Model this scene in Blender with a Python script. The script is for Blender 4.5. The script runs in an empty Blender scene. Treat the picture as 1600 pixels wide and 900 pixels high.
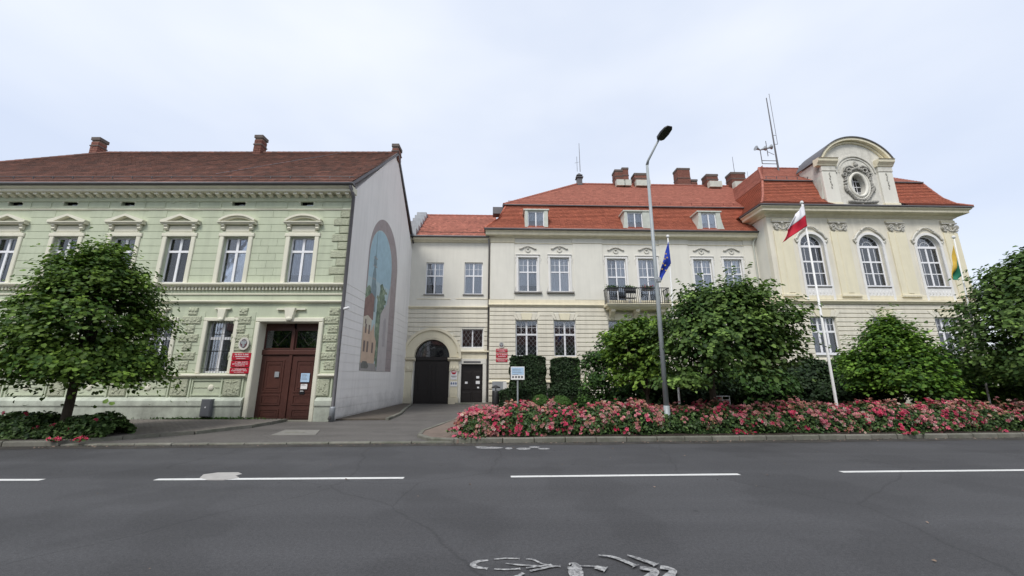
import bpy, math, random
import numpy as np
from mathutils import Vector, Matrix
random.seed(7)
RNG = np.random.default_rng(11)
R = math.radians
C = bpy.context.scene.collection

# ------------------------------------------------------------------ camera, world, sun, exposure
CAMZ, PITCH, FPX = 1.7, 13.0, 610.0
cam_d = bpy.data.cameras.new("camera"); cam = bpy.data.objects.new("camera", cam_d); C.objects.link(cam)
cam_d.sensor_width = 36; cam_d.lens = FPX / 1600 * 36; cam_d.clip_end = 3000; cam_d.clip_start = 0.05
cam.location = (0, 0, CAMZ); cam.rotation_euler = (R(90 + PITCH), 0, 0)
bpy.context.scene.camera = cam
sc = bpy.context.scene
sc.view_settings.view_transform = 'Standard'; sc.view_settings.look = 'None'
sc.view_settings.exposure = 0.68; sc.view_settings.gamma = 1
SUN_EL, SUN_AZ = 52, 205          # azimuth clockwise from +Y: behind and left of the camera
w = bpy.data.worlds.new("World"); sc.world = w; w.use_nodes = True
nt = w.node_tree; nt.nodes.clear()
def N(nt, t, **k):
    n = nt.nodes.new(t)
    for a, b in k.items():
        if a.startswith('i_'): n.inputs[a[2:].replace('_', ' ')].default_value = b
        else: setattr(n, a, b)
    return n
sky = N(nt, 'ShaderNodeTexSky', sky_type='NISHITA', sun_disc=False, sun_elevation=R(SUN_EL), sun_rotation=R(SUN_AZ))
bg1 = N(nt, 'ShaderNodeBackground'); bg1.inputs[1].default_value = 0.10
nt.links.new(sky.outputs[0], bg1.inputs[0])
tc = N(nt, 'ShaderNodeTexCoord')
mp = N(nt, 'ShaderNodeMapping'); mp.inputs['Scale'].default_value = (1.0, 1.0, 2.6)
nt.links.new(tc.outputs['Generated'], mp.inputs[0])
nz = N(nt, 'ShaderNodeTexNoise'); nz.inputs['Scale'].default_value = 1.15; nz.inputs['Detail'].default_value = 5; nz.inputs['Roughness'].default_value = 0.45
nt.links.new(mp.outputs[0], nz.inputs['Vector'])
cr = N(nt, 'ShaderNodeValToRGB')
cr.color_ramp.elements[0].position = 0.34; cr.color_ramp.elements[0].color = (0.645, 0.715, 0.86, 1)
cr.color_ramp.elements[1].position = 0.66; cr.color_ramp.elements[1].color = (0.88, 0.915, 0.975, 1)
nt.links.new(nz.outputs[0], cr.inputs[0])
bg2 = N(nt, 'ShaderNodeBackground'); bg2.inputs[1].default_value = 0.74
nt.links.new(cr.outputs[0], bg2.inputs[0])
mx = N(nt, 'ShaderNodeMixShader'); mx.inputs[0].default_value = 0.88
nt.links.new(bg1.outputs[0], mx.inputs[1]); nt.links.new(bg2.outputs[0], mx.inputs[2])
wo = N(nt, 'ShaderNodeOutputWorld'); nt.links.new(mx.outputs[0], wo.inputs[0])
sd = bpy.data.lights.new("sun", 'SUN'); sun = bpy.data.objects.new("sun", sd); C.objects.link(sun)
sd.energy = 1.75; sd.angle = R(18); sd.color = (1.0, 0.965, 0.91)
az, el = R(SUN_AZ), R(SUN_EL)
sun.rotation_euler = Vector((math.sin(az) * math.cos(el), math.cos(az) * math.cos(el), math.sin(el))).to_track_quat('Z', 'Y').to_euler()

# ------------------------------------------------------------------ surveying: photo pixel -> point in the place
SP, CP = math.sin(R(PITCH)), math.cos(R(PITCH))
def ray(u, v):
    X, Y = (u - 800) / FPX, (450 - v) / FPX
    return Vector((X, CP - Y * SP, SP + Y * CP))
def ground(u, v, z=0.0):
    d = ray(u, v); t = (z - CAMZ) / d.z
    return (d.x * t, d.y * t)
class Frame:                      # a facade frame: local x along the wall, y into the building, z up
    def __init__(s, ox, oy, yaw):
        s.o = Vector((ox, oy, 0)); s.a = R(yaw)
        s.ex = Vector((math.cos(s.a), math.sin(s.a), 0)); s.ey = Vector((-math.sin(s.a), math.cos(s.a), 0))
    def hit(s, u, v, y=0.0):
        d = ray(u, v); c = Vector((0, 0, CAMZ)) - s.o
        t = (y - c.dot(s.ey)) / d.dot(s.ey); p = c + d * t
        return p.dot(s.ex), p.z
    def x(s, u, v, y=0.0): return s.hit(u, v, y)[0]
    def z(s, u, v, y=0.0): return s.hit(u, v, y)[1]
    def rect(s, u0, u1, v0, v1, y=0.0):
        vm = (v0 + v1) / 2; um = (u0 + u1) / 2
        return s.x(u0, vm, y), s.x(u1, vm, y), s.z(um, v1, y), s.z(um, v0, y)

# ------------------------------------------------------------------ materials
MATS = {}
def mat(name, col, rough=0.8, var=0.08, vs=3.0, bump=0.0, bs=30.0, rnd=0.0, metal=0.0, tone=False, streak=0.0, spec=0.3, col2=None, grime=0.0, dist=0.02, coord='Object'):
    m = bpy.data.materials.new(name); m.use_nodes = True; MATS[name] = m
    t = m.node_tree; b = t.nodes['Principled BSDF']
    b.inputs['Roughness'].default_value = rough; b.inputs['Metallic'].default_value = metal
    b.inputs['Specular IOR Level'].default_value = spec
    tc = N(t, 'ShaderNodeTexCoord')
    geo = N(t, 'ShaderNodeNewGeometry')
    src = geo.outputs['Position']
    n1 = N(t, 'ShaderNodeTexNoise'); n1.inputs['Scale'].default_value = vs; n1.inputs['Detail'].default_value = 6; n1.inputs['Roughness'].default_value = 0.6
    t.links.new(src, n1.inputs['Vector'])
    val = N(t, 'ShaderNodeMapRange'); val.inputs[1].default_value = 0.25; val.inputs[2].default_value = 0.75
    val.inputs[3].default_value = 1 - var; val.inputs[4].default_value = 1 + var
    t.links.new(n1.outputs[0], val.inputs[0]); cur = val.outputs[0]
    def mul(a, bsock):
        x = N(t, 'ShaderNodeMath', operation='MULTIPLY'); t.links.new(a, x.inputs[0]); t.links.new(bsock, x.inputs[1]); return x.outputs[0]
    if streak:
        mpp = N(t, 'ShaderNodeMapping'); mpp.inputs['Scale'].default_value = (2.2, 2.2, 0.18)
        t.links.new(src, mpp.inputs[0])
        n2 = N(t, 'ShaderNodeTexNoise'); n2.inputs['Scale'].default_value = 1.6; n2.inputs['Detail'].default_value = 7; n2.inputs['Roughness'].default_value = 0.65
        t.links.new(mpp.outputs[0], n2.inputs['Vector'])
        r2 = N(t, 'ShaderNodeMapRange'); r2.inputs[1].default_value = 0.45; r2.inputs[2].default_value = 0.75; r2.inputs[3].default_value = 1; r2.inputs[4].default_value = 1 - streak * .65
        t.links.new(n2.outputs[0], r2.inputs[0]); cur = mul(cur, r2.outputs[0])
    if streak >= .12:
        sx = N(t, 'ShaderNodeSeparateXYZ'); t.links.new(src, sx.inputs[0])
        n6 = N(t, 'ShaderNodeTexNoise'); n6.inputs['Scale'].default_value = 1.1; n6.inputs['Detail'].default_value = 8; n6.inputs['Roughness'].default_value = .7
        t.links.new(src, n6.inputs['Vector']); ma = N(t, 'ShaderNodeMath', operation='MULTIPLY_ADD'); ma.inputs[1].default_value = 2.2
        t.links.new(n6.outputs[0], ma.inputs[0]); t.links.new(sx.outputs[2], ma.inputs[2])
        r6 = N(t, 'ShaderNodeMapRange'); r6.inputs[1].default_value = 1.0; r6.inputs[2].default_value = 2.1; r6.inputs[3].default_value = .62; r6.inputs[4].default_value = 1
        t.links.new(ma.outputs[0], r6.inputs[0]); cur = mul(cur, r6.outputs[0])
    if rnd:
        oi = N(t, 'ShaderNodeObjectInfo')
        r3 = N(t, 'ShaderNodeMapRange'); r3.inputs[3].default_value = 1 - rnd; r3.inputs[4].default_value = 1 + rnd
        t.links.new(oi.outputs['Random'], r3.inputs[0]); cur = mul(cur, r3.outputs[0])
    if tone:
        at = N(t, 'ShaderNodeAttribute', attribute_name='tone')
        cur = mul(cur, at.outputs['Fac'])
    rgb = N(t, 'ShaderNodeRGB'); rgb.outputs[0].default_value = (*col, 1); base = rgb.outputs[0]
    if col2:
        rgb2 = N(t, 'ShaderNodeRGB'); rgb2.outputs[0].default_value = (*col2, 1)
        mm = N(t, 'ShaderNodeMix', data_type='RGBA')
        if tone:
            a2 = N(t, 'ShaderNodeAttribute', attribute_name='hue'); t.links.new(a2.outputs['Fac'], mm.inputs[0])
        else:
            n5 = N(t, 'ShaderNodeTexNoise'); n5.inputs['Scale'].default_value = vs * 0.35; n5.inputs['Detail'].default_value = 8; n5.inputs['Roughness'].default_value = 0.7
            t.links.new(src, n5.inputs['Vector'])
            r5 = N(t, 'ShaderNodeMapRange'); r5.inputs[1].default_value = 0.46; r5.inputs[2].default_value = 0.66
            t.links.new(n5.outputs[0], r5.inputs[0]); t.links.new(r5.outputs[0], mm.inputs[0])
        t.links.new(base, mm.inputs[6]); t.links.new(rgb2.outputs[0], mm.inputs[7]); base = mm.outputs[2]
    vm = N(t, 'ShaderNodeVectorMath', operation='SCALE'); t.links.new(base, vm.inputs[0]); t.links.new(cur, vm.inputs['Scale'])
    t.links.new(vm.outputs[0], b.inputs['Base Color'])
    if bump:
        n4 = N(t, 'ShaderNodeTexNoise'); n4.inputs['Scale'].default_value = bs; n4.inputs['Detail'].default_value = 4
        t.links.new(src, n4.inputs['Vector'])
        bp = N(t, 'ShaderNodeBump'); bp.inputs['Strength'].default_value = bump; bp.inputs['Distance'].default_value = dist
        t.links.new(n4.outputs[0], bp.inputs['Height']); t.links.new(bp.outputs[0], b.inputs['Normal'])
    return m
def leafmat(name, c1, c2, rough=0.55, trans=0.28):
    m = mat(name, c1, rough=rough, var=0.12, vs=8, tone=True, col2=c2, spec=0.22)
    t = m.node_tree; b = t.nodes['Principled BSDF']; out = [n for n in t.nodes if n.type == 'OUTPUT_MATERIAL'][0]
    tr = N(t, 'ShaderNodeBsdfTranslucent'); src = b.inputs['Base Color'].links[0].from_socket
    t.links.new(src, tr.inputs[0]); ms = N(t, 'ShaderNodeMixShader'); ms.inputs[0].default_value = trans
    t.links.new(b.outputs[0], ms.inputs[1]); t.links.new(tr.outputs[0], ms.inputs[2]); t.links.new(ms.outputs[0], out.inputs[0])
    return m
GREEN = mat('green_plaster', (0.505, 0.548, 0.41), 0.9, 0.06, 1.2, bump=0.15, bs=60, streak=0.22, rnd=0.025)
GREENB = mat('green_rough_block', (0.44, 0.46, 0.34), 0.95, 0.2, 14, bump=0.9, bs=26, streak=0.2, rnd=0.05, dist=0.05)
GTRIM = mat('cream_trim', (0.70, 0.68, 0.56), 0.85, 0.05, 2, bump=0.1, bs=50, streak=0.12)
GPLINTH = mat('pale_plinth', (0.52, 0.56, 0.47), 0.9, 0.12, 2.5, bump=0.3, bs=30, streak=0.35, col2=(0.40, 0.42, 0.36))
WHITEW = mat('white_side_paint', (0.82, 0.80, 0.785), 0.85, 0.04, 0.8, bump=0.15, bs=50, streak=0.14, rnd=0.012)
YEL = mat('yellow_plaster', (0.71, 0.67, 0.565), 0.9, 0.07, 1.0, bump=0.12, bs=55, streak=0.24, rnd=0.025)
YELP = mat('pale_render', (0.70, 0.68, 0.61), 0.9, 0.05, 0.8, bump=0.1, bs=55, streak=0.12)
WSUR = mat('white_surround', (0.74, 0.73, 0.71), 0.9, 0.05, 1.5, bump=0.1, bs=55, streak=0.12)
YELD = mat('ochre_render', (0.73, 0.675, 0.51), 0.9, 0.05, 1.0, bump=0.12, bs=55, streak=0.14)
STONE = mat('cream_stone_trim', (0.74, 0.68, 0.52), 0.85, 0.07, 3, bump=0.2, bs=40, streak=0.16)
DIRTY = mat('dirty_stucco', (0.33, 0.32, 0.29), 0.9, 0.35, 9, bump=0.5, bs=35, streak=0.3)
DIRTY2 = mat('worn_stucco', (0.47, 0.455, 0.41), 0.9, 0.28, 9, bump=0.4, bs=35, streak=0.3)
STUCCO = mat('grey_stucco_ornament', (0.62, 0.60, 0.54), 0.9, 0.14, 6, bump=0.4, bs=35, streak=0.35)
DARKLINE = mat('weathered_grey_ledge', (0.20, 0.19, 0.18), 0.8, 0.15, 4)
TILE_R = mat('red_roof_tile', (0.50, 0.15, 0.088), 0.7, 0.12, 2.0, tone=True, col2=(0.44, 0.13, 0.08))
TILE_B = mat('brown_roof_tile', (0.24, 0.105, 0.076), 0.75, 0.25, 1.2, tone=True, col2=(0.14, 0.075, 0.06))
TILE_D = mat('dull_red_roof_tile', (0.41, 0.155, 0.11), 0.75, 0.14, 1.6, tone=True, col2=(0.36, 0.13, 0.095))
UNDER = mat('roof_underlay', (0.10, 0.04, 0.03), 0.9)
BRICK = mat('chimney_brick', (0.185, 0.08, 0.06), 0.85, 0.2, 6, rnd=0.2, bump=0.3)
MORTAR = mat('mortar', (0.20, 0.16, 0.13), 0.9)
CAPST = mat('chimney_cap', (0.13, 0.11, 0.10), 0.9, 0.2, 5)
ZINC = mat('grey_zinc', (0.33, 0.35, 0.37), 0.5, 0.15, 3, metal=0.3, streak=0.15)
ZINCD = mat('dark_zinc', (0.13, 0.125, 0.13), 0.5, 0.15, 3, metal=0.3)
ZINCG = mat('pale_green_zinc', (0.52, 0.54, 0.48), 0.55, 0.12, 4, metal=0.1, streak=0.2)
PVC = mat('white_window_paint', (0.80, 0.80, 0.82), 0.35, 0.03, 4, spec=0.5)
DOORB = mat('red_brown_door_paint', (0.078, 0.030, 0.023), 0.4, 0.14, 5, spec=0.5, streak=0.15)
DOORK = mat('near_black_door_paint', (0.016, 0.013, 0.012), 0.4, 0.15, 5, spec=0.45)
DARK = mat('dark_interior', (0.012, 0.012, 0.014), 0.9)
IRON = mat('black_iron', (0.02, 0.02, 0.022), 0.5, 0.1, 5, spec=0.5)
GALV = mat('galvanised_steel', (0.33, 0.36, 0.37), 0.5, 0.12, 5, metal=0.1, streak=0.15)
POLEW = mat('white_pole_paint', (0.72, 0.72, 0.70), 0.4, 0.08, 5, streak=0.15)
RED = mat('plaque_red', (0.42, 0.012, 0.03), 0.35, 0.06, 4, spec=0.5)
DULLRED = mat('faded_red_enamel', (0.16, 0.06, 0.07), 0.5, 0.1, 5)
WHITE = mat('plain_white', (0.78, 0.78, 0.78), 0.5, 0.02)
CURT = mat('net_curtain', (0.62, 0.61, 0.62), 0.9, 0.10, 6)
CURT2 = mat('pale_blind', (0.66, 0.61, 0.57), 0.9, 0.06, 3)
SIGNBLUE = mat('pale_blue_print', (0.42, 0.58, 0.76), 0.4, 0.12, 8)
BLUE = mat('flag_blue', (0.012, 0.04, 0.34), 0.7, 0.1, 5)
FYEL = mat('flag_yellow', (0.55, 0.36, 0.05), 0.7, 0.1, 5)
FGRN = mat('flag_green', (0.02, 0.17, 0.10), 0.7, 0.1, 5)
FRED = mat('flag_red', (0.50, 0.012, 0.035), 0.7, 0.08, 5)
FWHT = mat('flag_white', (0.76, 0.75, 0.78), 0.7, 0.05, 5)
KERB = mat('kerb_concrete', (0.17, 0.165, 0.14), 0.9, 0.22, 5, bump=0.5, bs=60, rnd=0.14, col2=(0.12, 0.125, 0.095))
SOIL = mat('soil', (0.045, 0.036, 0.028), 1.0, 0.35, 6, bump=0.9, bs=20, dist=0.05)
GRASS = mat('garden_grass', (0.05, 0.075, 0.025), 1.0, 0.3, 5, bump=0.8, bs=40, dist=0.05)
BARK = mat('tree_bark', (0.075, 0.06, 0.045), 0.95, 0.25, 12, bump=0.9, bs=28, dist=0.03)
LEAF = leafmat('linden_leaf', (0.032, 0.082, 0.012), (0.22, 0.34, 0.055))
LEAFD = leafmat('dark_linden_leaf', (0.028, 0.068, 0.014), (0.18, 0.28, 0.065))
LEAFM = leafmat('maple_leaf', (0.030, 0.085, 0.012), (0.17, 0.30, 0.04))
YEW = leafmat('yew_needles', (0.014, 0.030, 0.012), (0.035, 0.065, 0.022), 0.6, 0.1)
SHRUB = leafmat('shrub_leaf', (0.020, 0.052, 0.012), (0.085, 0.17, 0.035), 0.5, 0.15)
BOXB = leafmat('box_leaf', (0.045, 0.10, 0.02), (0.09, 0.17, 0.035), 0.6, 0.15)
ROSEL = leafmat('rose_leaf', (0.028, 0.062, 0.020), (0.105, 0.17, 0.05), 0.45, 0.15)

def petalmat():
    m = bpy.data.materials.new('rose_petals'); m.use_nodes = True; t = m.node_tree; b = t.nodes['Principled BSDF']
    b.inputs['Roughness'].default_value = 0.6
    a = N(t, 'ShaderNodeAttribute', attribute_name='hue'); r = N(t, 'ShaderNodeValToRGB'); e = r.color_ramp.elements
    e[0].position = 0; e[0].color = (0.60, 0.02, 0.09, 1); e[1].position = 1; e[1].color = (0.62, 0.50, 0.42, 1)
    for p, c in ((0.22, (0.66, 0.09, 0.17)), (0.42, (0.68, 0.16, 0.22)), (0.62, (0.64, 0.28, 0.29)), (0.8, (0.50, 0.22, 0.12))):
        x = e.new(p); x.color = (*c, 1)
    t.links.new(a.outputs['Fac'], r.inputs[0])
    a2 = N(t, 'ShaderNodeAttribute', attribute_name='tone')
    vm = N(t, 'ShaderNodeVectorMath', operation='SCALE'); t.links.new(r.outputs[0], vm.inputs[0]); t.links.new(a2.outputs['Fac'], vm.inputs['Scale'])
    t.links.new(vm.outputs[0], b.inputs['Base Color']); return m
PETAL = petalmat()
def glassmat():
    m = bpy.data.materials.new('window_glass'); m.use_nodes = True; t = m.node_tree; t.nodes.clear()
    tr = N(t, 'ShaderNodeBsdfTransparent'); tr.inputs[0].default_value = (0.84, 0.87, 0.9, 1)
    gl = N(t, 'ShaderNodeBsdfGlossy'); gl.inputs['Roughness'].default_value = 0.04; gl.inputs[0].default_value = (0.92, 0.95, 1, 1)
    lw = N(t, 'ShaderNodeFresnel'); lw.inputs[0].default_value = 1.6
    oi = N(t, 'ShaderNodeObjectInfo')
    ad = N(t, 'ShaderNodeMath', operation='MULTIPLY_ADD'); ad.inputs[1].default_value = 1.2
    rr = N(t, 'ShaderNodeMapRange'); rr.inputs[3].default_value = 0.02; rr.inputs[4].default_value = 0.09
    t.links.new(oi.outputs['Random'], rr.inputs[0]); t.links.new(lw.outputs[0], ad.inputs[0]); t.links.new(rr.outputs[0], ad.inputs[2])
    nz = N(t, 'ShaderNodeTexNoise'); nz.inputs['Scale'].default_value = 1.3; g = N(t, 'ShaderNodeNewGeometry'); t.links.new(g.outputs['Position'], nz.inputs['Vector'])
    bp = N(t, 'ShaderNodeBump'); bp.inputs['Strength'].default_value = 0.06; bp.inputs['Distance'].default_value = 0.05
    t.links.new(nz.outputs[0], bp.inputs['Height']); t.links.new(bp.outputs[0], gl.inputs['Normal'])
    ms = N(t, 'ShaderNodeMixShader'); t.links.new(ad.outputs[0], ms.inputs[0]); t.links.new(tr.outputs[0], ms.inputs[1]); t.links.new(gl.outputs[0], ms.inputs[2])
    o = N(t, 'ShaderNodeOutputMaterial'); t.links.new(ms.outputs[0], o.inputs[0]); return m
GLASS = glassmat()
def asphalt(name, col, speck=0.3, seams=True):
    m = mat(name, col, 0.82, 0.10, 0.5, bump=0.35, bs=160, dist=0.01, spec=0.35)
    t = m.node_tree; b = t.nodes['Principled BSDF']; src = b.inputs['Base Color'].links[0].from_socket
    g = N(t, 'ShaderNodeNewGeometry')
    nf = N(t, 'ShaderNodeTexNoise'); nf.inputs['Scale'].default_value = 120; nf.inputs['Detail'].default_value = 2; t.links.new(g.outputs['Position'], nf.inputs['Vector'])
    mr = N(t, 'ShaderNodeMapRange'); mr.inputs[1].default_value = 0.3; mr.inputs[2].default_value = 0.7; mr.inputs[3].default_value = 1 - speck; mr.inputs[4].default_value = 1 + speck
    t.links.new(nf.outputs[0], mr.inputs[0])
    mp = N(t, 'ShaderNodeMapping'); mp.inputs['Scale'].default_value = (0.06, 0.9, 1); mp.inputs['Rotation'].default_value = (0, 0, R(-2.5)); t.links.new(g.outputs['Position'], mp.inputs[0])
    nb = N(t, 'ShaderNodeTexNoise'); nb.inputs['Scale'].default_value = 1.2; nb.inputs['Detail'].default_value = 4; t.links.new(mp.outputs[0], nb.inputs['Vector'])
    mr2 = N(t, 'ShaderNodeMapRange'); mr2.inputs[1].default_value = 0.3; mr2.inputs[2].default_value = 0.7; mr2.inputs[3].default_value = 0.84; mr2.inputs[4].default_value = 1.15
    t.links.new(nb.outputs[0], mr2.inputs[0])
    vo = N(t, 'ShaderNodeTexVoronoi'); vo.inputs['Scale'].default_value = 1.1; t.links.new(g.outputs['Position'], vo.inputs['Vector'])
    mr3 = N(t, 'ShaderNodeMapRange'); mr3.inputs[1].default_value = 0.02; mr3.inputs[2].default_value = 0.05; mr3.inputs[3].default_value = 0.55; mr3.inputs[4].default_value = 1
    t.links.new(vo.outputs['Distance'], mr3.inputs[0])
    cur = mr.outputs[0]
    nm_ = N(t, 'ShaderNodeTexNoise'); nm_.inputs['Scale'].default_value = 28; nm_.inputs['Detail'].default_value = 5; nm_.inputs['Roughness'].default_value = .8; t.links.new(g.outputs['Position'], nm_.inputs['Vector'])
    mr4 = N(t, 'ShaderNodeMapRange'); mr4.inputs[1].default_value = .3; mr4.inputs[2].default_value = .7; mr4.inputs[3].default_value = .66; mr4.inputs[4].default_value = 1.34; t.links.new(nm_.outputs[0], mr4.inputs[0])
    nc = N(t, 'ShaderNodeTexNoise'); nc.inputs['Scale'].default_value = .9; nc.inputs['Detail'].default_value = 6; t.links.new(g.outputs['Position'], nc.inputs['Vector'])
    mxv = N(t, 'ShaderNodeMix', data_type='VECTOR'); mxv.inputs[0].default_value = .32; t.links.new(g.outputs['Position'], mxv.inputs[4]); t.links.new(nc.outputs[1], mxv.inputs[5])
    vc = N(t, 'ShaderNodeTexVoronoi', feature='DISTANCE_TO_EDGE'); vc.inputs['Scale'].default_value = .32; t.links.new(mxv.outputs[1], vc.inputs['Vector'])
    mr5 = N(t, 'ShaderNodeMapRange'); mr5.inputs[1].default_value = .0; mr5.inputs[2].default_value = .006; mr5.inputs[3].default_value = .76; mr5.inputs[4].default_value = 1; t.links.new(vc.outputs['Distance'], mr5.inputs[0])
    np_ = N(t, 'ShaderNodeTexNoise'); np_.inputs['Scale'].default_value = .55; np_.inputs['Detail'].default_value = 3; t.links.new(g.outputs['Position'], np_.inputs['Vector'])
    mr6 = N(t, 'ShaderNodeMapRange'); mr6.inputs[1].default_value = .45; mr6.inputs[2].default_value = .5; mr6.inputs[3].default_value = .93; mr6.inputs[4].default_value = 1.06; t.links.new(np_.outputs[0], mr6.inputs[0])
    for o in (mr2.outputs[0], mr3.outputs[0], mr4.outputs[0], mr5.outputs[0], mr6.outputs[0]):
        x = N(t, 'ShaderNodeMath', operation='MULTIPLY'); t.links.new(cur, x.inputs[0]); t.links.new(o, x.inputs[1]); cur = x.outputs[0]
    vm = N(t, 'ShaderNodeVectorMath', operation='SCALE'); t.links.new(src, vm.inputs[0]); t.links.new(cur, vm.inputs['Scale'])
    t.links.new(vm.outputs[0], b.inputs['Base Color']); return m
ROAD = asphalt('road_asphalt', (0.058, 0.058, 0.061), 0.42)
DRIVE = asphalt('driveway_asphalt', (0.100, 0.093, 0.086), 0.3)
def paving(name, col, mortar, bw, bh, rot=0.0):
    m = mat(name, col, 0.9, 0.15, 1.2, bump=0.3, bs=80); t = m.node_tree; b = t.nodes['Principled BSDF']; src = b.inputs['Base Color'].links[0].from_socket
    g = N(t, 'ShaderNodeNewGeometry'); mp = N(t, 'ShaderNodeMapping'); mp.inputs['Rotation'].default_value = (0, 0, R(rot)); t.links.new(g.outputs['Position'], mp.inputs[0])
    br = N(t, 'ShaderNodeTexBrick'); br.inputs['Scale'].default_value = 1; br.inputs['Brick Width'].default_value = bw; br.inputs['Row Height'].default_value = bh
    br.inputs['Mortar Size'].default_value = 0.008; br.inputs['Color1'].default_value = (0.85, 0.85, 0.85, 1); br.inputs['Color2'].default_value = (1.15, 1.12, 1.1, 1); br.inputs['Mortar'].default_value = (*mortar, 1)
    t.links.new(mp.outputs[0], br.inputs['Vector'])
    vm = N(t, 'ShaderNodeVectorMath', operation='MULTIPLY'); t.links.new(src, vm.inputs[0]); t.links.new(br.outputs[0], vm.inputs[1]); t.links.new(vm.outputs[0], b.inputs['Base Color'])
    return m
PAVE = paving('sett_paving', (0.165, 0.150, 0.135), (0.5, 0.5, 0.48), 0.2, 0.1, 2)
PAVER = paving('reddish_paving', (0.190, 0.150, 0.125), (0.5, 0.48, 0.45), 0.2, 0.1, 2)
def wornpaint(name, lo, hi, amt, scale=9):
    m = mat(name, (0.62, 0.62, 0.60) if name == 'road_paint' else (.38, .38, .375), 0.7, 0.06, 3); t = m.node_tree; b = t.nodes['Principled BSDF']; src = b.inputs['Base Color'].links[0].from_socket
    g = N(t, 'ShaderNodeNewGeometry'); n = N(t, 'ShaderNodeTexNoise'); n.inputs['Scale'].default_value = scale; n.inputs['Detail'].default_value = 9; n.inputs['Roughness'].default_value = 0.75
    t.links.new(g.outputs['Position'], n.inputs['Vector'])
    mr = N(t, 'ShaderNodeMapRange'); mr.inputs[1].default_value = lo; mr.inputs[2].default_value = hi; mr.inputs[4].default_value = amt; t.links.new(n.outputs[0], mr.inputs[0])
    mm = N(t, 'ShaderNodeMix', data_type='RGBA'); t.links.new(mr.outputs[0], mm.inputs[0]); t.links.new(src, mm.inputs[6]); mm.inputs[7].default_value = (0.08, 0.08, 0.085, 1)
    t.links.new(mm.outputs[2], b.inputs['Base Color']); return m
PAINT = wornpaint('road_paint', 0.52, 0.72, 0.45, 14)
PAINTW = wornpaint('worn_road_paint', 0.42, 0.58, 0.85, 22)
# colours of the painted mural (flat print on the side wall)
def mural(name, c, v=0.1): return mat('mural_' + name, c, 0.85, v, 3)

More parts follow.
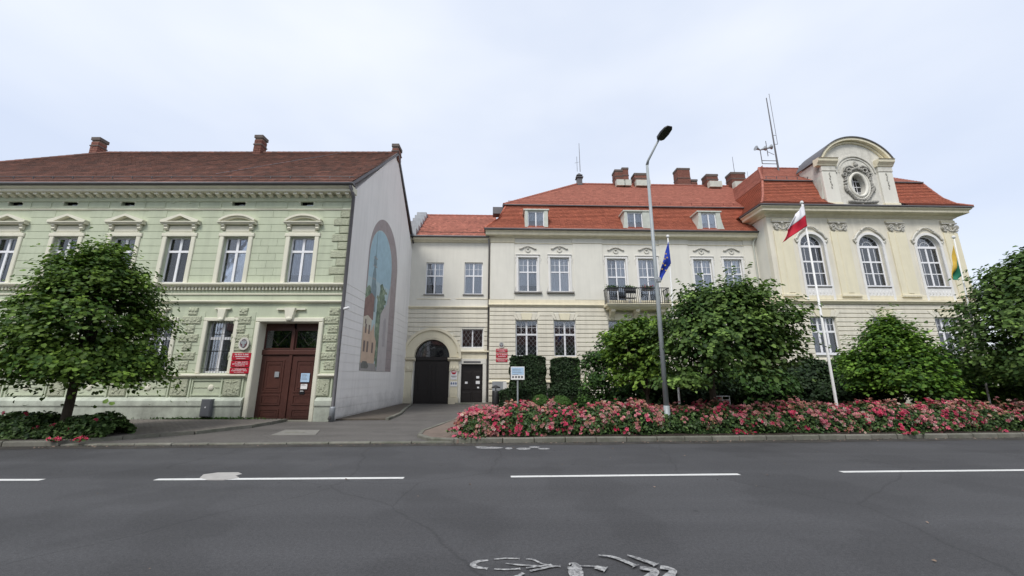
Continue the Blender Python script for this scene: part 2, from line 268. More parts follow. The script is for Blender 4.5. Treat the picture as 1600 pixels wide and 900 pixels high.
# ------------------------------------------------------------------ mesh builder
class MB:
    def __init__(s): s.v = []; s.f = []; s.n = 0
    def add(s, vs, fs):
        o = len(s.v); s.v += [tuple(p) for p in vs]; s.f += [tuple(i + o for i in f) for f in fs]; return s
    def box(s, x0, x1, y0, y1, z0, z1):
        return s.add([(x0, y0, z0), (x1, y0, z0), (x1, y1, z0), (x0, y1, z0), (x0, y0, z1), (x1, y0, z1), (x1, y1, z1), (x0, y1, z1)],
                     [(0, 3, 2, 1), (4, 5, 6, 7), (0, 1, 5, 4), (1, 2, 6, 5), (2, 3, 7, 6), (3, 0, 4, 7)])
    def cbox(s, x0, x1, y0, y1, z0, z1, c=0.01):       # box with a chamfered front (y0) face
        return s.add([(x0, y0 + c, z0), (x1, y0 + c, z0), (x1, y1, z0), (x0, y1, z0), (x0, y0 + c, z1), (x1, y0 + c, z1), (x1, y1, z1), (x0, y1, z1),
                      (x0 + c, y0, z0 + c), (x1 - c, y0, z0 + c), (x1 - c, y0, z1 - c), (x0 + c, y0, z1 - c)],
                     [(0, 3, 2, 1), (4, 5, 6, 7), (8, 9, 10, 11), (0, 1, 9, 8), (1, 5, 10, 9), (5, 4, 11, 10), (4, 0, 8, 11), (1, 2, 6, 5), (2, 3, 7, 6), (3, 0, 4, 7)])
    def prism(s, pts, y0, y1):                          # polygon in xz, extruded in y
        n = len(pts); a = [(p[0], y0, p[1]) for p in pts] + [(p[0], y1, p[1]) for p in pts]
        return s.add(a, [tuple(range(n)), tuple(reversed(range(n, 2 * n)))] + [(i, i + n, (i + 1) % n + n, (i + 1) % n) for i in range(n)])
    def prismx(s, pts, x0, x1):                         # profile in yz, extruded in x
        n = len(pts); a = [(x0, p[0], p[1]) for p in pts] + [(x1, p[0], p[1]) for p in pts]
        return s.add(a, [tuple(range(n)), tuple(reversed(range(n, 2 * n)))] + [(i, i + n, (i + 1) % n + n, (i + 1) % n) for i in range(n)])
    def slab(s, pts, z0, z1):                           # polygon in xy, extruded in z
        n = len(pts); a = [(p[0], p[1], z0) for p in pts] + [(p[0], p[1], z1) for p in pts]
        return s.add(a, [tuple(range(n)), tuple(reversed(range(n, 2 * n)))] + [(i, i + n, (i + 1) % n + n, (i + 1) % n) for i in range(n)])
    def arc(s, cx, cz, r0, r1, a0, a1, y0, y1, n=20, sx=1.0):
        vs = []; fs = []
        for i in range(n + 1):
            a = R(a0 + (a1 - a0) * i / n); c, q = math.cos(a) * sx, math.sin(a)
            vs += [(cx + r0 * c, y0, cz + r0 * q), (cx + r1 * c, y0, cz + r1 * q), (cx + r1 * c, y1, cz + r1 * q), (cx + r0 * c, y1, cz + r0 * q)]
        for i in range(n):
            b = 4 * i
            for k in range(4): fs.append((b + k, b + (k + 1) % 4, b + 4 + (k + 1) % 4, b + 4 + k))
        if abs(a1 - a0) < 359.9: fs += [(0, 3, 2, 1), (4 * n, 4 * n + 1, 4 * n + 2, 4 * n + 3)]
        return s.add(vs, fs)
    def tube(s, pts, r, n=8, cap=True):
        pts = [Vector(p) for p in pts]; rs = r if isinstance(r, (list, tuple)) else [r] * len(pts)
        vs = []; fs = []; prev = None
        for i, p in enumerate(pts):
            d = (pts[min(i + 1, len(pts) - 1)] - pts[max(i - 1, 0)]).normalized()
            if prev is None: a = d.orthogonal().normalized()
            else: a = (prev - d * prev.dot(d)); a = a.normalized() if a.length > 1e-6 else d.orthogonal().normalized()
            prev = a; b = d.cross(a)
            for k in range(n):
                t = 2 * math.pi * k / n; vs.append(p + (a * math.cos(t) + b * math.sin(t)) * rs[i])
        for i in range(len(pts) - 1):
            for k in range(n): fs.append((i * n + k, i * n + (k + 1) % n, (i + 1) * n + (k + 1) % n, (i + 1) * n + k))
        if cap: fs += [tuple(reversed(range(n))), tuple(range((len(pts) - 1) * n, len(pts) * n))]
        return s.add(vs, fs)
    def ell(s, c, r, n=8, m=6, rot=0.0):                # ellipsoid, turned by rot in the xz plane
        vs = []; fs = []; cr, sr = math.cos(rot), math.sin(rot)
        for j in range(m + 1):
            th = math.pi * j / m
            for i in range(n):
                ph = 2 * math.pi * i / n
                x, y, z = r[0] * math.sin(th) * math.cos(ph), r[1] * math.sin(th) * math.sin(ph), r[2] * math.cos(th)
                vs.append((c[0] + x * cr - z * sr, c[1] + y, c[2] + x * sr + z * cr))
        for j in range(m):
            for i in range(n): fs.append((j * n + i, (j + 1) * n + i, (j + 1) * n + (i + 1) % n, j * n + (i + 1) % n))
        return s.add(vs, fs)
    def lathe(s, prof, cx=0, cy=0, n=16):
        vs = []; fs = []
        for (r, z) in prof:
            for k in range(n): t = 2 * math.pi * k / n; vs.append((cx + r * math.cos(t), cy + r * math.sin(t), z))
        for i in range(len(prof) - 1):
            for k in range(n): fs.append((i * n + k, i * n + (k + 1) % n, (i + 1) * n + (k + 1) % n, (i + 1) * n + k))
        fs += [tuple(reversed(range(n))), tuple(range((len(prof) - 1) * n, len(prof) * n))]
        return s.add(vs, fs)
    def build(s, name, m, parent=None, smooth=False, kind=None, label=None):
        me = bpy.data.meshes.new(name); me.from_pydata(s.v, [], s.f)
        me.materials.append(m)
        import bmesh
        bm = bmesh.new(); bm.from_mesh(me); bmesh.ops.recalc_face_normals(bm, faces=bm.faces); bm.to_mesh(me); bm.free()
        if smooth: me.shade_smooth()
        o = bpy.data.objects.new(name, me); C.objects.link(o)
        if parent: o.parent = parent
        if kind: o['kind'] = kind
        if label: o['label'] = label
        return o
def fastmesh(name, V, F, m, parent=None, tone=None, hue=None, kind=None, nper=3):
    me = bpy.data.meshes.new(name); nv, nf = len(V), len(F)
    me.vertices.add(nv); me.vertices.foreach_set('co', np.asarray(V, dtype=np.float32).ravel())
    me.loops.add(nf * nper); me.loops.foreach_set('vertex_index', np.asarray(F, dtype=np.int32).ravel())
    me.polygons.add(nf); me.polygons.foreach_set('loop_start', np.arange(0, nf * nper, nper, dtype=np.int32))
    me.update(calc_edges=True)
    for nm, arr in (('tone', tone), ('hue', hue)):
        if arr is not None:
            a = me.attributes.new(nm, 'FLOAT', 'FACE'); a.data.foreach_set('value', np.asarray(arr, dtype=np.float32))
    me.materials.append(m); me.validate()
    o = bpy.data.objects.new(name, me); C.objects.link(o)
    if parent: o.parent = parent
    if kind: o['kind'] = kind
    return o
def thing(name, label, cat, loc=(0, 0, 0), rz=0.0, group=None, kind=None):
    o = bpy.data.objects.new(name, None); C.objects.link(o); o.location = loc; o.rotation_euler = (0, 0, rz); o.empty_display_size = 0.3
    o['label'] = label; o['category'] = cat
    if group: o['group'] = group
    if kind: o['kind'] = kind
    return o
def structure(o): o['kind'] = 'structure'; return o

# ------------------------------------------------------------------ architecture helpers
def subtract(x0, x1, cuts):
    segs = [(x0, x1)]
    for a, b in cuts:
        ns = []
        for p, q in segs:
            if b <= p or a >= q: ns.append((p, q)); continue
            if a > p: ns.append((p, a))
            if b < q: ns.append((b, q))
        segs = ns
    return [(p, q) for p, q in segs if q - p > 0.06]
def wall(x0, x1, z0, z1, ops, mat_, root, name='wall', y0=0.0, th=0.32, reveal=None):
    """front wall with real openings (rectangles); ops = (xa, xb, za, zb)"""
    m = MB(); zs = sorted(set([z0, z1] + [v for o in ops for v in (o[2], o[3]) if z0 < v < z1]))
    for a, b in zip(zs[:-1], zs[1:]):
        zm = (a + b) / 2
        for p, q in subtract(x0, x1, [(o[0], o[1]) for o in ops if o[2] <= zm <= o[3]]): m.box(p, q, y0, y0 + th, a, b)
    return m.build(name, mat_, root)
def courses(x0, x1, z0, z1, h, ops, mat_, root, name='wall_course', y0=0.0, depth=0.05, joint=0.04, blk=None, cutf=None):
    n = max(1, round((z1 - z0) / h)); h = (z1 - z0) / n
    for i in range(n):
        a, b = z0 + i * h + joint / 2, z0 + (i + 1) * h - joint / 2; zm = (a + b) / 2
        cuts = [(o[0], o[1]) for o in ops if o[2] < b - 0.02 and o[3] > a + 0.02]
        if cutf: cuts += cutf(a, b)
        for p, q in subtract(x0, x1, cuts):
            if blk and q - p > blk * 1.3:
                k = round((q - p) / blk); off = 0.5 if i % 2 else 0.0
                xs = [p] + [p + (q - p) * (j + off) / k for j in range(1 if not off else 0, k) if 0.1 < (j + off) / k < 0.97] + [q]
                for u, w_ in zip(xs[:-1], xs[1:]): MB().cbox(u + joint / 4, w_ - joint / 4, y0 - depth, y0 + 0.01, a, b, depth * 0.4).build('ashlar_block', mat_, root)
            else: MB().cbox(p, q, y0 - depth, y0 + 0.01, a, b, depth * 0.35).build(name, mat_, root)
def cornice(prof, x0, x1, z, mat_, root, name='cornice', y0=0.0, ret=None):
    """prof: (outward, height) points from the wall face; closed against the wall"""
    pts = [(y0 + 0.02, z + prof[0][1])] + [(y0 - a, z + b) for a, b in prof] + [(y0 + 0.02, z + prof[-1][1])]
    return MB().prismx(pts, x0, x1).build(name, mat_, root)
def window(root, x0, x1, z0, z1, cols=2, tf=0.42, mxu=0, mzu=0, d=0.16, curtain=None, grille=None, fw=0.06, room=1.1, y0=0.0, cfrac=1.0, post=0.09, rows=None, label=None):
    yf = y0 + d; m = MB()
    m.box(x0, x0 + fw, yf, yf + 0.07, z0, z1); m.box(x1 - fw, x1, yf, yf + 0.07, z0, z1)
    m.box(x0 + fw, x1 - fw, yf, yf + 0.07, z0, z0 + fw * 1.2); m.box(x0 + fw, x1 - fw, yf, yf + 0.07, z1 - fw, z1)
    zt = z1 - (z1 - z0) * tf; xi0, xi1 = x0 + fw, x1 - fw
    lv = [(z0 + fw * 1.2, zt - post / 2), (zt + post / 2, z1 - fw)] if tf else [(z0 + fw * 1.2, z1 - fw)]
    if tf: m.box(xi0, xi1, yf - 0.02, yf + 0.06, zt - post / 2, zt + post / 2)
    cw = (xi1 - xi0 - post * (cols - 1)) / cols; cells = []
    for c in range(cols):
        a = xi0 + c * (cw + post)
        if c: 
            for (p, q) in lv: m.box(a - post, a, yf - 0.012, yf + 0.06, p, q)
        for li, (p, q) in enumerate(lv):
            cells.append((a, a + cw, p, q))
            if li == 1 or not tf:
                t = 0.011
                for k in range(mxu): xm = a + cw * (k + 1) / (mxu + 1); m.box(xm - t, xm + t, yf + 0.012, yf + 0.045, p, q)
                for k in range(mzu):
                    zm = p + (q - p) * (k + 1) / (mzu + 1); ed = [a] + [a + cw * (j + 1) / (mxu + 1) for j in range(mxu)] + [a + cw]
                    for j in range(mxu + 1): m.box(ed[j] + (t if j else 0), ed[j + 1] - (t if j < mxu else 0), yf + 0.015, yf + 0.042, zm - t, zm + t)
    fr = m.build('window', PVC, root, label=label)
    for (a, b, p, q) in cells: MB().box(a, b, yf + 0.028, yf + 0.034, p, q).build('pane', GLASS, fr)
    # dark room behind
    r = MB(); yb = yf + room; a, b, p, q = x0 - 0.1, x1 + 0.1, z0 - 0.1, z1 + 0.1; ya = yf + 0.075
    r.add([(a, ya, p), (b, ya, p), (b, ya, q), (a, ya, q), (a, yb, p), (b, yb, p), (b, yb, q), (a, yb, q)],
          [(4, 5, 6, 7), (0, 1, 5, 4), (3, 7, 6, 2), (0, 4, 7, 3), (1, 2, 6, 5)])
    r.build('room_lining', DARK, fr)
    if curtain:
        n = 28; vs = []; fs = []; zb = z1 - (z1 - z0) * cfrac
        gap = random.choice([0.0, 0.0, 0.06]); zb = z1 - (z1 - z0) * cfrac * random.choice([1, 1, .96, .8, .55]) if cfrac == 1.0 else zb
        for i in range(n + 1):
            x = x0 + (x1 - x0) * i / n; y = yf + 0.13 + 0.018 * math.sin(i * 1.9 + x0 * 3) + 0.01 * math.sin(i * 0.7)
            vs += [(x, y, zb + (0.03 * abs(math.sin(i * 0.5)) if cfrac < 1 else 0)), (x, y, z1)]
        fs = [(2 * i, 2 * i + 2, 2 * i + 3, 2 * i + 1) for i in range(n) if not (gap and abs(i - n / 2) < 2)]
        MB().add(vs, fs).build('curtain', curtain, fr)
    if grille == 'bars':
        g = MB(); k = 9
        for i in range(k + 1):
            x = x0 + 0.03 + (x1 - x0 - 0.06) * i / k; g.tube([(x, y0 + 0.04, z0 - 0.02), (x, y0 + 0.04, z1)], 0.008, 5)
        for f in (0.08, 0.42, 0.75): g.box(x0 - 0.05, x1 + 0.05, y0 + 0.028, y0 + 0.036, z0 + (z1 - z0) * f - 0.012, z0 + (z1 - z0) * f + 0.012)
        g.build('grille', IRON, fr)
    if grille == 'lattice':
        g = MB(); k = 5; w_ = (x1 - x0) / k; rws = int((z1 - z0) / (w_ * 1.1)); hh = (z1 - z0) / rws
        for i in range(k):
            for j in range(rws):
                cx, cz = x0 + w_ * (i + 0.5), z0 + hh * (j + 0.5)
                for dx in (-1, 1):
                    g.tube([(cx, y0 + 0.06, cz - hh / 2), (cx + dx * w_ * 0.42, y0 + 0.06, cz - hh * .12), (cx + dx * w_ * 0.42, y0 + 0.06, cz + hh * .12), (cx, y0 + 0.06, cz + hh / 2)], 0.006, 4)
        g.build('grille', ZINC, fr)
    return fr
def tile_surface(name, prof, xl, xr, tw, th, mt, root, jit=0.006, trans=None, tvar=0.16, thk=.045, butt_shade=.38):
    """courses of single tiles laid on the profile (y, z) list, eave first; xl/xr give the edges at slope distance b"""
    P = np.array(prof, float); seg = np.hypot(*np.diff(P, axis=0).T); cum = np.concatenate([[0], np.cumsum(seg)]); L = cum[-1]
    V = []; F = []; T = []; H = []; nrow = int(L / th)
    for r in range(nrow + 1):
        b0, b1 = r * th, min(L, (r + 1) * th + 0.04)
        if b1 - b0 < 0.05: continue
        ya, za = np.interp(b0, cum, P[:, 0]), np.interp(b0, cum, P[:, 1]); yb, zb = np.interp(b1, cum, P[:, 0]), np.interp(b1, cum, P[:, 1])
        d = np.array([yb - ya, zb - za]); d /= np.hypot(*d) + 1e-9; nn = np.array([-d[1], d[0]])   # outward normal (towards -y / up)
        if nn[1] < 0: nn = -nn
        l0, r0_ = xl(b0), xr(b0); l1, r1_ = xl(min(b1, L)), xr(min(b1, L))
        lo, hi = min(l0, l1), max(r0_, r1_)
        k = int((hi - lo) / tw) + 2; off = (r % 2) * tw / 2
        rowt = 1 + RNG.normal(0, 0.03)
        for i in range(-1, k):
            xa = lo + i * tw + off; xb = xa + tw * 0.965
            a0, a1 = max(xa, l0), min(xb, r0_); c0, c1 = max(xa, l1), min(xb, r1_)
            if a1 - a0 < 0.01 and c1 - c0 < 0.01: continue
            if a1 < a0: a0 = a1 = (l0 if xa < l0 else r0_)
            if c1 < c0: c0 = c1 = (l1 if xa < l1 else r1_)
            t = thk + RNG.random() * jit; t2 = 0.004
            o = len(V)
            V += [(a0, ya + nn[0] * t, za + nn[1] * t), (a1, ya + nn[0] * t, za + nn[1] * t), (c1, yb + nn[0] * t2, zb + nn[1] * t2), (c0, yb + nn[0] * t2, zb + nn[1] * t2), (a0, ya - nn[0] * .005, za - nn[1] * .005), (a1, ya - nn[0] * .005, za - nn[1] * .005)]
            F += [(o, o + 1, o + 2, o + 3), (o + 4, o + 5, o + 1, o)]
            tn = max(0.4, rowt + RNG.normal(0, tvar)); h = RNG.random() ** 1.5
            T += [tn, tn * butt_shade]; H += [h, h]  # butt faces toned darker: shade under each tile course put into the colour
    V = np.array(V)
    if trans is not None: V = np.array([trans(p) for p in V])
    o = fastmesh(name, V, np.array(F), mt, root, tone=T, hue=H, kind='stuff', nper=4)
    return o
def ridge_caps(pts, mt, root, r=0.10, step=0.33):
    m = MB()
    for a, b in zip(pts[:-1], pts[1:]):
        a, b = Vector(a), Vector(b); L = (b - a).length; n = max(1, int(L / step)); d = (b - a) / n
        for i in range(n): m.tube([a + d * i, a + d * (i + 1.08)], [r, r * 0.86], 7)
    o = m.build('ridge_tiles', mt, root, kind='stuff')
    me = o.data
    for nm, vals in (('tone', RNG.normal(0.9, 0.1, len(me.polygons))), ('hue', RNG.random(len(me.polygons)))):
        at = me.attributes.new(nm, 'FLOAT', 'FACE'); at.data.foreach_set('value', vals.astype(np.float32))
    return o
def eagle_pts(s=1.0):
    h = [(0, .46), (.05, .44), (.07, .38), (.04, .33), (.05, .26), (.10, .28), (.15, .40), (.22, .46), (.26, .38), (.28, .25), (.27, .10), (.23, -.02), (.18, .0), (.16, -.10), (.11, -.06), (.09, -.16), (.15, -.24), (.12, -.28), (.06, -.26), (.09, -.38), (.04, -.42), (0, -.46)]
    return [(x * s, z * s) for x, z in h] + [(-x * s, z * s) for x, z in reversed(h[1:-1])]
def emblem(parent_loc, rz, s, label):
    t = thing('emblem', label, 'emblem', parent_loc, rz)
    m = MB(); m.arc(0, 0, 0.36 * s, 0.5 * s, 0, 360, -0.05, 0, 24, 0.82); m.build('oval_rim', STUCCO, t)
    pts = [(0.40 * s * .82 * math.cos(R(a)), 0.40 * s * math.sin(R(a))) for a in range(0, 360, 20)]
    MB().prism(pts, -0.03, -0.002).build('grey_field', ZINC, t)
    sh = [(-.24 * s, .28 * s), (.24 * s, .28 * s), (.24 * s, -.10 * s), (.12 * s, -.26 * s), (0, -.32 * s), (-.12 * s, -.26 * s), (-.24 * s, -.10 * s)]
    MB().prism(sh, -0.045, -0.028).build('red_shield', DULLRED, t)
    MB().prism([(x * .8, z * .62) for x, z in eagle_pts(s)], -0.055, -0.043).build('white_eagle', GALV, t)
    return t
def plaque(loc, rz, wd, ht, label, lines, group=None):
    t = thing('red_plaque', label, 'plaque', loc, rz, group)
    MB().cbox(0, wd, -0.035, -0.005, 0, ht, 0.008).build('plate', RED, t)
    m = MB(); n = len(lines)
    for i, (frac, hh) in enumerate(lines):
        zc = ht * (1 - (i + 0.75) / (n + 0.5)); x = wd * (1 - frac) / 2; h = ht * hh
        while x < wd * (1 + frac) / 2:
            lw = h * random.uniform(.35, .7)
            if random.random() < 0.13: x += lw; continue
            k = random.random(); th = h * 0.2
            m.box(x, x + th, -0.038, -0.034, zc - h / 2, zc + h / 2)
            if k < 0.6: m.box(x + th, x + lw, -0.038, -0.034, zc + h / 2 - th, zc + h / 2)
            if k > 0.3: m.box(x + th, x + lw, -0.038, -0.034, zc - h / 2, zc - h / 2 + th)
            if k > 0.5: m.box(x + lw - th, x + lw, -0.0385, -0.0335, zc - h / 2 + th, zc + h / 2 - th)
            x += lw + h * 0.22
    m.build('lettering', WHITE, t, kind='stuff'); return t
def chimney(root, x, y, z0, z1, wx, wy, cap=0.12, base=True, name='chimney', bands=1):
    """brick chimney with single bricks on its front and side"""
    core = MB().box(x - wx / 2 + .01, x + wx / 2 - .01, y - wy / 2 + .01, y + wy / 2 - .01, z0, z1).build(name, MORTAR, root)
    h = 0.155; n = int((z1 - z0 - 0.05) / h); m = MB()
    for i in range(n):
        a = z0 + i * h; bl = 0.34; off = (i % 2) * bl / 2
        for face in (0, 1, 2):
            ext = wx if face == 0 else wy; s = -ext / 2 - off
            while s < ext / 2:
                p, q = max(s, -ext / 2), min(s + bl - 0.018, ext / 2); s += bl
                if q - p < 0.04: continue
                b = MB(); jit = random.uniform(0, .01)
                if face == 0: m.box(x + p, x + q, y - wy / 2 - 0.012 - jit, y - wy / 2 + 0.01, a, a + h - 0.018)
                elif face == 1: m.box(x - wx / 2 - 0.012 - jit, x - wx / 2 + 0.01, y + p, y + q, a, a + h - 0.018)
                else: m.box(x + wx / 2 - 0.01, x + wx / 2 + 0.012 + jit, y + p, y + q, a, a + h - 0.018)
    m.build('bricks', BRICK, core, kind='stuff')
    c = MB(); bd = MB(); c.box(x - wx / 2 - .045, x + wx / 2 + .045, y - wy / 2 - .045, y + wy / 2 + .045, z1 - 0.08, z1 + cap)
    for k in range(bands):
        zz = z0 + (z1 - z0) * (0.55 - 0.3 * k); MB().box(x - wx / 2 - .045, x + wx / 2 + .045, y - wy / 2 - .045, y + wy / 2 + .045, zz, zz + 0.07).build('brick_band', CAPST, core)
    c.build('cap', CAPST, core)
    if base:
        MB().box(x - wx / 2 - .05, x + wx / 2 + .05, y - wy / 2 - .5, y - wy / 2 - .02, z0 - 0.02 - 0.35, z0 + 0.22).build('flashing', ZINCG, core)
    return core

# ------------------------------------------------------------------ GROUND
KL = [(-34, 9.6), (-20, 10.25), (-13, 10.58), (-7, 10.85), (-1.1, 11.12), (4, 11.42), (9.5, 11.78), (15, 12.15), (30, 13.3), (60, 15.5)]
def ky(x):
    return float(np.interp(x, [p[0] for p in KL], [p[1] for p in KL]))
structure(MB().add([(-900, -900, -0.06), (900, -900, -0.06), (900, 900, -0.06), (-900, 900, -0.06)], [(0, 1, 2, 3)]).build('ground', GRASS))
rv = [(p[0], p[1] + 0.02, 0.0) for p in KL]; rv = [(-120, 5.5, 0)] + rv + [(160, 23, 0)]
bot = [(p[0], p[1] - 18, 0.0) for p in rv]
n = len(rv)
structure(MB().add(bot + rv, [(i, i + 1, n + i + 1, n + i) for i in range(n - 1)]).build('road', ROAD))
# driveway and forecourt sheet (behind the kerb line)
xs = [-60, -34, -20, -13, -7, -1.1, 4, 9.5, 15, 30, 60]
a = [(x, ky(x) + 0.05, 0.03) for x in xs]; b = [(x, 29.0, 0.03) for x in xs]
structure(MB().add(a + b, [(i, i + 1, len(xs) + i + 1, len(xs) + i) for i in range(len(xs) - 1)]).build('driveway', DRIVE))
def kerb_line(pts, wd, z0, z1, stone=0.95, name='kerb'):
    root = bpy.data.objects.new(name, None); C.objects.link(root); root['kind'] = 'structure'
    P = [Vector((p[0], p[1], 0)) for p in pts]
    for a, b in zip(P[:-1], P[1:]):
        L = (b - a).length; k = max(1, round(L / stone)); d = (b - a) / k; nrm = Vector((-d.y, d.x, 0)).normalized() * wd
        for i in range(k):
            p, q = a + d * i + d * 0.012 / stone, a + d * (i + 1) - d * 0.012 / stone; zz = z1 + random.uniform(-.006, .006); c = 0.02
            j = nrm.normalized() * random.uniform(-.008, .008); p = p + j; q = q + j; e = nrm.normalized() * c
            vs = [(*p.xy, z0), (*q.xy, z0), (*(q + nrm).xy, z0), (*(p + nrm).xy, z0), (*p.xy, zz - c), (*q.xy, zz - c), (*(q + e).xy, zz), (*(p + e).xy, zz), (*(q + nrm).xy, zz), (*(p + nrm).xy, zz)]
            MB().add(vs, [(0, 1, 2, 3), (0, 1, 5, 4), (4, 5, 6, 7), (7, 6, 8, 9), (2, 3, 9, 8), (1, 2, 8, 6, 5), (0, 4, 7, 9, 3)]).build('kerb_stone', KERB, root)
    return root
LK = [p for p in KL if p[0] <= -13] + [(-11.6, ky(-11.6))]
kerb_line(LK, 0.15, -0.05, 0.125)
kerb_line([(-11.58, ky(-11.58)), (-7, ky(-7)), (-1.6, ky(-1.6))], 0.15, -0.05, 0.045, 1.0, 'dropped_kerb')
kerb_line([(-1.55, ky(-1.55)), (-1.1, ky(-1.1)), (4, ky(4)), (9.5, ky(9.5)), (15, ky(15)), (30, ky(30))], 0.16, -0.05, 0.125, 0.8)
# left raised pavement
g = lambda u, v, z=0.12: ground(u, v, z)
lp = [(-40, ky(-34) + .1), (-20, ky(-20) + .15), (-13, ky(-13) + .15), (-11.7, ky(-11.7) + .15), (-10.9, 11.6), (-9.7, 12.6), (-9.0, 14.2), (-8.95, 16.35), (-40, 16.35)]
structure(MB().slab(lp, -0.02, 0.12).build('left_pavement', PAVE))
kerb_line([(-11.7, ky(-11.7) + .15), (-10.9, 11.6), (-9.7, 12.6), (-9.0, 14.2), (-8.95, 16.1)], -.08, -.02, .135, 1.0, 'paving_edge')
# right island: reddish paving and rose bed, bounded by a curved kerb
isl = [(-1.55, ky(-1.55)), (-2.3, ky(-2.3) + .25), (-2.75, 12.0), (-2.85, 12.9), (-2.65, 14.2), (-2.35, 16.5), (-2.2, 19.0), (-2.35, 22.0), (-2.5, 25.8)]
kerb_line([isl[i] for i in range(len(isl) - 1, -1, -1)], 0.13, -0.02, 0.12, 0.9, 'island_kerb')
ip = [(p[0] + 0.10, p[1]) for p in isl] + [(-1.0, 26.6), (60, 28.2), (60, ky(60) + .15)] + [(x, ky(x) + .15) for x in (30, 15, 9.5, 4, -1.1)]
structure(MB().slab(ip, -0.02, 0.105).build('footpath', PAVER))
gp = [(1.2, 15.2), (60, 19), (60, 28.2), (-0.6, 26.5), (0.4, 22)]
structure(MB().slab(gp, 0.02, 0.125).build('garden_soil', GRASS))
bp = [(-1.6, ky(-1.6) + .35), (4, ky(4) + .28), (9.5, ky(9.5) + .28), (15, ky(15) + .28), (32, ky(32) + .28), (32, ky(32) + 1.7), (15, ky(15) + 1.7), (4, ky(4) + 1.7), (-1.2, ky(-1.2) + 1.6)]
structure(MB().slab(bp, 0.03, 0.14).build('rose_bed_soil', SOIL))
bp = [(-34, ky(-34) + .3), (-20, ky(-20) + .2), (-13.2, ky(-13) + .2), (-12.2, ky(-12) + .45), (-11.5, ky(-11) + 1.0), (-11.8, ky(-11) + 1.6), (-20, ky(-20) + 1.9), (-34, ky(-34) + 1.9)]
structure(MB().slab(bp, 0.03, 0.135).build('left_bed_soil', SOIL))
# soil strip along the white side wall, with its own kerb
kerb_line([(-5.0, 16.6), (-5.15, 19.0), (-5.7, 22.0), (-6.4, 26.2)], 0.12, -0.02, 0.13, 0.9, 'side_kerb')
structure(MB().slab([(-7.15, 16.6), (-5.15, 16.75), (-5.3, 19.0), (-5.85, 22.0), (-6.6, 26.4), (-7.15, 26.7)], 0.0, 0.09).build('side_strip', mat('bare_earth', (0.10, 0.085, 0.07), 1.0, 0.25, 3, bump=0.6, bs=30)))
gx_ = [-34, -20, -13, -7, -1.1, 4, 9.5, 15, 30]
a = [(x, ky(x) - .42 + .05 * math.sin(x * 2.1), .004) for x in np.linspace(-34, 30, 120)]; b = [(x, ky(x) - .002, .004) for x in np.linspace(-34, 30, 120)]
structure(MB().add(a + b, [(i, i + 1, 121 + i, 120 + i) for i in range(119)]).build('road_gutter', mat('gutter_dirt', (.045, .042, .038), .95, .35, 2.5, bump=.4, bs=60, col2=(.075, .07, .062))))
# utility cover in the driveway
t = thing('utility_cover', 'pale rectangular concrete utility cover set in the pavement before the brown double door', 'manhole cover')
pp = [ground(423, 680, .04), (ground(493, 679.5, .04)), ground(500, 672, .04), ground(446, 671.5, .04)]
MB().slab(pp, 0.02, 0.045).build('cover_frame', mat('pale_concrete', (0.19, 0.183, 0.165), 0.9, 0.15, 5), t)
cx, cy = ground(461, 676, .04); MB().box(cx - .28, cx + .28, cy - .09, cy + .09, 0.03, 0.052).build('iron_lid', KERB, t)
# road markings
def strip(pa, pb, wd, z=0.004):
    a, b = Vector((*pa, 0)), Vector((*pb, 0)); d = (b - a).normalized(); nr = Vector((-d.y, d.x, 0)) * wd / 2; L = (b - a).length; k = max(1, int(L / .5)); vs = []
    for i in range(k + 1):
        p = a + (b - a) * i / k; j = random.uniform(.94, 1.06); vs += [(p.x - nr.x * j, p.y - nr.y * j, z), (p.x + nr.x * j, p.y + nr.y * j, z)]
    return MB().add(vs, [(2 * i, 2 * i + 2, 2 * i + 3, 2 * i + 1) for i in range(k)])
for (u0, v0), (u1, v1) in (((-420, 751), (66, 750)), ((243, 749.5), (631, 747)), ((798, 745), (1155, 741.3)), ((1314, 737.5), (1740, 733.5))):
    structure(strip(ground(u0, v0), ground(u1, v1), 0.12).build('centre_line_dash', PAINT))
pc = [(312, 747), (318, 742), (340, 739), (372, 738.6), (378, 741), (368, 744), (374, 747), (350, 750.5), (325, 750.5)]
structure(MB().slab([ground(u, v) for u, v in pc], 0.0, 0.009).build('asphalt_patch', mat('pale_patch', (0.36, 0.345, 0.325), 0.9, 0.12, 6)))
m = MB()
for u, v, lu, lv in ((765, 700, 22, 2), (795, 701, 6, 2), (818, 701.5, 12, 2.2), (835, 699, 9, 1.6), (850, 701.5, 10, 1.5), (752, 698.5, 10, 1.2)):
    q = [ground(u + lu * math.cos(t_), v + lv * math.sin(t_) * .8) for t_ in np.arange(0, 6.28, .7)]
    m.add([(p[0], p[1], 0.006) for p in q], [tuple(range(len(q)))])
structure(m.build('paint_spill', PAINTW))
m = MB(); SZ = [0.005]
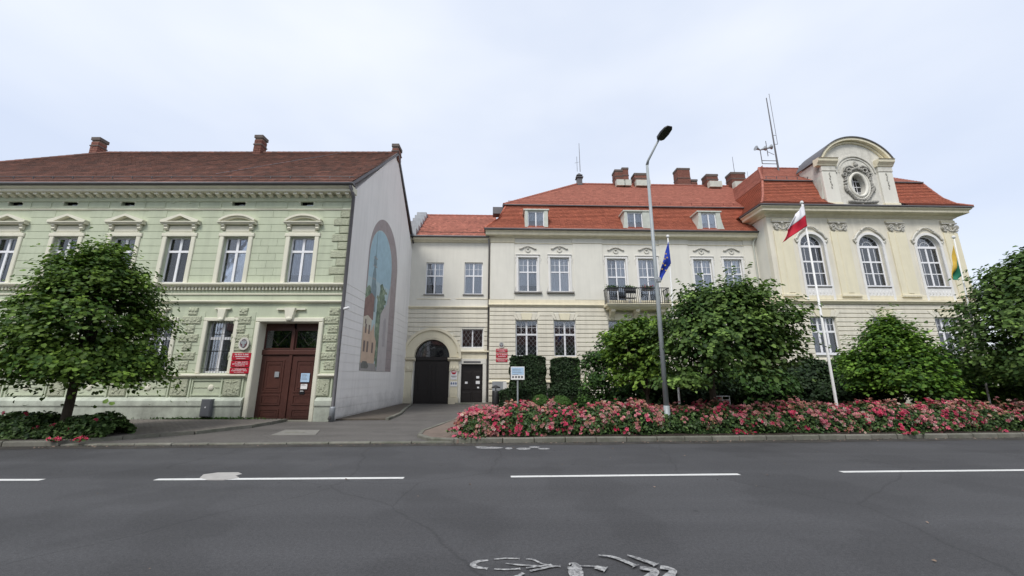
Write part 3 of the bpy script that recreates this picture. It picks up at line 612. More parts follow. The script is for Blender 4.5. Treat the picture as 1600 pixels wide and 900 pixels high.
def stroke(px, wd):
    SZ[0] += .0012
    pts = [Vector((*ground(u, v), 0)) for u, v in px]; vs = []
    wd = wd if isinstance(wd, list) else [wd] * len(pts); P, W = [], []
    for i in range(len(pts) - 1):
        p0, p1, p2, p3 = pts[max(i - 1, 0)], pts[i], pts[i + 1], pts[min(i + 2, len(pts) - 1)]
        for k in range(6):
            t_ = k / 6; P.append(.5 * ((2 * p1) + (p2 - p0) * t_ + (2 * p0 - 5 * p1 + 4 * p2 - p3) * t_ ** 2 + (3 * p1 - p0 - 3 * p2 + p3) * t_ ** 3)); W.append((wd[i] + (wd[i + 1] - wd[i]) * t_) * .55 * random.uniform(.8, 1.1))
    pts = P + [pts[-1]]; wd = W + [wd[-1]]
    for i, p in enumerate(pts):
        d = (pts[min(i + 1, len(pts) - 1)] - pts[max(i - 1, 0)]).normalized(); nr = Vector((-d.y, d.x, 0)) * (wd if not isinstance(wd, list) else wd[i]) / 2
        vs += [(p.x - nr.x, p.y - nr.y, SZ[0]), (p.x + nr.x, p.y + nr.y, SZ[0])]
    m.add(vs, [(2 * i, 2 * i + 2, 2 * i + 3, 2 * i + 1) for i in range(len(pts) - 1)])
stroke([(763, 876.5), (748, 878), (739, 882.5), (744, 887), (762, 889.5)], [.05, .09, .12, .09, .05])
stroke([(772, 875), (790, 873.6), (812, 874)], .045)
stroke([(772, 890.5), (790, 891.3), (813, 890)], .045)
stroke([(822, 875), (833, 876), (846, 882), (862, 886)], [.03, .05, .05, .06])
stroke([(790, 882), (812, 884.5), (840, 886), (876, 886.5)], [.035, .05, .045, .05])
stroke([(822, 889.5), (842, 887), (862, 884.5)], .05)
stroke([(828, 894.5), (845, 891), (863, 887)], .06)
stroke([(818, 898), (808, 903), (790, 908), (770, 915)], [.09, .07, .07, .06])
stroke([(889, 885), (896, 886), (900, 898), (902, 915)], [.06, .22, .24, .2])
stroke([(900, 886.8), (930, 888), (948, 892)], [.05, .04, .1])
stroke([(930, 889), (947, 893)], .14)
stroke([(935, 870.5), (956, 873), (976, 880), (994, 888)], [.03, .09, .11, .11])
stroke([(980, 870.5), (1000, 877), (1026, 886.5)], [.03, .10, .12])
stroke([(1000, 891), (1024, 896), (1010, 910)], [.13, .14, .16])
stroke([(1032, 890), (1052, 895.5), (1040, 910)], [.13, .14, .16])
structure(m.build('bicycle_lane_symbol', PAINTW))

# ------------------------------------------------------------------ GREEN HOUSE
GX, GY = -7.2, 16.3
G = Frame(GX, GY, 0)
GR = thing('green_house', 'pale green two storey stucco house with brown tiled roof and big brown double door', 'house', (GX, GY, 0))
XL = -24.5                                     # left end in local x
cols_x = [-17.75, -15.1, -12.45, -9.9, -7.47, -4.95, -2.03]
zU0, zU1 = G.z(470, 442), G.z(470, 370)
zG0, zG1 = G.z(340, 583), G.z(340, 502)
hwU, hwG = 0.54, 0.56
upper = [(x - hwU, x + hwU, zU0, zU1) for x in cols_x]
gcol = [-17.75, -15.1, -12.45, -9.9, -7.52, -4.98]
lower = [(x - hwG, x + hwG, zG0, zG1) for x in gcol]
dx0, dx1, dz1 = G.x(407.5, 504), G.x(500.3, 504), G.z(465, 503)
zE = G.z(300, 298.5, -.45)                             # underside of cornice band
zA0, zA1 = G.z(370, 321.5), G.z(370, 310.5)
attic = [(G.x(u0, 317), G.x(u1, 317), zA0, zA1) for u0, u1 in ((-68, -46), (14, 36), (100, 122), (190, 211), (363, 384), (470, 490))]
allops = upper + lower + attic + [(dx0, dx1, 0, dz1)]
wall(XL, -.004, 0, zE + 0.2, allops, GREEN, GR)
MB().box(XL, XL + .3, .3, 11.3, 0, zE + .3).box(XL, -0.1, 11.0, 11.3, 0, zE + .3).build('back_wall', GREEN, GR)
zs1, zs2 = G.z(300, 447), G.z(300, 457)        # dentil ledge
zs3 = G.z(300, 472)                            # string course
zS = G.z(300, 586)                             # sill string course
zP1, zP0 = G.z(300, 621), G.z(300, 635)        # plinth top moulding
zM = G.z(300, 329)
for x0, x1, z0, z1 in attic:
    f = MB().box(x0, x1, .17, .22, z0, z1 ).build('attic_window', DARK, GR)
    MB().box(x0 + .22, x1 - .03, .14, .165, z0 + .03, z1 - .03).build('pane', GLASS, f)
    MB().arc((x0 + x1) / 2, z0 + .02, .26, .31, 25, 155, -.025, .01, 10, 1.35).build('arched_head', GTRIM, f)
# upper windows with pediments
def console(m, x, z, s=1):
    m.prismx([(-.02, z), (-.07, z), (-.13, z + .06), (-.10, z + .12), (-.16, z + .19), (-.16, z + .24), (.0, z + .24)], x - .07, x + .07)
for i, (x0, x1, z0, z1) in enumerate(upper):
    cx = (x0 + x1) / 2
    cu = None if i < 3 else CURT
    f = window(GR, x0, x1, z0, z1, 2, 0.31, d=0.15, curtain=cu, cfrac=1.0, fw=.065, post=.10)
    m = MB(); bw = .19
    m.cbox(x0 - bw, x0, -.06, .01, z0 - .08, z1, .02); m.cbox(x1, x1 + bw, -.06, .01, z0 - .08, z1, .02)
    m.cbox(x0 - bw - .05, x1 + bw + .05, -.07, .01, z1, z1 + .16, .02)
    m.build('window_surround', GTRIM, f)
    MB().box(x0 - .03, x1 + .03, -.05, .13, z0 - .05, z0).build('sill', PVC, f)
    m = MB(); zc = z1 + .22; hw = .78
    m.box(x0 + .02, x1 - .02, -.03, .01, zc + .02, zc + .28)
    m.cbox(x0 - .1, x1 + .1, -.05, .01, z1 + .165, z1 + .215, .01)
    console(m, cx - .62, zc + .08); console(m, cx + .62, zc + .08)
    zc += .33
    m.prismx([(.01, zc), (-.18, zc), (-.20, zc + .04), (-.24, zc + .06), (-.24, zc + .10), (.01, zc + .10)], cx - hw - .04, cx + hw + .04)
    if i < 5:
        for sgn in (-1, 1):
            m.prism([(cx + sgn * (hw + .06), zc + .11), (cx + sgn * (hw + .06), zc + .17), (cx, zc + .46), (cx, zc + .36), (cx + sgn * (hw - .22), zc + .11)][::sgn], -.22, .01)
    else:
        m.arc(cx, zc + .11 - 1.02, 1.28, 1.37, 54, 126, -.22, .01, 16)
        m.arc(cx, zc + .11 - 1.02, 1.21, 1.275, 55, 125, -.15, .01, 16)
    m.build('pediment', GTRIM, f)
    MB().prism([(cx - .5, zc + .102), (cx + .5, zc + .102), (cx, zc + .33)], -.05, .012).build('tympanum', GREENB, f)
# ashlar of the upper floor
ops = [(x0 - .2, x1 + .2, z0 - .1, z1 + .17) for x0, x1, z0, z1 in upper] + [(x0 - .25, x1 + .25, z1, z1 + .98) for x0, x1, z0, z1 in upper]
courses(XL, -.62, zs1 + .12, zM, .345, ops, GREEN, GR, 'ashlar_block', depth=.014, joint=.018, blk=.95)
# quoins of the corner (alternating)
nq = 9; hq = (zM - zs1 - .12) / nq
for i in range(nq):
    wq = .70 if i % 2 else .42
    MB().cbox(-wq - .02, -.03, -.055, .01, zs1 + .12 + i * hq + .02, zs1 + .12 + (i + 1) * hq - .02, .025).build('quoin', GREENB, GR)
    if i % 2 == 0: MB().cbox(-.62, -.46, -.022, .01, zs1 + .12 + i * hq + .02, zs1 + .12 + (i + 1) * hq - .02, .01).build('ashlar_block', GREEN, GR)
cornice([(0, 0), (.04, .01), (.06, .05), (.03, .08), (0, .09)], XL, 0, zM, GTRIM, GR, 'moulding')
# frieze panels
for u0, u1 in ((-40, -8), (49, 82), (138, 173), (227, 260), (311, 347), (399, 450), (503, 536)):
    x0, x1 = G.x(u0, 317), G.x(u1, 317); z0, z1 = G.z(300, 325), G.z(300, 312)
    m = MB(); t_ = .04
    m.box(x0, x1, -.025, .01, z1 - t_, z1); m.box(x0, x1, -.025, .01, z0, z0 + t_); m.box(x0, x0 + t_, -.025, .01, z0 + t_, z1 - t_); m.box(x1 - t_, x1, -.025, .01, z0 + t_, z1 - t_)
    m.build('frieze_panel', GREEN, GR)
MB().arc(G.x(284, 318), zA0, .28, .34, 20, 160, -.025, .01, 12, 1.3).build('blind_arch', GREEN, GR)
# main cornice with modillions
zc = zE
cornice([(0, -.32), (.05, -.30), (.08, -.22), (.08, -.02), (.0, 0)], XL, 0, zc, GREEN, GR, 'bed_moulding')
cornice([(0, 0), (.38, 0), (.42, .02), (.42, .13), (.50, .16), (.55, .19), (.55, .24), (0, .26)], XL - .3, 0.16, zc, GTRIM, GR)
mo = None; x = XL + .1
while x < -0.05:
    if mo is None: mo = MB().prismx([(.0, zc - .15), (-.14, zc - .15), (-.22, zc - .11), (-.34, zc - .09), (-.34, zc - .01), (0, zc - .01)], -.085, .085).build('modillion', GTRIM, GR); mo.location.x = x
    else: o = mo.copy(); C.objects.link(o); o.location.x = x
    x += .385
# gutter
MB().tube([(XL - .3, -.62, zc + .29), (.2, -.62, zc + .29)], .065, 8).box(XL - .3, .2, -.56, -.3, zc + .262, zc + .33).build('gutter', ZINCD, GR, True)
# ledge between floors with dentils
cornice([(0, 0), (.10, .0), (.16, .05), (.22, .08), (.22, .14), (.03, .2)], XL, 0.05, zs1 - .05, GTRIM, GR, 'ledge')
d = MB(); x = XL + .05
while x < -.03: d.box(x, x + .075, -.10, .01, zs1 - .18, zs1 - .06); x += .15
d.build('dentils', GTRIM, GR, kind='stuff')
cornice([(0, 0), (.05, .0), (.05, .05), (.0, .05)], XL, 0.0, zs2 - .10, GTRIM, GR, 'moulding')
cornice([(0, 0), (.05, .0), (.10, .04), (.14, .06), (.14, .10), (.02, .14)], XL, 0.04, zs3 - .06, GTRIM, GR, 'string_course')
# ground floor windows
for i, (x0, x1, z0, z1) in enumerate(lower):
    cx = (x0 + x1) / 2
    f = window(GR, x0, x1, z0, z1, 2, 0.33, d=0.17, grille='bars', fw=.065, post=.11)
    m = MB(); bw = .17
    m.cbox(x0 - bw, x0, -.07, .01, z0 - .02, z1, .02); m.cbox(x1, x1 + bw, -.07, .01, z0 - .02, z1, .02); m.cbox(x0 - bw, x1 + bw, -.075, .01, z1, z1 + .15, .02)
    m.build('window_surround', GTRIM, f)
    m = MB(); m.prism([(cx - .17, z1 + .5), (cx + .17, z1 + .5), (cx + .11, z1 + .06), (cx - .11, z1 + .06)], -.14, .01); m.box(cx - .33, cx + .33, -.10, .01, z1 + .50, z1 + .56)
    m.ell((cx, -.12, z1 + .06), (.11, .07, .09), 10, 8); m.build('keystone', GTRIM, f)
# rusticated piers of the ground floor
pz = [480, 493, 507, 521, 535, 549, 563, 578]
pier_c = [(gcol[i] + gcol[i + 1]) / 2 for i in range(5)] + [(gcol[5] + dx0 - 0.35) / 2 + .22, -0.42]
for ci, cx in enumerate(pier_c):
    for k in range(7):
        z1, z0 = G.z(300, pz[k] + 1), G.z(300, pz[k + 1] - 0.5)
        hw = (.19 if k % 2 == 0 else .40)
        if ci == 6: xa, xb = (-.50 if k % 2 == 0 else max(-.78, dx1 + .2)), -.06
        elif ci == 5: xa, xb = cx - hw * .9, cx + hw * .9
        else: xa, xb = cx - hw, cx + hw
        b_ = MB().cbox(xa, xb, -.06, .01, z0, z1, .03).build('rusticated_block', GREENB, GR)
        if ci >= 3:
            m = MB()
            for q in range(5 if hw > .3 else 3):
                m.ell((xa + (xb - xa) * (q + .5) / (5 if hw > .3 else 3), -.065, (z0 + z1) / 2 + random.uniform(-.04, .04)), (.06, .022, .05), 6, 4, random.uniform(0, 3))
            m.build('carved_relief', GREENB, b_, kind='stuff')
# thin joints of flat ashlar beside piers
ops2 = [(x0 - .18, x1 + .18, z0 - .2, z1 + .16) for x0, x1, z0, z1 in lower] + [(dx0 - .25, dx1 + .25, 0, dz1 + .2)]
courses(XL, -.02, zS + .1, zs3 - .42, .37, ops2, GREEN, GR, 'wall_course', depth=.015, joint=.02)
# sill string, panels, plinth
for xa, xb in ((XL, dx0 - .22), (dx1 + .2, 0.03)):
    cornice([(0, 0), (.06, .0), (.12, .05), (.16, .07), (.16, .12), (.02, .15)], xa, xb, zS - .1, GTRIM, GR, 'string_course')
    cornice([(0, 0), (.16, .0), (.18, .04), (.18, .22), (.10, .30), (.04, .34), (.0, .36)], xa, xb, zP0, GPLINTH, GR, 'plinth_moulding')
    MB().box(xa, xb, -.14, .01, -.05, zP0 + .01).build('plinth', GPLINTH, GR)
zb0, zb1 = zP0 + .42, zS - .18
def panel(x0, x1, z0, z1, t_=.045, y=-.045, mt=GREEN):
    m = MB(); m.box(x0, x1, y, .01, z1 - t_, z1); m.box(x0, x1, y, .01, z0, z0 + t_); m.box(x0, x0 + t_, y, .01, z0 + t_, z1 - t_); m.box(x1 - t_, x1, y, .01, z0 + t_, z1 - t_)
    return m.build('apron_panel', mt, GR)
for cx in gcol:
    p = panel(cx - .78, cx + .78, zb0, zb1); zz = (zb0 + zb1) / 2
    MB().box(cx - .7, cx - .16, -.02, .01, zz - .012, zz + .012).box(cx + .16, cx + .7, -.02, .01, zz - .012, zz + .012).build('groove_bar', GREENB, p)
    MB().ell((cx, -.01, zz), (.12, .05, .12), 14, 8).build('boss', GTRIM, p)
for cx in pier_c:
    if cx == pier_c[-1]: x0, x1 = -.72, -.18
    else: x0, x1 = cx - .34, cx + .34
    if cx != pier_c[-1] and x1 > dx0 - .22 and x0 < dx1: x1 = dx0 - .26; x0 = min(x0, x1 - .6)
    p = MB().cbox(x0, x1, -.07, .01, zb0 - .02, zb1 + .02, .03).build('carved_panel', GREENB, GR)
    m = MB()
    for q in range(14): m.ell((random.uniform(x0 + .08, x1 - .08), -.075, random.uniform(zb0 + .06, zb1 - .06)), (.075, .022, .03), 6, 4, random.uniform(0, 3))
    m.build('carved_relief', GREENB, p, kind='stuff')
    for s_ in (x0 - .12, x1 + .05): MB().box(s_, s_ + .06, -.05, .01, zb0 - .05, zb1 + .06).build('pilaster_strip', GREEN, GR)
# the double door
D = MB(); bw = .17
D.cbox(dx0 - bw, dx0 + .015, -.10, .4, 0, dz1 - .015, .03).cbox(dx1 - .015, dx1 + bw, -.10, .4, 0, dz1 - .015, .03).cbox(dx0 - bw, dx1 + bw, -.105, .4, dz1 - .015, dz1 + .17, .03)
dsur = D.build('door_surround', GTRIM, GR)
m = MB(); cx = (dx0 + dx1) / 2; m.prism([(cx - .22, dz1 + .58), (cx + .22, dz1 + .58), (cx + .13, dz1 + .10), (cx - .13, dz1 + .10)], -.2, .01); m.box(cx - .6, cx + .6, -.10, .01, dz1 + .5, dz1 + .56).ell((cx, -.17, dz1 + .10), (.13, .09, .1), 10, 8)
m.build('keystone', GTRIM, dsur)
yD = .42; zT = G.z(465, 549, yD)
door = MB().box(dx0, dx1, yD, yD + .1, 0.02, zT - .12).build('double_door', DOORB, GR)
MB().cbox(dx0, dx1, yD - .10, yD + .1, zT - .16, zT + .06, .03).build('transom_beam', DOORB, door)
mid = (dx0 + dx1) / 2
MB().prism([(mid - .06, .05), (mid + .06, .05), (mid + .06, dz1 - .3), (mid, dz1 - .2), (mid - .06, dz1 - .3)], yD - .08, yD).build('centre_post', DOORB, door)
for s_, (a, b) in enumerate(((dx0, mid - .06), (mid + .06, dx1))):
    lf = MB().box(a + .015, b - .015, yD - .03, yD - .002, .04, zT - .18).build('door_leaf', DOORB, door)
    A, B = a + .18, b - .18
    for (q0, q1, dep) in ((.10, .48, .03), (.62, 1.05, .03), (1.12, 2.55, .03)):
        m = MB(); t_ = .06
        for rr, yy in ((0, .055), (.10, .04)):
            a2, b2, p, q = A + rr, B - rr, q0 + rr * .8, min(q1, zT - .35) - rr * .8
            m.box(a2, b2, yD - yy, yD - .03, q - t_, q); m.box(a2, b2, yD - yy, yD - .03, p, p + t_); m.box(a2, a2 + t_, yD - yy, yD - .03, p + t_, q - t_); m.box(b2 - t_, b2, yD - yy, yD - .03, p + t_, q - t_)
        if q1 > 2:
            for zz in (2.25, 1.3): m.box(A + .16, B - .16, yD - .05, yD - .03, zz, zz + .06)
        m.build('door_panel', DOORB, lf)
    # transom light
    fr = MB(); z0_, z1_ = zT + .08, dz1 - .02
    fr.box(a, a + .06, yD, yD + .07, z0_, z1_).box(b - .06, b, yD, yD + .07, z0_, z1_).box(a + .06, b - .06, yD, yD + .07, z1_ - .3, z1_).box(a + .06, b - .06, yD, yD + .07, z0_, z0_ + .06)
    tl = fr.build('transom_light', DOORB, door)
    MB().box(a + .06, b - .06, yD + .03, yD + .035, z0_ + .06, z1_ - .3).build('pane', GLASS, tl)
    mc = (a + b) / 2; MB().tube([(a + .1, yD + .01, z1_ - .32), (mc, yD + .01, z0_ + .16), (b - .1, yD + .01, z1_ - .32)], .006, 5).build('tracery', CAPST, tl)
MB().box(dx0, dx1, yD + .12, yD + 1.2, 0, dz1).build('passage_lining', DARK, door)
x_, z_ = G.hit(434, 585, yD); MB().box(x_ - .09, x_ + .09, yD - .075, yD - .055, z_ - .11, z_ + .11).build('letter_plate', ZINC, door)
for (u, v, wd, ht, mt, nm) in ((477, 590, .36, .36, SIGNBLUE, 'pale_notice'), (475, 604, .27, .2, WHITE, 'white_notice'), (472, 613, .2, .16, DARK, 'black_notice')):
    x_, z_ = G.hit(u, v, yD - .06); f = MB().box(x_ - wd / 2, x_ + wd / 2, yD - .075, yD - .06, z_ - ht / 2, z_ + ht / 2).build(nm, mt, door)
    m = MB()
    for k in range(5 if ht > .3 else 2): m.box(x_ - wd * .4, x_ + wd * random.uniform(.1, .4), yD - .078, yD - .074, z_ + ht * (.36 - k * .15), z_ + ht * (.36 - k * .15) + .012)
    m.build('print', DARKLINE if mt is not DARK else WHITE, f)
MB().box(dx0, dx1, -.15, yD, -.02, .045).build('threshold', KERB, GR)
# downpipe at the corner
MB().tube([(.08, -.58, zc + .25), (.10, -.16, zc - .15), (.10, -.16, .35), (.06, -.28, .12)], .075, 10).build('downpipe', ZINCD, GR, True)
MB().lathe([(.11, 0), (.11, .55), (.09, .6)], .10, -.18, 10).build('pipe_shoe', ZINC, GR, True)
# roof
yr, zr = 22.0 - GY, 15.47
z0r = zc + .31; e0 = -.62
rx0 = -25.6 - GX; xeL = XL - .3 - .0
prof = [(e0, z0r), (yr, zr)]
Lr = math.hypot(yr - e0, zr - z0r)
tile_surface('roof_tiles', prof, lambda b: -21.6 - .3 + (rx0 + 21.9) * min(1, b / Lr) if False else (XL - .3) + (rx0 - XL + .3) * min(1, b / Lr), lambda b: 0.12, .21, .32, TILE_B, GR, tvar=.13, thk=.05, butt_shade=.42)
yb_ = 2 * yr - e0
m = MB(); m.add([(XL - .3, e0 + .02, z0r - .03), (.1, e0 + .02, z0r - .03), (.1, yr, zr - .03), (rx0, yr, zr - .03), (XL - .3, yb_, z0r - .03), (.1, yb_, z0r - .03)], [(0, 1, 2, 3), (3, 2, 5, 4), (0, 3, 4)])
roof = m.build('roof', TILE_D, GR)
at = roof.data.attributes.new('tone', 'FLOAT', 'FACE'); at.data.foreach_set('value', [.5, .5, .5])
ridge_caps([(rx0, yr, zr + .02), (.1, yr, zr + .02)], TILE_B, GR, .11)
ridge_caps([(XL - .3, e0, z0r), (rx0, yr, zr + .02)], TILE_B, GR, .10)
m = MB(); sy, sz = e0 + .5, z0r + .5 * (zr - z0r) / (yr - e0) + .15
m.tube([(XL, sy, sz), (.0, sy, sz)], .012, 4).tube([(XL, sy, sz - .1), (.0, sy, sz - .1)], .012, 4)
x = XL
while x < 0: m.box(x, x + .02, sy - .01, sy + .03, sz - .2, sz + .02); x += .9
m.build('snow_guard', ZINCD, GR)
ladder = MB(); p0, p1 = Vector((-6.9, e0, z0r + .06)), Vector((-3.4, yr, zr + .06))
ladder.tube([p0 + Vector((0, 1.2, 1.05)), p1], .009, 4).build('lightning_conductor', ZINC, GR)
chimney(GR, G.x(155, 228, yr), yr, 15.2, G.z(157, 221, yr), .46, .5, base=False)
chimney(GR, G.x(407, 228, yr), yr, 15.2, G.z(407, 217.5, yr), .44, .5, base=False)
chimney(GR, -.12, yr + .25, 15.0, G.z(622, 229, yr), .36, .7, base=False)
# gable side wall (local x = 0 plane), with courses and the painted mural
zf = zE + .3
gable = [(0, 0), (11.3, 0), (11.3, 10.6), (yr, zr - .02), (0.0, 10.35)]
a = [(-.3, p[0] if i else .33, p[1]) for i, p in enumerate(gable)]
gw = MB().prismx([(.012, 0), (11.35, 0), (11.35, z0r - .15), (yr, zr - .06), (0.012, z0r - .1)], -.34, -.0005)
side = gw.build('side_wall', WHITEW, GR)
def S(u, v):      # pixel on the side wall -> local (y, z)
    d = ray(u, v); t = GX / d.x; p = Vector((0, 0, CAMZ)) + d * t
    return p.y - GY, p.z
# verge and dark edge trim
MB().prismx([(e0 + .1, z0r - .12), (e0 + .1, z0r + .06), (yr, zr + .06), (yr, zr - .14)], .0, .10).prismx([(yr, zr - .14), (yr, zr + .06), (yb_, z0r + .06), (yb_, z0r - .12)], .0, .10).build('verge', ZINCD, GR)
mural_L = [S(u, v) for u, v in ((560.4, 579.6), (561.5, 546), (569, 486), (576.6, 395.5), (578.5, 365))]
y0m, y1m = S(560.4, 579.6)[0], S(610, 580)[0]
zm0 = S(585, 580)[1]
k = 0; hh = .372; zc_ = .12
while zc_ + hh < 6.3:
    zmid = zc_ + hh / 2
    segs = [(0.02, 11.3)]
    if zmid > zm0: segs = [(0.02, y0m - .02), (y1m + .02, 10.7)]
    for a_, b_ in segs:
        if b_ - a_ > .1: MB().add(*(lambda M_: (M_.v, M_.f))(MB().prismx([(a_, zc_ + .016), (b_, zc_ + .016), (b_, zc_ + hh - .016), (a_, zc_ + hh - .016)], -.002, .016))).build('wall_course', WHITEW, side)
    zc_ += hh
cm = (y0m + y1m) / 2; rad = (y1m - y0m) / 2; ztop = S(593.6, 333)[1]; zspr = ztop - rad * 1.05
MU = {k: mural(k, c, v) for k, c, v in (('sky', (0.38, 0.53, 0.61), .1), ('skylow', (0.47, 0.58, 0.61), .1), ('reveal', (0.36, 0.31, 0.31), .12), ('shade', (0.40, 0.37, 0.38), .1), ('wall', (0.50, 0.47, 0.47), .1),
     ('peach', (0.58, 0.44, 0.34), .12), ('cream', (0.60, 0.55, 0.46), .1), ('roof', (0.27, 0.18, 0.16), .2), ('window', (0.20, 0.16, 0.15), .2), ('tree', (0.20, 0.26, 0.19), .5), ('tree2', (0.28, 0.34, 0.25), .5), ('tree3', (0.13, 0.18, 0.13), .5), ('tower', (0.24, 0.31, 0.34), .25),
     ('street', (0.36, 0.34, 0.33), .15), ('stone', (0.18, 0.18, 0.17), .3), ('line', (0.26, 0.24, 0.25), .1))}
def paint(pts, key, layer, name):
    x1 = 0.002 + layer * 0.002 + random.random() * 1e-4
    return MB().prismx(pts, x1 - .0018, x1).build(name, MU[key], MUR)
MUR = bpy.data.objects.new('mural', None); C.objects.link(MUR); MUR.parent = GR
def archpts(c, r, zs, zb, nn=22, flat=1.05):
    return [(c - r, zb)] + [(c - r * math.cos(math.pi * i / nn), zs + r * flat * math.sin(math.pi * i / nn)) for i in range(nn + 1)] + [(c + r, zb)]
paint(archpts(cm, rad, zspr, zm0), 'reveal', 1, 'painted_arch')
ci = y0m + rad * .80; ri = rad * .74; zsi = zspr - .12
paint([(max(p[0], y0m), p[1]) for p in archpts(ci, ri, zsi, zm0)], 'skylow', 2, 'painted_sky')
W0, W1, ZB, ZT = y0m, ci + ri, zm0, zsi + ri
f_ = lambda a, b: (W0 + (W1 - W0) * a, ZB + (ZT - ZB) * b)
P_ = lambda *q: [f_(a, b) for a, b in q]
paint([(max(p[0], y0m), max(p[1], f_(0, .62)[1])) for p in archpts(ci, ri * .985, zsi - .02, zm0)], 'sky', 3, 'painted_sky')
def blob(cx, cz, rx, rz, n=26, j=.18):
    return P_(*[(cx + rx * math.cos(t) * (1 + random.uniform(-j, j)), cz + rz * math.sin(t) * (1 + random.uniform(-j, j))) for t in np.linspace(0, 6.28, n, endpoint=False)])
paint(blob(.62, .32, .17, .29, 40, .10), 'tree', 4, 'painted_trees')
for q_ in range(46):
    a_, b_ = random.uniform(.46, .84), random.uniform(.06, .62)
    paint(blob(a_, b_, random.uniform(.03, .08), random.uniform(.012, .03), 9, .3), random.choice(['tree', 'tree2', 'tree2', 'tree3']), 4.15 + q_ * .015, 'painted_foliage')
for q_ in range(14): paint(blob(random.uniform(.0, .16), random.uniform(.44, .56), .05, .02, 9, .3), random.choice(['tree', 'tree2', 'tree3']), 4.9 + q_ * .02, 'painted_foliage')
paint(P_((.18, .40), (.40, .40), (.38, .58), (.34, .60), (.34, .66), (.30, .70), (.33, .74), (.28, .80), (.27, .90), (.26, .80), (.20, .75), (.24, .70), (.21, .66), (.19, .60)), 'tower', 6, 'painted_tower')
paint(P_((.262, .86), (.275, .86), (.275, .99), (.268, 1.02)), 'tower', 6, 'painted_spire')
for zz_ in (.62, .71, .77): paint(P_((.20, zz_), (.345, zz_), (.345, zz_ + .008), (.20, zz_ + .008)), 'street', 6.5, 'painted_tower_band')
paint(P_((.0, .34), (.34, .34), (.34, .50), (.22, .52), (.0, .46)), 'roof', 7, 'painted_roof')
paint(P_((.0, .04), (.30, .05), (.30, .34), (.14, .36), (.0, .34)), 'cream', 8, 'painted_house')
paint(P_((.02, .03), (.50, .05), (.52, .20), (.44, .24), (.40, .32), (.30, .26), (.02, .28)), 'peach', 9, 'painted_house')
for a, b, w_, h_ in ((.06, .12, .06, .07), (.18, .12, .06, .07), (.36, .12, .06, .07), (.08, .24, .05, .06), (.20, .24, .05, .06), (.06, .30, .04, .03)): paint(P_((a, b), (a + w_, b), (a + w_, b + h_), (a, b + h_)), 'window', 10, 'painted_window')
paint(P_((.0, .0), (.62, .0), (.55, .05), (.0, .05)), 'street', 11, 'painted_street')
paint(P_((.03, .035), (.08, .06), (.22, .06), (.30, .03), (.26, .015), (.04, .015)), 'stone', 12, 'painted_stone')
paint([f_(.62, 0), (W1, ZB), (W1, zsi - .6), f_(.86, .50), f_(.70, .44), f_(.62, .40)], 'wall', 12, 'painted_niche_wall')
paint(archpts(f_(.84, 0)[0], .22, f_(0, .36)[1], f_(0, .18)[1], 10, 1.1), 'shade', 13, 'painted_shield')
for i in range(7): paint([(W1 + .08, ZB + .2 + i * .5), (y1m - .02, ZB + .2 + i * .5), (y1m - .02, ZB + .22 + i * .5), (W1 + .08, ZB + .22 + i * .5)], 'line', 3, 'painted_joint')
# security camera, meter cabinet, plaques on the green house
t = thing('security_camera', 'small white security camera on the corner of the green house above the mural street', 'camera', (GX + .0, GY - .1, G.z(545, 484)))
MB().box(-.02, .22, -.02, .02, .02, .06).build('bracket', WHITE, t); MB().tube([(.12, -.05, .0), (.40, -.12, .06)], .055, 8).build('camera_housing', WHITE, t)
x_, z_ = G.hit(325, 637, -.16)
t = thing('meter_cabinet', 'grey metal gas meter cabinet on the plinth of the green house', 'utility cabinet', (GX + x_, GY - .14, z_))
MB().cbox(-.20, .20, -.16, 0, -.33, .33, .01).build('cabinet_body', mat('cabinet_grey', (.12, .125, .135), .5, .08, 4), t); MB().cbox(-.17, .17, -.172, -.158, -.30, .30, .004).build('cabinet_door', MATS['cabinet_grey'], t); MB().ell((.0, -.175, .02), (.03, .01, .03), 8, 5).build('badge', WHITE, t)
for (va, vb, lab) in ((551, 563, 'topmost red plaque of three beside the barred window of the green house'), (563.5, 574, 'middle red plaque of three beside the barred window of the green house'), (574.5, 584, 'lowest red plaque of three beside the barred window of the green house')):
    x0, x1 = G.x(361, 566, -.1) , G.x(391, 566, -.1); z1, z0 = G.z(376, va, -.1), G.z(376, vb, -.1)
    plaque((GX + x0, GY - .08, z0 + .01), 0, x1 - x0, z1 - z0 - .02, lab, [(.7, .17), (.8, .15), (.5, .10)], 'red plaques on the green house')
x_, z_ = G.hit(381, 537, -.1); emblem((GX + x_, GY - .07, z_), 0, .52, 'oval grey eagle emblem above the red plaques on the green house')

# ------------------------------------------------------------------ TOWN HALL COMPLEX (gatehouse + town hall), yaw 1.8 deg
TX, TY, TYAW = -1.55, 26.8, 1.8
T = Frame(TX, TY, TYAW)
def tw(x, y, z):  # local -> world
    p = T.o + T.ex * x + T.ey * y; return (p.x, p.y, z)
GH = thing('gatehouse', 'low cream gatehouse with black arched gate between the green house and the town hall', 'building', (TX, TY, 0), R(TYAW))
GYO = .22
gL = -5.75
hz = lambda u, v, y=GYO: T.z(u, v, y)
hx = lambda u, v, y=GYO: T.x(u, v, y)
gw1 = T.rect(665, 693, 410, 460, GYO); gw2 = T.rect(725.5, 754, 410, 460, GYO)
gg = T.rect(721.5, 754.5, 514, 543, GYO); gd = T.rect(720, 754, 569, 631, GYO); gd = (gd[0], gd[1], 0, gd[3])
ax0, ax1 = hx(645.5, 590), hx(701.5, 590); acx = (ax0 + ax1) / 2; ar = (ax1 - ax0) / 2; azs = hz(673, 530.5) - ar
zEv = T.z(700, 376.5, GYO - .3) + .08
wall(gL, -.01, 0, zEv + .2, [gw1, gw2], YELP, GH, 'wall_upper', y0=GYO) if False else None
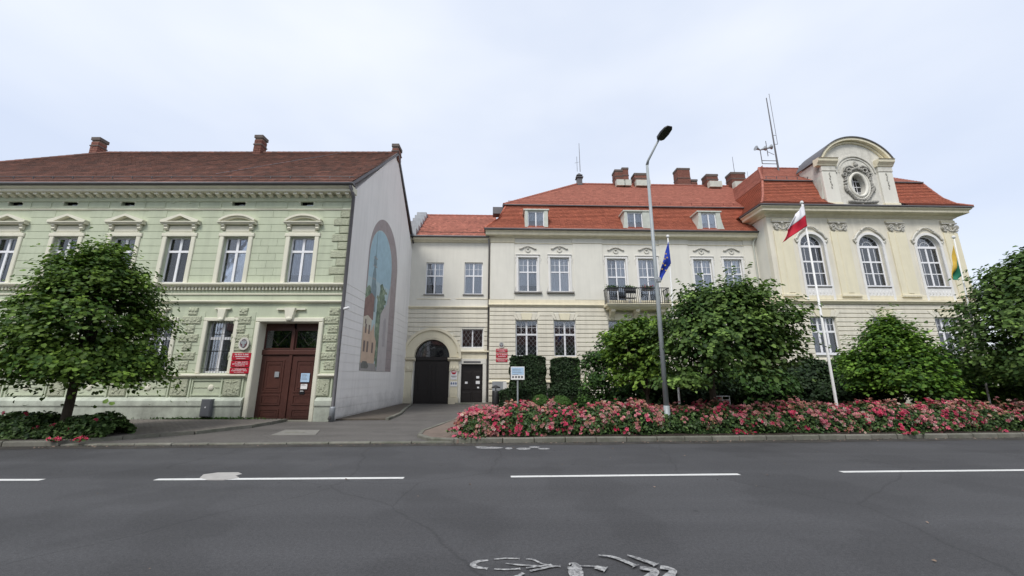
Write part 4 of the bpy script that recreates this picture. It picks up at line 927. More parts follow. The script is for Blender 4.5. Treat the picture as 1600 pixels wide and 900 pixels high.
wall(gL, -.01, 0, zEv + .2, [gw1, gw2, gg, gd, (ax0, ax1, 0, azs + ar)], YELP, GH, 'wall', y0=GYO)
# arch spandrels filling the square head
m = MB()
for s_ in (-1, 1):
    for i in range(12):
        a0, a1 = R(90 * i / 12), R(90 * (i + 1) / 12)
        q = [(acx + s_ * ar * math.cos(a0), azs + ar * math.sin(a0)), (acx + s_ * ar, azs + ar * math.sin(a0)), (acx + s_ * ar, azs + ar * math.sin(a1)), (acx + s_ * ar * math.cos(a1), azs + ar * math.sin(a1))]
        m.prism(q, GYO, GYO + .32)
m.build('arch_spandrel', YELD, GH)
zL1 = hz(700, 481)
arO = ar + .78
def cut_arch(a, b):
    zm = a
    if zm < azs + .05: return [(acx - arO + .05, acx + arO + .02)]
    if zm > azs + arO: return []
    h = math.sqrt(max(0, arO ** 2 - (zm - azs) ** 2)); return [(acx - h, acx + h)]
zmo = hz(735, 552)
ops = [(gg[0] - .08, gg[1] + .08, gg[2] - .12, gg[3] + .06), (gd[0] - .42, 0.1, 0, zmo + .2)]
courses(gL, -.02, .4, zL1 - .12, .31, ops, YEL, GH, depth=.06, joint=.05, y0=GYO, cutf=cut_arch)
cornice([(0, 0), (.07, 0), (.10, .06), (.16, .10), (.16, .16), (.02, .2)], gL, -.02, zL1 - .08, STONE, GH, 'ledge', y0=GYO)
cornice([(0, 0), (.10, 0), (.16, .08), (.30, .14), (.30, .22), (.34, .28), (0, .3)], gL, -.05, zEv - .1, STONE, GH, 'cornice', y0=GYO)
MB().tube([(gL, GYO - .4, zEv + .25), (-.1, GYO - .4, zEv + .25)], .07, 8).build('gutter', ZINCD, GH)
for i, o_ in enumerate((gw1, gw2)):
    f = window(GH, *o_, 2, .42, 1, 1, d=.12, curtain=CURT, fw=.07, y0=GYO, cfrac=.7 if i == 0 else 1.0)
    MB().box(o_[0] - .08, o_[1] + .08, GYO - .08, GYO + .12, o_[2] - .07, o_[2]).build('sill', DARKLINE, f)
    MB().box(o_[0] - .55, o_[1] + .55, GYO - .03, GYO + .01, o_[2] - .35, o_[2] - .31).build('apron_moulding', STONE, f)
f = window(GH, *gg, 2, 0, d=.16, grille='lattice', fw=.05, y0=GYO)
# gate arch surround
m = MB(); m.arc(acx, azs, ar - .0, ar + .62, 0, 180, GYO - .12, GYO + .05, 28)
arch = m.build('arch_surround', YELD, GH)
MB().arc(acx, azs, ar + .62, ar + .80, -2, 182, GYO - .22, GYO + .03, 28).build('arch_moulding', STONE, arch)
MB().arc(acx, azs, ar + .10, ar + .17, 0, 180, GYO - .14, GYO - .11, 28).build('arch_fillet', STONE, arch)
zca = azs - .02
for s_ in (-1, 1):
    xa, xb = (acx - ar - .72, acx - ar - .02) if s_ < 0 else (acx + ar + .02, acx + ar + .66)
    pm = MB().cbox(xa + .06, xb - .06, GYO - .14, GYO + .02, .45, zca - .9, .02).build('gate_pilaster', YELD, GH)
    MB().box(xa, xb, GYO - .2, GYO + .02, 0, .45).build('base', STONE, pm)
    c = MB(); c.prismx([(GYO + .02, zca - .02), (GYO - .30, zca - .02), (GYO - .30, zca - .1), (GYO - .22, zca - .2), (GYO + .02, zca - .25)], xa - .12, xb + .12)
    c.box(xa + .04, xb - .04, GYO - .16, GYO + .02, zca - .55, zca - .25); c.box(xa, xb, GYO - .18, GYO + .02, zca - .9, zca - .55)
    for q in range(3): c.ell((xa + .12 + q * (xb - xa - .24) / 2, GYO - .18, zca - .72), (.09, .05, .13), 8, 6)
    c.build('capital', STONE, pm)
yG = GYO + .30
gate = MB().box(ax0, ax1, yG, yG + .08, .02, azs - .05).build('arched_gate', DOORK, GH)
MB().cbox(ax0, ax1, yG - .1, yG, azs - .22, azs + .03, .02).build('transom_beam', DOORK, gate)
for a, b in ((ax0 + .04, acx - .03), (acx + .03, ax1 - .04)):
    lf = MB().box(a, b, yG - .03, yG - .001, .04, azs - .3).build('gate_leaf', DOORK, gate)
    m = MB(); t_ = .07
    for p, q in ((.15, .75), (.95, azs - .5)):
        A, B = a + .16, b - .16
        m.box(A, B, yG - .055, yG - .03, q - t_, q); m.box(A, B, yG - .055, yG - .03, p, p + t_); m.box(A, A + t_, yG - .055, yG - .03, p + t_, q - t_); m.box(B - t_, B, yG - .055, yG - .03, p + t_, q - t_)
    m.build('gate_panel', DOORK, lf)
fl = MB(); 
for a in range(0, 181, 22): fl.tube([(acx, yG, azs), (acx + ar * math.cos(R(a)), yG, azs + ar * math.sin(R(a)))], .014, 5)
for rr in (.45, .75): fl.arc(acx, azs, ar * rr - .012, ar * rr + .012, 0, 180, yG - .01, yG + .01, 20)
fl.arc(acx, azs, ar - .06, ar, 0, 180, yG - .03, yG + .03, 24)
fan = fl.build('fanlight', DOORK, GH)
MB().prism([(acx + ar * .97 * math.cos(R(a)), azs + ar * .97 * math.sin(R(a))) for a in range(0, 181, 10)], yG + .02, yG + .025).build('pane', GLASS, fan)
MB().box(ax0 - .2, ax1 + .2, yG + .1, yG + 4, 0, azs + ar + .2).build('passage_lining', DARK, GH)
# side door with white surround
m = MB(); m.cbox(gd[0] - .28, gd[0], GYO - .07, GYO + .02, 0, gd[3], .02).cbox(gd[1], gd[1] + .24, GYO - .07, GYO + .02, 0, gd[3], .02).cbox(gd[0] - .28, gd[1] + .24, GYO - .075, GYO + .02, gd[3], gd[3] + .36, .02)
m.build('door_surround', YELP, GH)
cornice([(0, 0), (.05, 0), (.08, .1), (.20, .18), (.20, .26), (0, .3)], gd[0] - .28, -.03, zmo - .1, STONE, GH, 'door_hood', y0=GYO)
MB().box(gd[0] - .36, -.03, GYO - .06, GYO + .01, gd[3] + .36, zmo - .1).build('hood_frieze', STONE, GH)
dr = MB().box(gd[0], gd[1], GYO + .14, GYO + .2, .02, gd[3]).build('side_door', DOORK, GH)
m = MB()
for p, q in ((.15, .8), (.95, gd[3] - .5)):
    for a, b in ((gd[0] + .1, (gd[0] + gd[1]) / 2 - .05), ((gd[0] + gd[1]) / 2 + .05, gd[1] - .1)): m.cbox(a, b, GYO + .115, GYO + .139, p, q, .02)
m.build('door_panel', DOORK, dr)
for (u, v, s_) in ((728.5, 598, .18), (746.5, 589.5, .2), (746.5, 597.5, .26), (747, 605.5, .13)):
    x_, z_ = T.hit(u, v, GYO + .1); MB().box(x_ - s_ / 2, x_ + s_ / 2, GYO + .095, GYO + .113, z_ - s_ * .38, z_ + s_ * .38).build('paper_notice', WHITE, dr)
MB().box(gd[0] + .15, gd[1] - .15, GYO - .09, GYO - .07, gd[3] + .08, gd[3] + .2).build('name_plate', ZINCD, GH)
MB().box(gd[0] - .3, gd[1] + .3, GYO - .5, GYO + .2, 0, .12).build('door_step', KERB, GH)
# roof of the gatehouse
e0g, z0g = GYO - .4, zEv + .30; yrg = GYO + 3.6; zrg = T.z(700, 337, yrg)
tile_surface('roof_tiles', [(e0g, z0g), (yrg, zrg)], lambda b: gL + .3, lambda b: .35, .19, .27, TILE_D, GH, tvar=.12, thk=.03, butt_shade=.6)
m = MB().add([(gL, e0g, z0g - .04), (.3, e0g, z0g - .04), (.3, yrg, zrg - .04), (gL, yrg, zrg - .04), (gL, 2 * yrg - e0g, z0g - .04), (.3, 2 * yrg - e0g, z0g - .04)], [(0, 1, 2, 3), (3, 2, 5, 4), (0, 3, 4)])
m.build('roof', UNDER, GH)
ridge_caps([(gL + .3, yrg, zrg + .02), (.4, yrg, zrg + .02)], TILE_D, GH, .1)
m = MB(); m.tube([(gL + .5, e0g + .4, z0g + .42), (-.2, e0g + .4, z0g + .42)], .014, 4).tube([(gL + .5, e0g + .4, z0g + .30), (-.2, e0g + .4, z0g + .30)], .014, 4)
for k in range(7): m.box(gL + .5 + k * .8, gL + .52 + k * .8, e0g + .38, e0g + .44, z0g + .1, z0g + .45)
m.build('snow_guard', IRON, GH)
# stepped zinc parapet at its left end
for k in range(6):
    ya, za = e0g - .1 + k * .65, z0g + k * .65 * (zrg - z0g) / (yrg - e0g) + .02
    MB().box(gL - .35, gL + .42, ya, ya + .68, za - .1, za + .5).build('parapet_step', ZINC, GH)
# downpipe between gatehouse and town hall
MB().tube([(-.14, GYO - .38, zEv + .1), (-.10, GYO - .14, zEv - .4), (-.10, GYO - .14, .15)], .05, 8).build('downpipe', ZINCD, GH, True)
# no-entry sign and plates on the pilaster
x_, z_ = T.hit(709, 587, GYO - .18)
t = thing('no_entry_sign', 'round red and white no entry sign on the right pilaster of the black gate', 'sign', tw(x_, GYO - .15, z_), R(TYAW))
zz = T.z(709, 581, GYO - .18) - z_
MB().box(-.22, .22, -.02, 0, -.25, .5).build('backing_plate', WHITE, t)
MB().prism([(.17 * math.cos(R(a)), zz + .17 * math.sin(R(a))) for a in range(0, 360, 15)], -.03, -.021).build('red_disc', RED, t)
MB().box(-.12, .12, -.034, -.0305, zz - .03, zz + .03).build('white_bar', WHITE, t)
MB().box(-.19, .19, -.024, -.0205, zz - .30, zz - .26).box(-.13, .13, -.024, -.0205, zz - .36, zz - .335).build('print', DARKLINE, t)
x_, z_ = T.hit(709, 594, GYO - .18)
t = thing('vehicle_plate', 'white plate with three small vehicle symbols under the no entry sign', 'sign', tw(x_, GYO - .15, z_ - .28), R(TYAW))
MB().box(-.24, .24, -.02, 0, -.13, .2).build('backing_plate', WHITE, t)
m = MB()
for k in (-1, 0, 1): m.box(k * .15 - .05, k * .15 + .05, -.024, -.0205, .0, .11).prism([(k * .15 - .03, .11), (k * .15 + .03, .11), (k * .15 + .02, .15), (k * .15 - .02, .15)], -.024, -.0205)
m.build('symbols', mat('symbol_blue_grey', (.12, .16, .26), .5), t)

# ---- TOWN HALL
TH = thing('town_hall', 'long cream town hall with red mansard roof, balcony and projecting pavilion with three arched windows', 'town hall', (TX, TY, 0), R(TYAW))
xi = T.x(1190, 430)                       # inner corner with the pavilion
zTE = T.z(900, 368, -.5); zTL = T.z(900, 478)
up = []
for u0, u1, v0, v1 in ((810, 840, 402.5, 456), (860, 890, 402.5, 456), (949.8, 979.2, 404.5, 470), (999, 1028, 404.5, 470), (1085.5, 1114, 405.5, 459), (1133.5, 1161.5, 405.5, 459)): up.append(T.rect(u0, u1, v0, v1))
lo = [T.rect(806, 840, 500, 557), T.rect(866, 900, 500, 557), T.rect(952, 985, 500, 557), T.rect(1004, 1038, 500, 557), T.rect(1096, 1128, 500, 557), T.rect(1146, 1178, 500, 557)]
lo = [(a, b, lo[0][2], lo[0][3]) for a, b, _, _ in lo]
wall(0, xi + .3, 0, zTE + .3, up + lo, YELP, TH)
MB().box(0, .3, .32, 14, 0, zTE + .3).box(0, 34, 14, 14.3, 0, zTE + .3).build('back_wall', YELP, TH)
# ground floor courses with flared voussoir heads
kops = [(a - .02, b + .02, c - .1, d_ + .42) for a, b, c, d_ in lo]
courses(0, xi, T.z(800, 593) + .05, zTL - .14, .30, kops, YEL, TH, depth=.06, joint=.045)
zbs = T.z(800, 598)
cornice([(0, 0), (.16, 0), (.16, .06), (.08, .14), (.0, .16)], 0, xi, zbs, STONE, TH, 'base_moulding')
courses(0, xi, .1, zbs, .42, [], YEL, TH, 'plinth_course', depth=.10, joint=.05)
for i, (a, b, c, d_) in enumerate(lo):
    f = window(TH, a, b, c, d_, 2, .40, 1, 1, d=.16, grille='lattice', fw=.07, post=.12)
    cx = (a + b) / 2; zt = d_ + .46
    MB().prism([(cx - .40, zt), (cx + .40, zt), (cx + .30, d_), (cx - .30, d_)], -.11, .01).build('keystone', YELD, f)
    for s_ in (-1, 1):
        MB().prism([(cx + s_ * .42, zt - .02), (cx + s_ * .74, zt - .02), (cx + s_ * .55, d_), (cx + s_ * .32, d_)][::s_], -.08, .01).build('voussoir', YEL, f)
        MB().prism([(cx + s_ * .77, zt - .02), (cx + s_ * 1.02, zt - .02), (cx + s_ * .70, d_ + .02), (cx + s_ * .58, d_ + .02)][::s_], -.07, .01).build('voussoir', YEL, f)
    MB().box(a - .06, b + .06, -.1, .14, c - .08, c).build('sill', STONE, f)
cornice([(0, 0), (.07, 0), (.10, .07), (.18, .12), (.18, .18), (.02, .24)], -.08, xi, zTL - .1, STONE, TH, 'ledge')
MB().box(-.08, xi, -.03, .01, zTL + .14, zTL + .42).build('plinth_band', STONE, TH)
# recessed flat panels: raised wall fields between the window pairs
pairs = [(up[0][0] - .28, up[1][1] + .28), (up[2][0] - .28, up[3][1] + .28), (up[4][0] - .28, up[5][1] + .28)]
zf0, zf1 = zTL + .42, T.z(900, 381)
edges = [0] + [e for p in pairs for e in p] + [xi]
for k in range(0, len(edges), 2):
    MB().cbox(edges[k] + .02, edges[k + 1] - .02, -.045, .01, zf0, zf1, .015).build('wall_field', YELP, TH)
    MB().cbox(edges[k] - .02, edges[k + 1] + .02, -.07, .01, zf1 + .03, zf1 + .42, .02).build('frieze_block', STONE if k == 0 else YELP, TH)
cornice([(0, 0), (.04, 0), (.05, .04), (0, .05)], 0, xi, zf1 - .03, STONE, TH, 'moulding')
for i, (a, b, c, d_) in enumerate(up):
    if i in (2, 3): c = zTL + .12
    f = window(TH, a, b, c, d_, 2, .42 if i not in (2, 3) else .40, 1, 1, d=.13, curtain=CURT, fw=.07)
    cx = (a + b) / 2
    m = MB(); bw = .14
    m.cbox(a - bw, a, -.05, .01, c, d_, .015).cbox(b, b + bw, -.05, .01, c, d_, .015).cbox(a - bw, b + bw, -.055, .01, d_, d_ + .13, .015)
    m.box(a - bw - .05, b + bw + .05, -.09, .01, d_ + .2, d_ + .24)
    for s_, xx in ((-1, a - bw - .06), (1, b + bw + .06)):
        m.tube([(xx, -.03, d_ + .05), (xx + s_ * .05, -.03, d_ - .1), (xx, -.03, d_ - .25), (xx + s_ * .03, -.03, d_ - .4)], .02, 5)
        m.tube([(xx, -.03, c + .4), (xx + s_ * .04, -.03, c + .2), (xx + s_ * .10, -.03, c + .05)], .02, 5)
    m.build('window_surround', WSUR, f)
    if i not in (2, 3):
        MB().cbox(a - .28, b + .28, -.16, .12, c - .12, c - .01, .01).build('sill', DARKLINE, f)
        MB().box(a - .1, b + .1, -.02, .01, c - .62, c - .58).box(a - .16, a - .12, -.02, .01, c - .62, c - .2).box(b + .12, b + .16, -.02, .01, c - .62, c - .2).build('apron_panel', YELP, f)
    m = MB(); ze = d_ + .72
    pts = [(cx - .62, ze - .06), (cx - .5, ze - .08), (cx - .36, ze), (cx - .18, ze + .09), (cx, ze + .11), (cx + .18, ze + .09), (cx + .36, ze), (cx + .5, ze - .08), (cx + .62, ze - .06)]
    m.tube([(p[0], -.06, p[1]) for p in pts], [.035, .045, .04, .035, .04, .035, .04, .045, .035], 6)
    m.arc(cx, ze - .14, .15, .19, 170, 370, -.05, .01, 16); m.ell((cx, -.04, ze - .04), (.09, .05, .07), 8, 6)
    m.build('eyebrow_ornament', DIRTY2, f)
# main cornice and gutter
cornice([(0, 0), (.10, .0), (.16, .08), (.42, .12), (.45, .18), (.45, .32), (.55, .40), (.55, .46), (0, .48)], -.35, xi, zTE - .08, STONE, TH)
MB().tube([(-.45, -.6, zTE + .42), (xi, -.6, zTE + .42)], .08, 8).box(-.45, xi, -.56, -.2, zTE + .402, zTE + .46).build('gutter', ZINCD, TH, True)
# mansard: lower steep, slightly flared, with upper slope
ym0, zm0_ = -.58, zTE + .45
ymb = 1.0; zmb = T.z(900, 322, ymb)
mp_ = [(ym0, zm0_), (ym0 + .35, zm0_ + .45), (.45, zm0_ + 1.15), (.80, zmb - .5), (ymb, zmb)]
cumL = sum(math.hypot(b[0] - a[0], b[1] - a[1]) for a, b in zip(mp_[:-1], mp_[1:]))
hipx = [p[0] for p in mp_]   # hip: left edge follows the same profile
def hipl(prof, shift=0.0):
    P = np.array(prof); seg = np.hypot(*np.diff(P, axis=0).T); cum = np.concatenate([[0], np.cumsum(seg)])
    return lambda b: float(np.interp(b, cum, P[:, 0])) + shift
lowx = hipl(mp_, .15)
tile_surface('mansard_tiles', mp_, lowx, lambda b: xi + .3, .19, .145, TILE_R, TH, butt_shade=.25, jit=.012, tvar=.06)
tile_surface('side_mansard_tiles', mp_, lambda b: -8, lambda b: -float(np.interp(b, [0, cumL], [ym0, ymb])), .19, .145, TILE_R, TH, butt_shade=.25, trans=lambda p: (p[1] + .15, -p[0], p[2]))
ridy = T.o.y and 7.4; zrid = T.z(1000, 289.5, ridy); ridx0 = T.x(903, 289.5, ridy)
upf = [(ymb - .12, zmb + .02), (ridy, zrid)]; Lu = math.hypot(ridy - ymb, zrid - zmb)
tile_surface('upper_roof_tiles', upf, lambda b: (ymb) + (ridx0 - ymb) * min(1, b / Lu), lambda b: xi + 6, .19, .16, TILE_D, TH, tvar=.10, thk=.022, butt_shade=.75)
tile_surface('side_roof_tiles', upf, lambda b: -13.5 + 6.4 * b / Lu, lambda b: -(ymb) + (-ridy + ymb) * min(1, b / Lu), .19, .16, TILE_D, TH, trans=lambda p: (ymb + (p[1] - ymb) * (ridx0 - ymb) / (ridy - ymb), -p[0], p[2]), tvar=.1, thk=.022, butt_shade=.75)
m = MB().add([(.05, ym0 + .06, zm0_ - .05), (xi + .3, ym0 + .06, zm0_ - .05), (xi + .3, ymb + .05, zmb - .04), (ymb + .05, ymb + .05, zmb - .04), (ridx0, ridy, zrid - .04), (xi + 6, ridy, zrid - .04), (ymb, 13.8, zmb - .04), (xi + 6, 13.8, zmb - .04), (xi + 6, ymb, zmb - .04)],
             [(3, 8, 5, 4), (4, 5, 7, 6), (3, 4, 6)]); m.build('roof', UNDER, TH)
# tiled band with snow guard at the break
m = MB(); m.box(ymb - .1, xi + .3, ymb - .22, ymb - .1, zmb - .07, zmb - .005)
m.build('break_moulding', ZINCD, TH)
m = MB(); zz = zmb + .38; yy = ymb + .22
for q in (0, .14): m.tube([(ymb + .3, yy, zz + q - .05), (xi + .3, yy, zz + q - .05)], .013, 4)
x = ymb + .3
while x < xi: m.box(x, x + .025, yy - .01, yy + .04, zz - .25, zz + .12); x += .85
m.build('snow_guard', mat('red_painted_steel', (.22, .07, .05), .6), TH)
ridge_caps([(ymb - .05, ymb - .05, zmb + .04), (ridx0, ridy, zrid + .04)], TILE_D, TH, .12)
ridge_caps([(ridx0, ridy, zrid + .04), (xi + 5, ridy, zrid + .04)], TILE_D, TH, .12)
ridge_caps([(hx_ + .15, hx_, z_) for hx_, z_ in mp_], TILE_R, TH, .09)
_xv = T.x(770, 328, 1.2); MB().cbox(_xv, ymb + .3, 1.2, 1.9, T.z(774, 334, 1.2), T.z(774, 323, 1.2), .03).build('hip_vent', ZINCD, TH)
# dormers
def dormer(u0, u1, v0, v1, g0, g1, flare, lab):
    x0, x1, z0, z1 = T.rect(u0, u1, v0, v1, -.45); a, b = T.x(g0, (v0 + v1) / 2, -.45), T.x(g1, (v0 + v1) / 2, -.45)
    zb = zm0_ + .03; zt = z1
    d_ = thing_part = MB().box(x0 - .1 - flare * .0, x1 + .1, -.55, 1.2, zt, zt + .1).build('dormer', ZINCG, TH, label=lab)
    for s_, xin, xout in ((-1, a, x0), (1, b, x1)):
        pts = []
        n = 6
        for i in range(n + 1):
            q = i / n; pts.append((xout - s_ * 0 + s_ * flare * (1 - q) ** 2, zb + (zt - zb) * q))
        poly = [(xin, zb), (xin, zt)] + list(reversed(pts))
        MB().prism(poly, -.5, .75).build('dormer_cheek', ZINCG, d_)
    f = window(TH, a, b, zb + .1, zt - .08, 2, 0, d=.0, y0=-.42, fw=.06, post=.08, curtain=CURT, cfrac=.55, room=.8)
    f.name = 'dormer_window'; MB().box(a - .05, b + .05, -.52, -.3, zb - .02, zb + .1).build('sill', ZINC, f)
    MB().box(a, b, -.46, .3, zt - .08, zt - .002).build('lintel', ZINCG, f)
dormer(820, 856, 329, 357, 824.5, 850, 0, 'plain rectangular dormer')
dormer(976, 1016, 331, 360, 980, 1004, .18, 'dormer with flared cheeks')
dormer(1092, 1126, 332, 361, 1096, 1119, .25, 'dormer with flared cheeks')
# chimneys and lantern on the ridge
def ch(u0, u1, v0, v1, y=7.2, wy=.9, base=True, bands=1):
    xa, xb = T.x(u0, v1, y), T.x(u1, v1, y); chimney(TH, (xa + xb) / 2, y, zrid - .25, T.z((u0 + u1) / 2, v0 + 2.5, y), xb - xa, wy, base=base, bands=bands)
ch(960, 971.5, 268, 291); ch(971.5, 980.5, 265, 291, base=True); ch(990, 1010, 273.5, 292); ch(1057, 1076, 265.5, 289, base=False, y=8.2, bands=2); ch(1077, 1086, 283, 289, base=False, y=8.6); ch(1102, 1119, 275, 293); ch(1140.5, 1162, 272, 295)
xv = T.x(905, 280, 7.3)
m = MB(); z0_ = zrid - .2; m.box(xv - .24, xv + .24, 7.06, 7.54, z0_, z0_ + .75); m.box(xv - .34, xv + .34, 6.96, 7.64, z0_ + .75, z0_ + .83); m.box(xv - .2, xv + .2, 7.1, 7.5, z0_ + .83, z0_ + 1.0)
m.add([(xv - .3, 7.0, z0_ + 1.0), (xv + .3, 7.0, z0_ + 1.0), (xv + .3, 7.6, z0_ + 1.0), (xv - .3, 7.6, z0_ + 1.0), (xv, 7.3, z0_ + 1.35)], [(0, 1, 2, 3), (0, 1, 4), (1, 2, 4), (2, 3, 4), (3, 0, 4)])
m.build('roof_lantern', ZINCD, TH)
def mast(u, v0, v1, y, r, lab, extra=None, ud=0):
    x0, za = T.hit(u, v1, y); zb_ = T.z(u + ud, v0, y)
    t = thing('antenna', lab, 'antenna', tw(x0, y, za), R(TYAW)); MB().tube([(0, 0, 0), (0, 0, zb_ - za)], [r, r * .6], 6).build('mast', ZINCD, t); 
    return t, zb_ - za
t, h_ = mast(906.5, 224, 268, 7.3, .035, 'tall thin pale antenna beside the small roof lantern'); MB().tube([(-.28, 0, 0), (-.28, 0, 1.6)], .02, 5).tube([(-.5, 0, .9), (-.1, 0, 1.0)], .012, 4).build('side_rod', ZINCD, t)
mast(1148, 245, 272, 7.2, .03, 'thin antenna standing on the right hand brick chimney'); t, _ = mast(1171, 268, 291, 6.6, .02, 'short thin rod antenna between last chimney and pavilion roof'); MB().ell((0, 0, .45), (.1, .1, .12), 8, 6).build('insulator', ZINCD, t)
# balcony
bx0, bx1 = T.x(949, 460, -1.0), T.x(1046, 460, -1.0); zb_ = T.z(990, 474, -1.0); zrt = T.z(990, 449, -1.0)
m = MB(); m.prismx([(0, zb_ - .16), (-1.0, zb_ - .16), (-1.05, zb_ - .06), (-1.1, zb_ - .04), (-1.1, zb_), (0, zb_)], bx0 - .06, bx1 + .06); m.prismx([(0, zb_ - .34), (-.7, zb_ - .34), (-.95, zb_ - .2), (-.95, zb_ - .165), (0, zb_ - .165)], bx0 + .1, bx1 - .1)
bal = m.build('balcony', STONE, TH)
for xx in (bx0 + .45, (bx0 + bx1) / 2, bx1 - .45): MB().prismx([(0, zb_ - 1.05), (-.12, zb_ - 1.0), (-.2, zb_ - .85), (-.45, zb_ - .65), (-.7, zb_ - .5), (-.72, zb_ - .34), (0, zb_ - .34)], xx - .14, xx + .14).build('corbel', STONE, bal)
rl = MB(); rl.box(bx0, bx1, -1.03, -.98, zrt - .05, zrt).box(bx0, bx1, -1.02, -.99, zb_ + .06, zb_ + .09).box(bx0, bx0 + .05, -1.0, 0, zrt - .05, zrt).box(bx1 - .05, bx1, -1.0, 0, zrt - .05, zrt)
rl.build('railing', IRON, bal)
k = int((bx1 - bx0) / .13); bo = None
for i in range(k + 1):
    xx = bx0 + .025 + (bx1 - bx0 - .05) * i / k
    if bo is None:
        bo = MB().tube([(0, -1.005, zb_), (0, -1.06, zb_ + .25), (0, -1.06, zb_ + .45), (0, -1.005, zb_ + .65), (0, -1.005, zrt - .05)], .02, 5).build('baluster', IRON, bal); bo.location.x = xx
    else: o = bo.copy(); C.objects.link(o); o.location.x = xx
for j in range(4):
    for xx in (bx0 + .02, bx1 - .02):
        o = bo.copy(); C.objects.link(o); o.location = (xx, .22 + j * .2, 0)
# pavilion -------------------------------------------------
PY = -1.55
px0 = T.x(1216, 465, PY); px1 = T.x(1516, 440, PY)
px1 = T.x(1490, 340, PY) - .1
zPC = T.z(1350, 335, PY - .5)          # underside of the cornice
zPL = T.z(1350, 473, PY)          # ledge
wz0, wzt = T.z(1360, 447, PY), T.z(1360, 367, PY)
wcs = [T.x(u, 408, PY) for u in (1272.5, 1365.5, 1455.5)]; whw = .85
# even out the spacing as built
sp = (wcs[2] - wcs[0]) / 2; wcs = [wcs[0], wcs[0] + sp, wcs[2]]
wzs = wzt - whw
pl = [(c - .88, c + .88, T.z(1290, 553, PY), T.z(1290, 495, PY)) for c in [T.x(1290, 525, PY), wcs[1] - .05, wcs[2] + .05]]
wall(px0, px1, 0, zPC + .5, [(c - whw, c + whw, wz0, wzt) for c in wcs] + pl, YEL, TH, 'pavilion_wall', y0=PY, th=.34)
MB().box(px0, px0 + .3, PY + .345, 2, 0, zPC + .5).build('pavilion_side_wall', YELP, TH)
MB().box(px1 - .3, px1, PY + .345, 12, 0, zPC + .5).build('pavilion_side_wall', YELP, TH)
for c in wcs:
    for s_ in (-1, 1):
        m = MB()
        for i in range(12):
            a0, a1 = R(90 * i / 12), R(90 * (i + 1) / 12)
            m.prism([(c + s_ * whw * math.cos(a0), wzs + whw * math.sin(a0)), (c + s_ * whw, wzs + whw * math.sin(a0)), (c + s_ * whw, wzs + whw * math.sin(a1)), (c + s_ * whw * math.cos(a1), wzs + whw * math.sin(a1))], PY, PY + .34)
        m.build('arch_spandrel', YELP, TH)
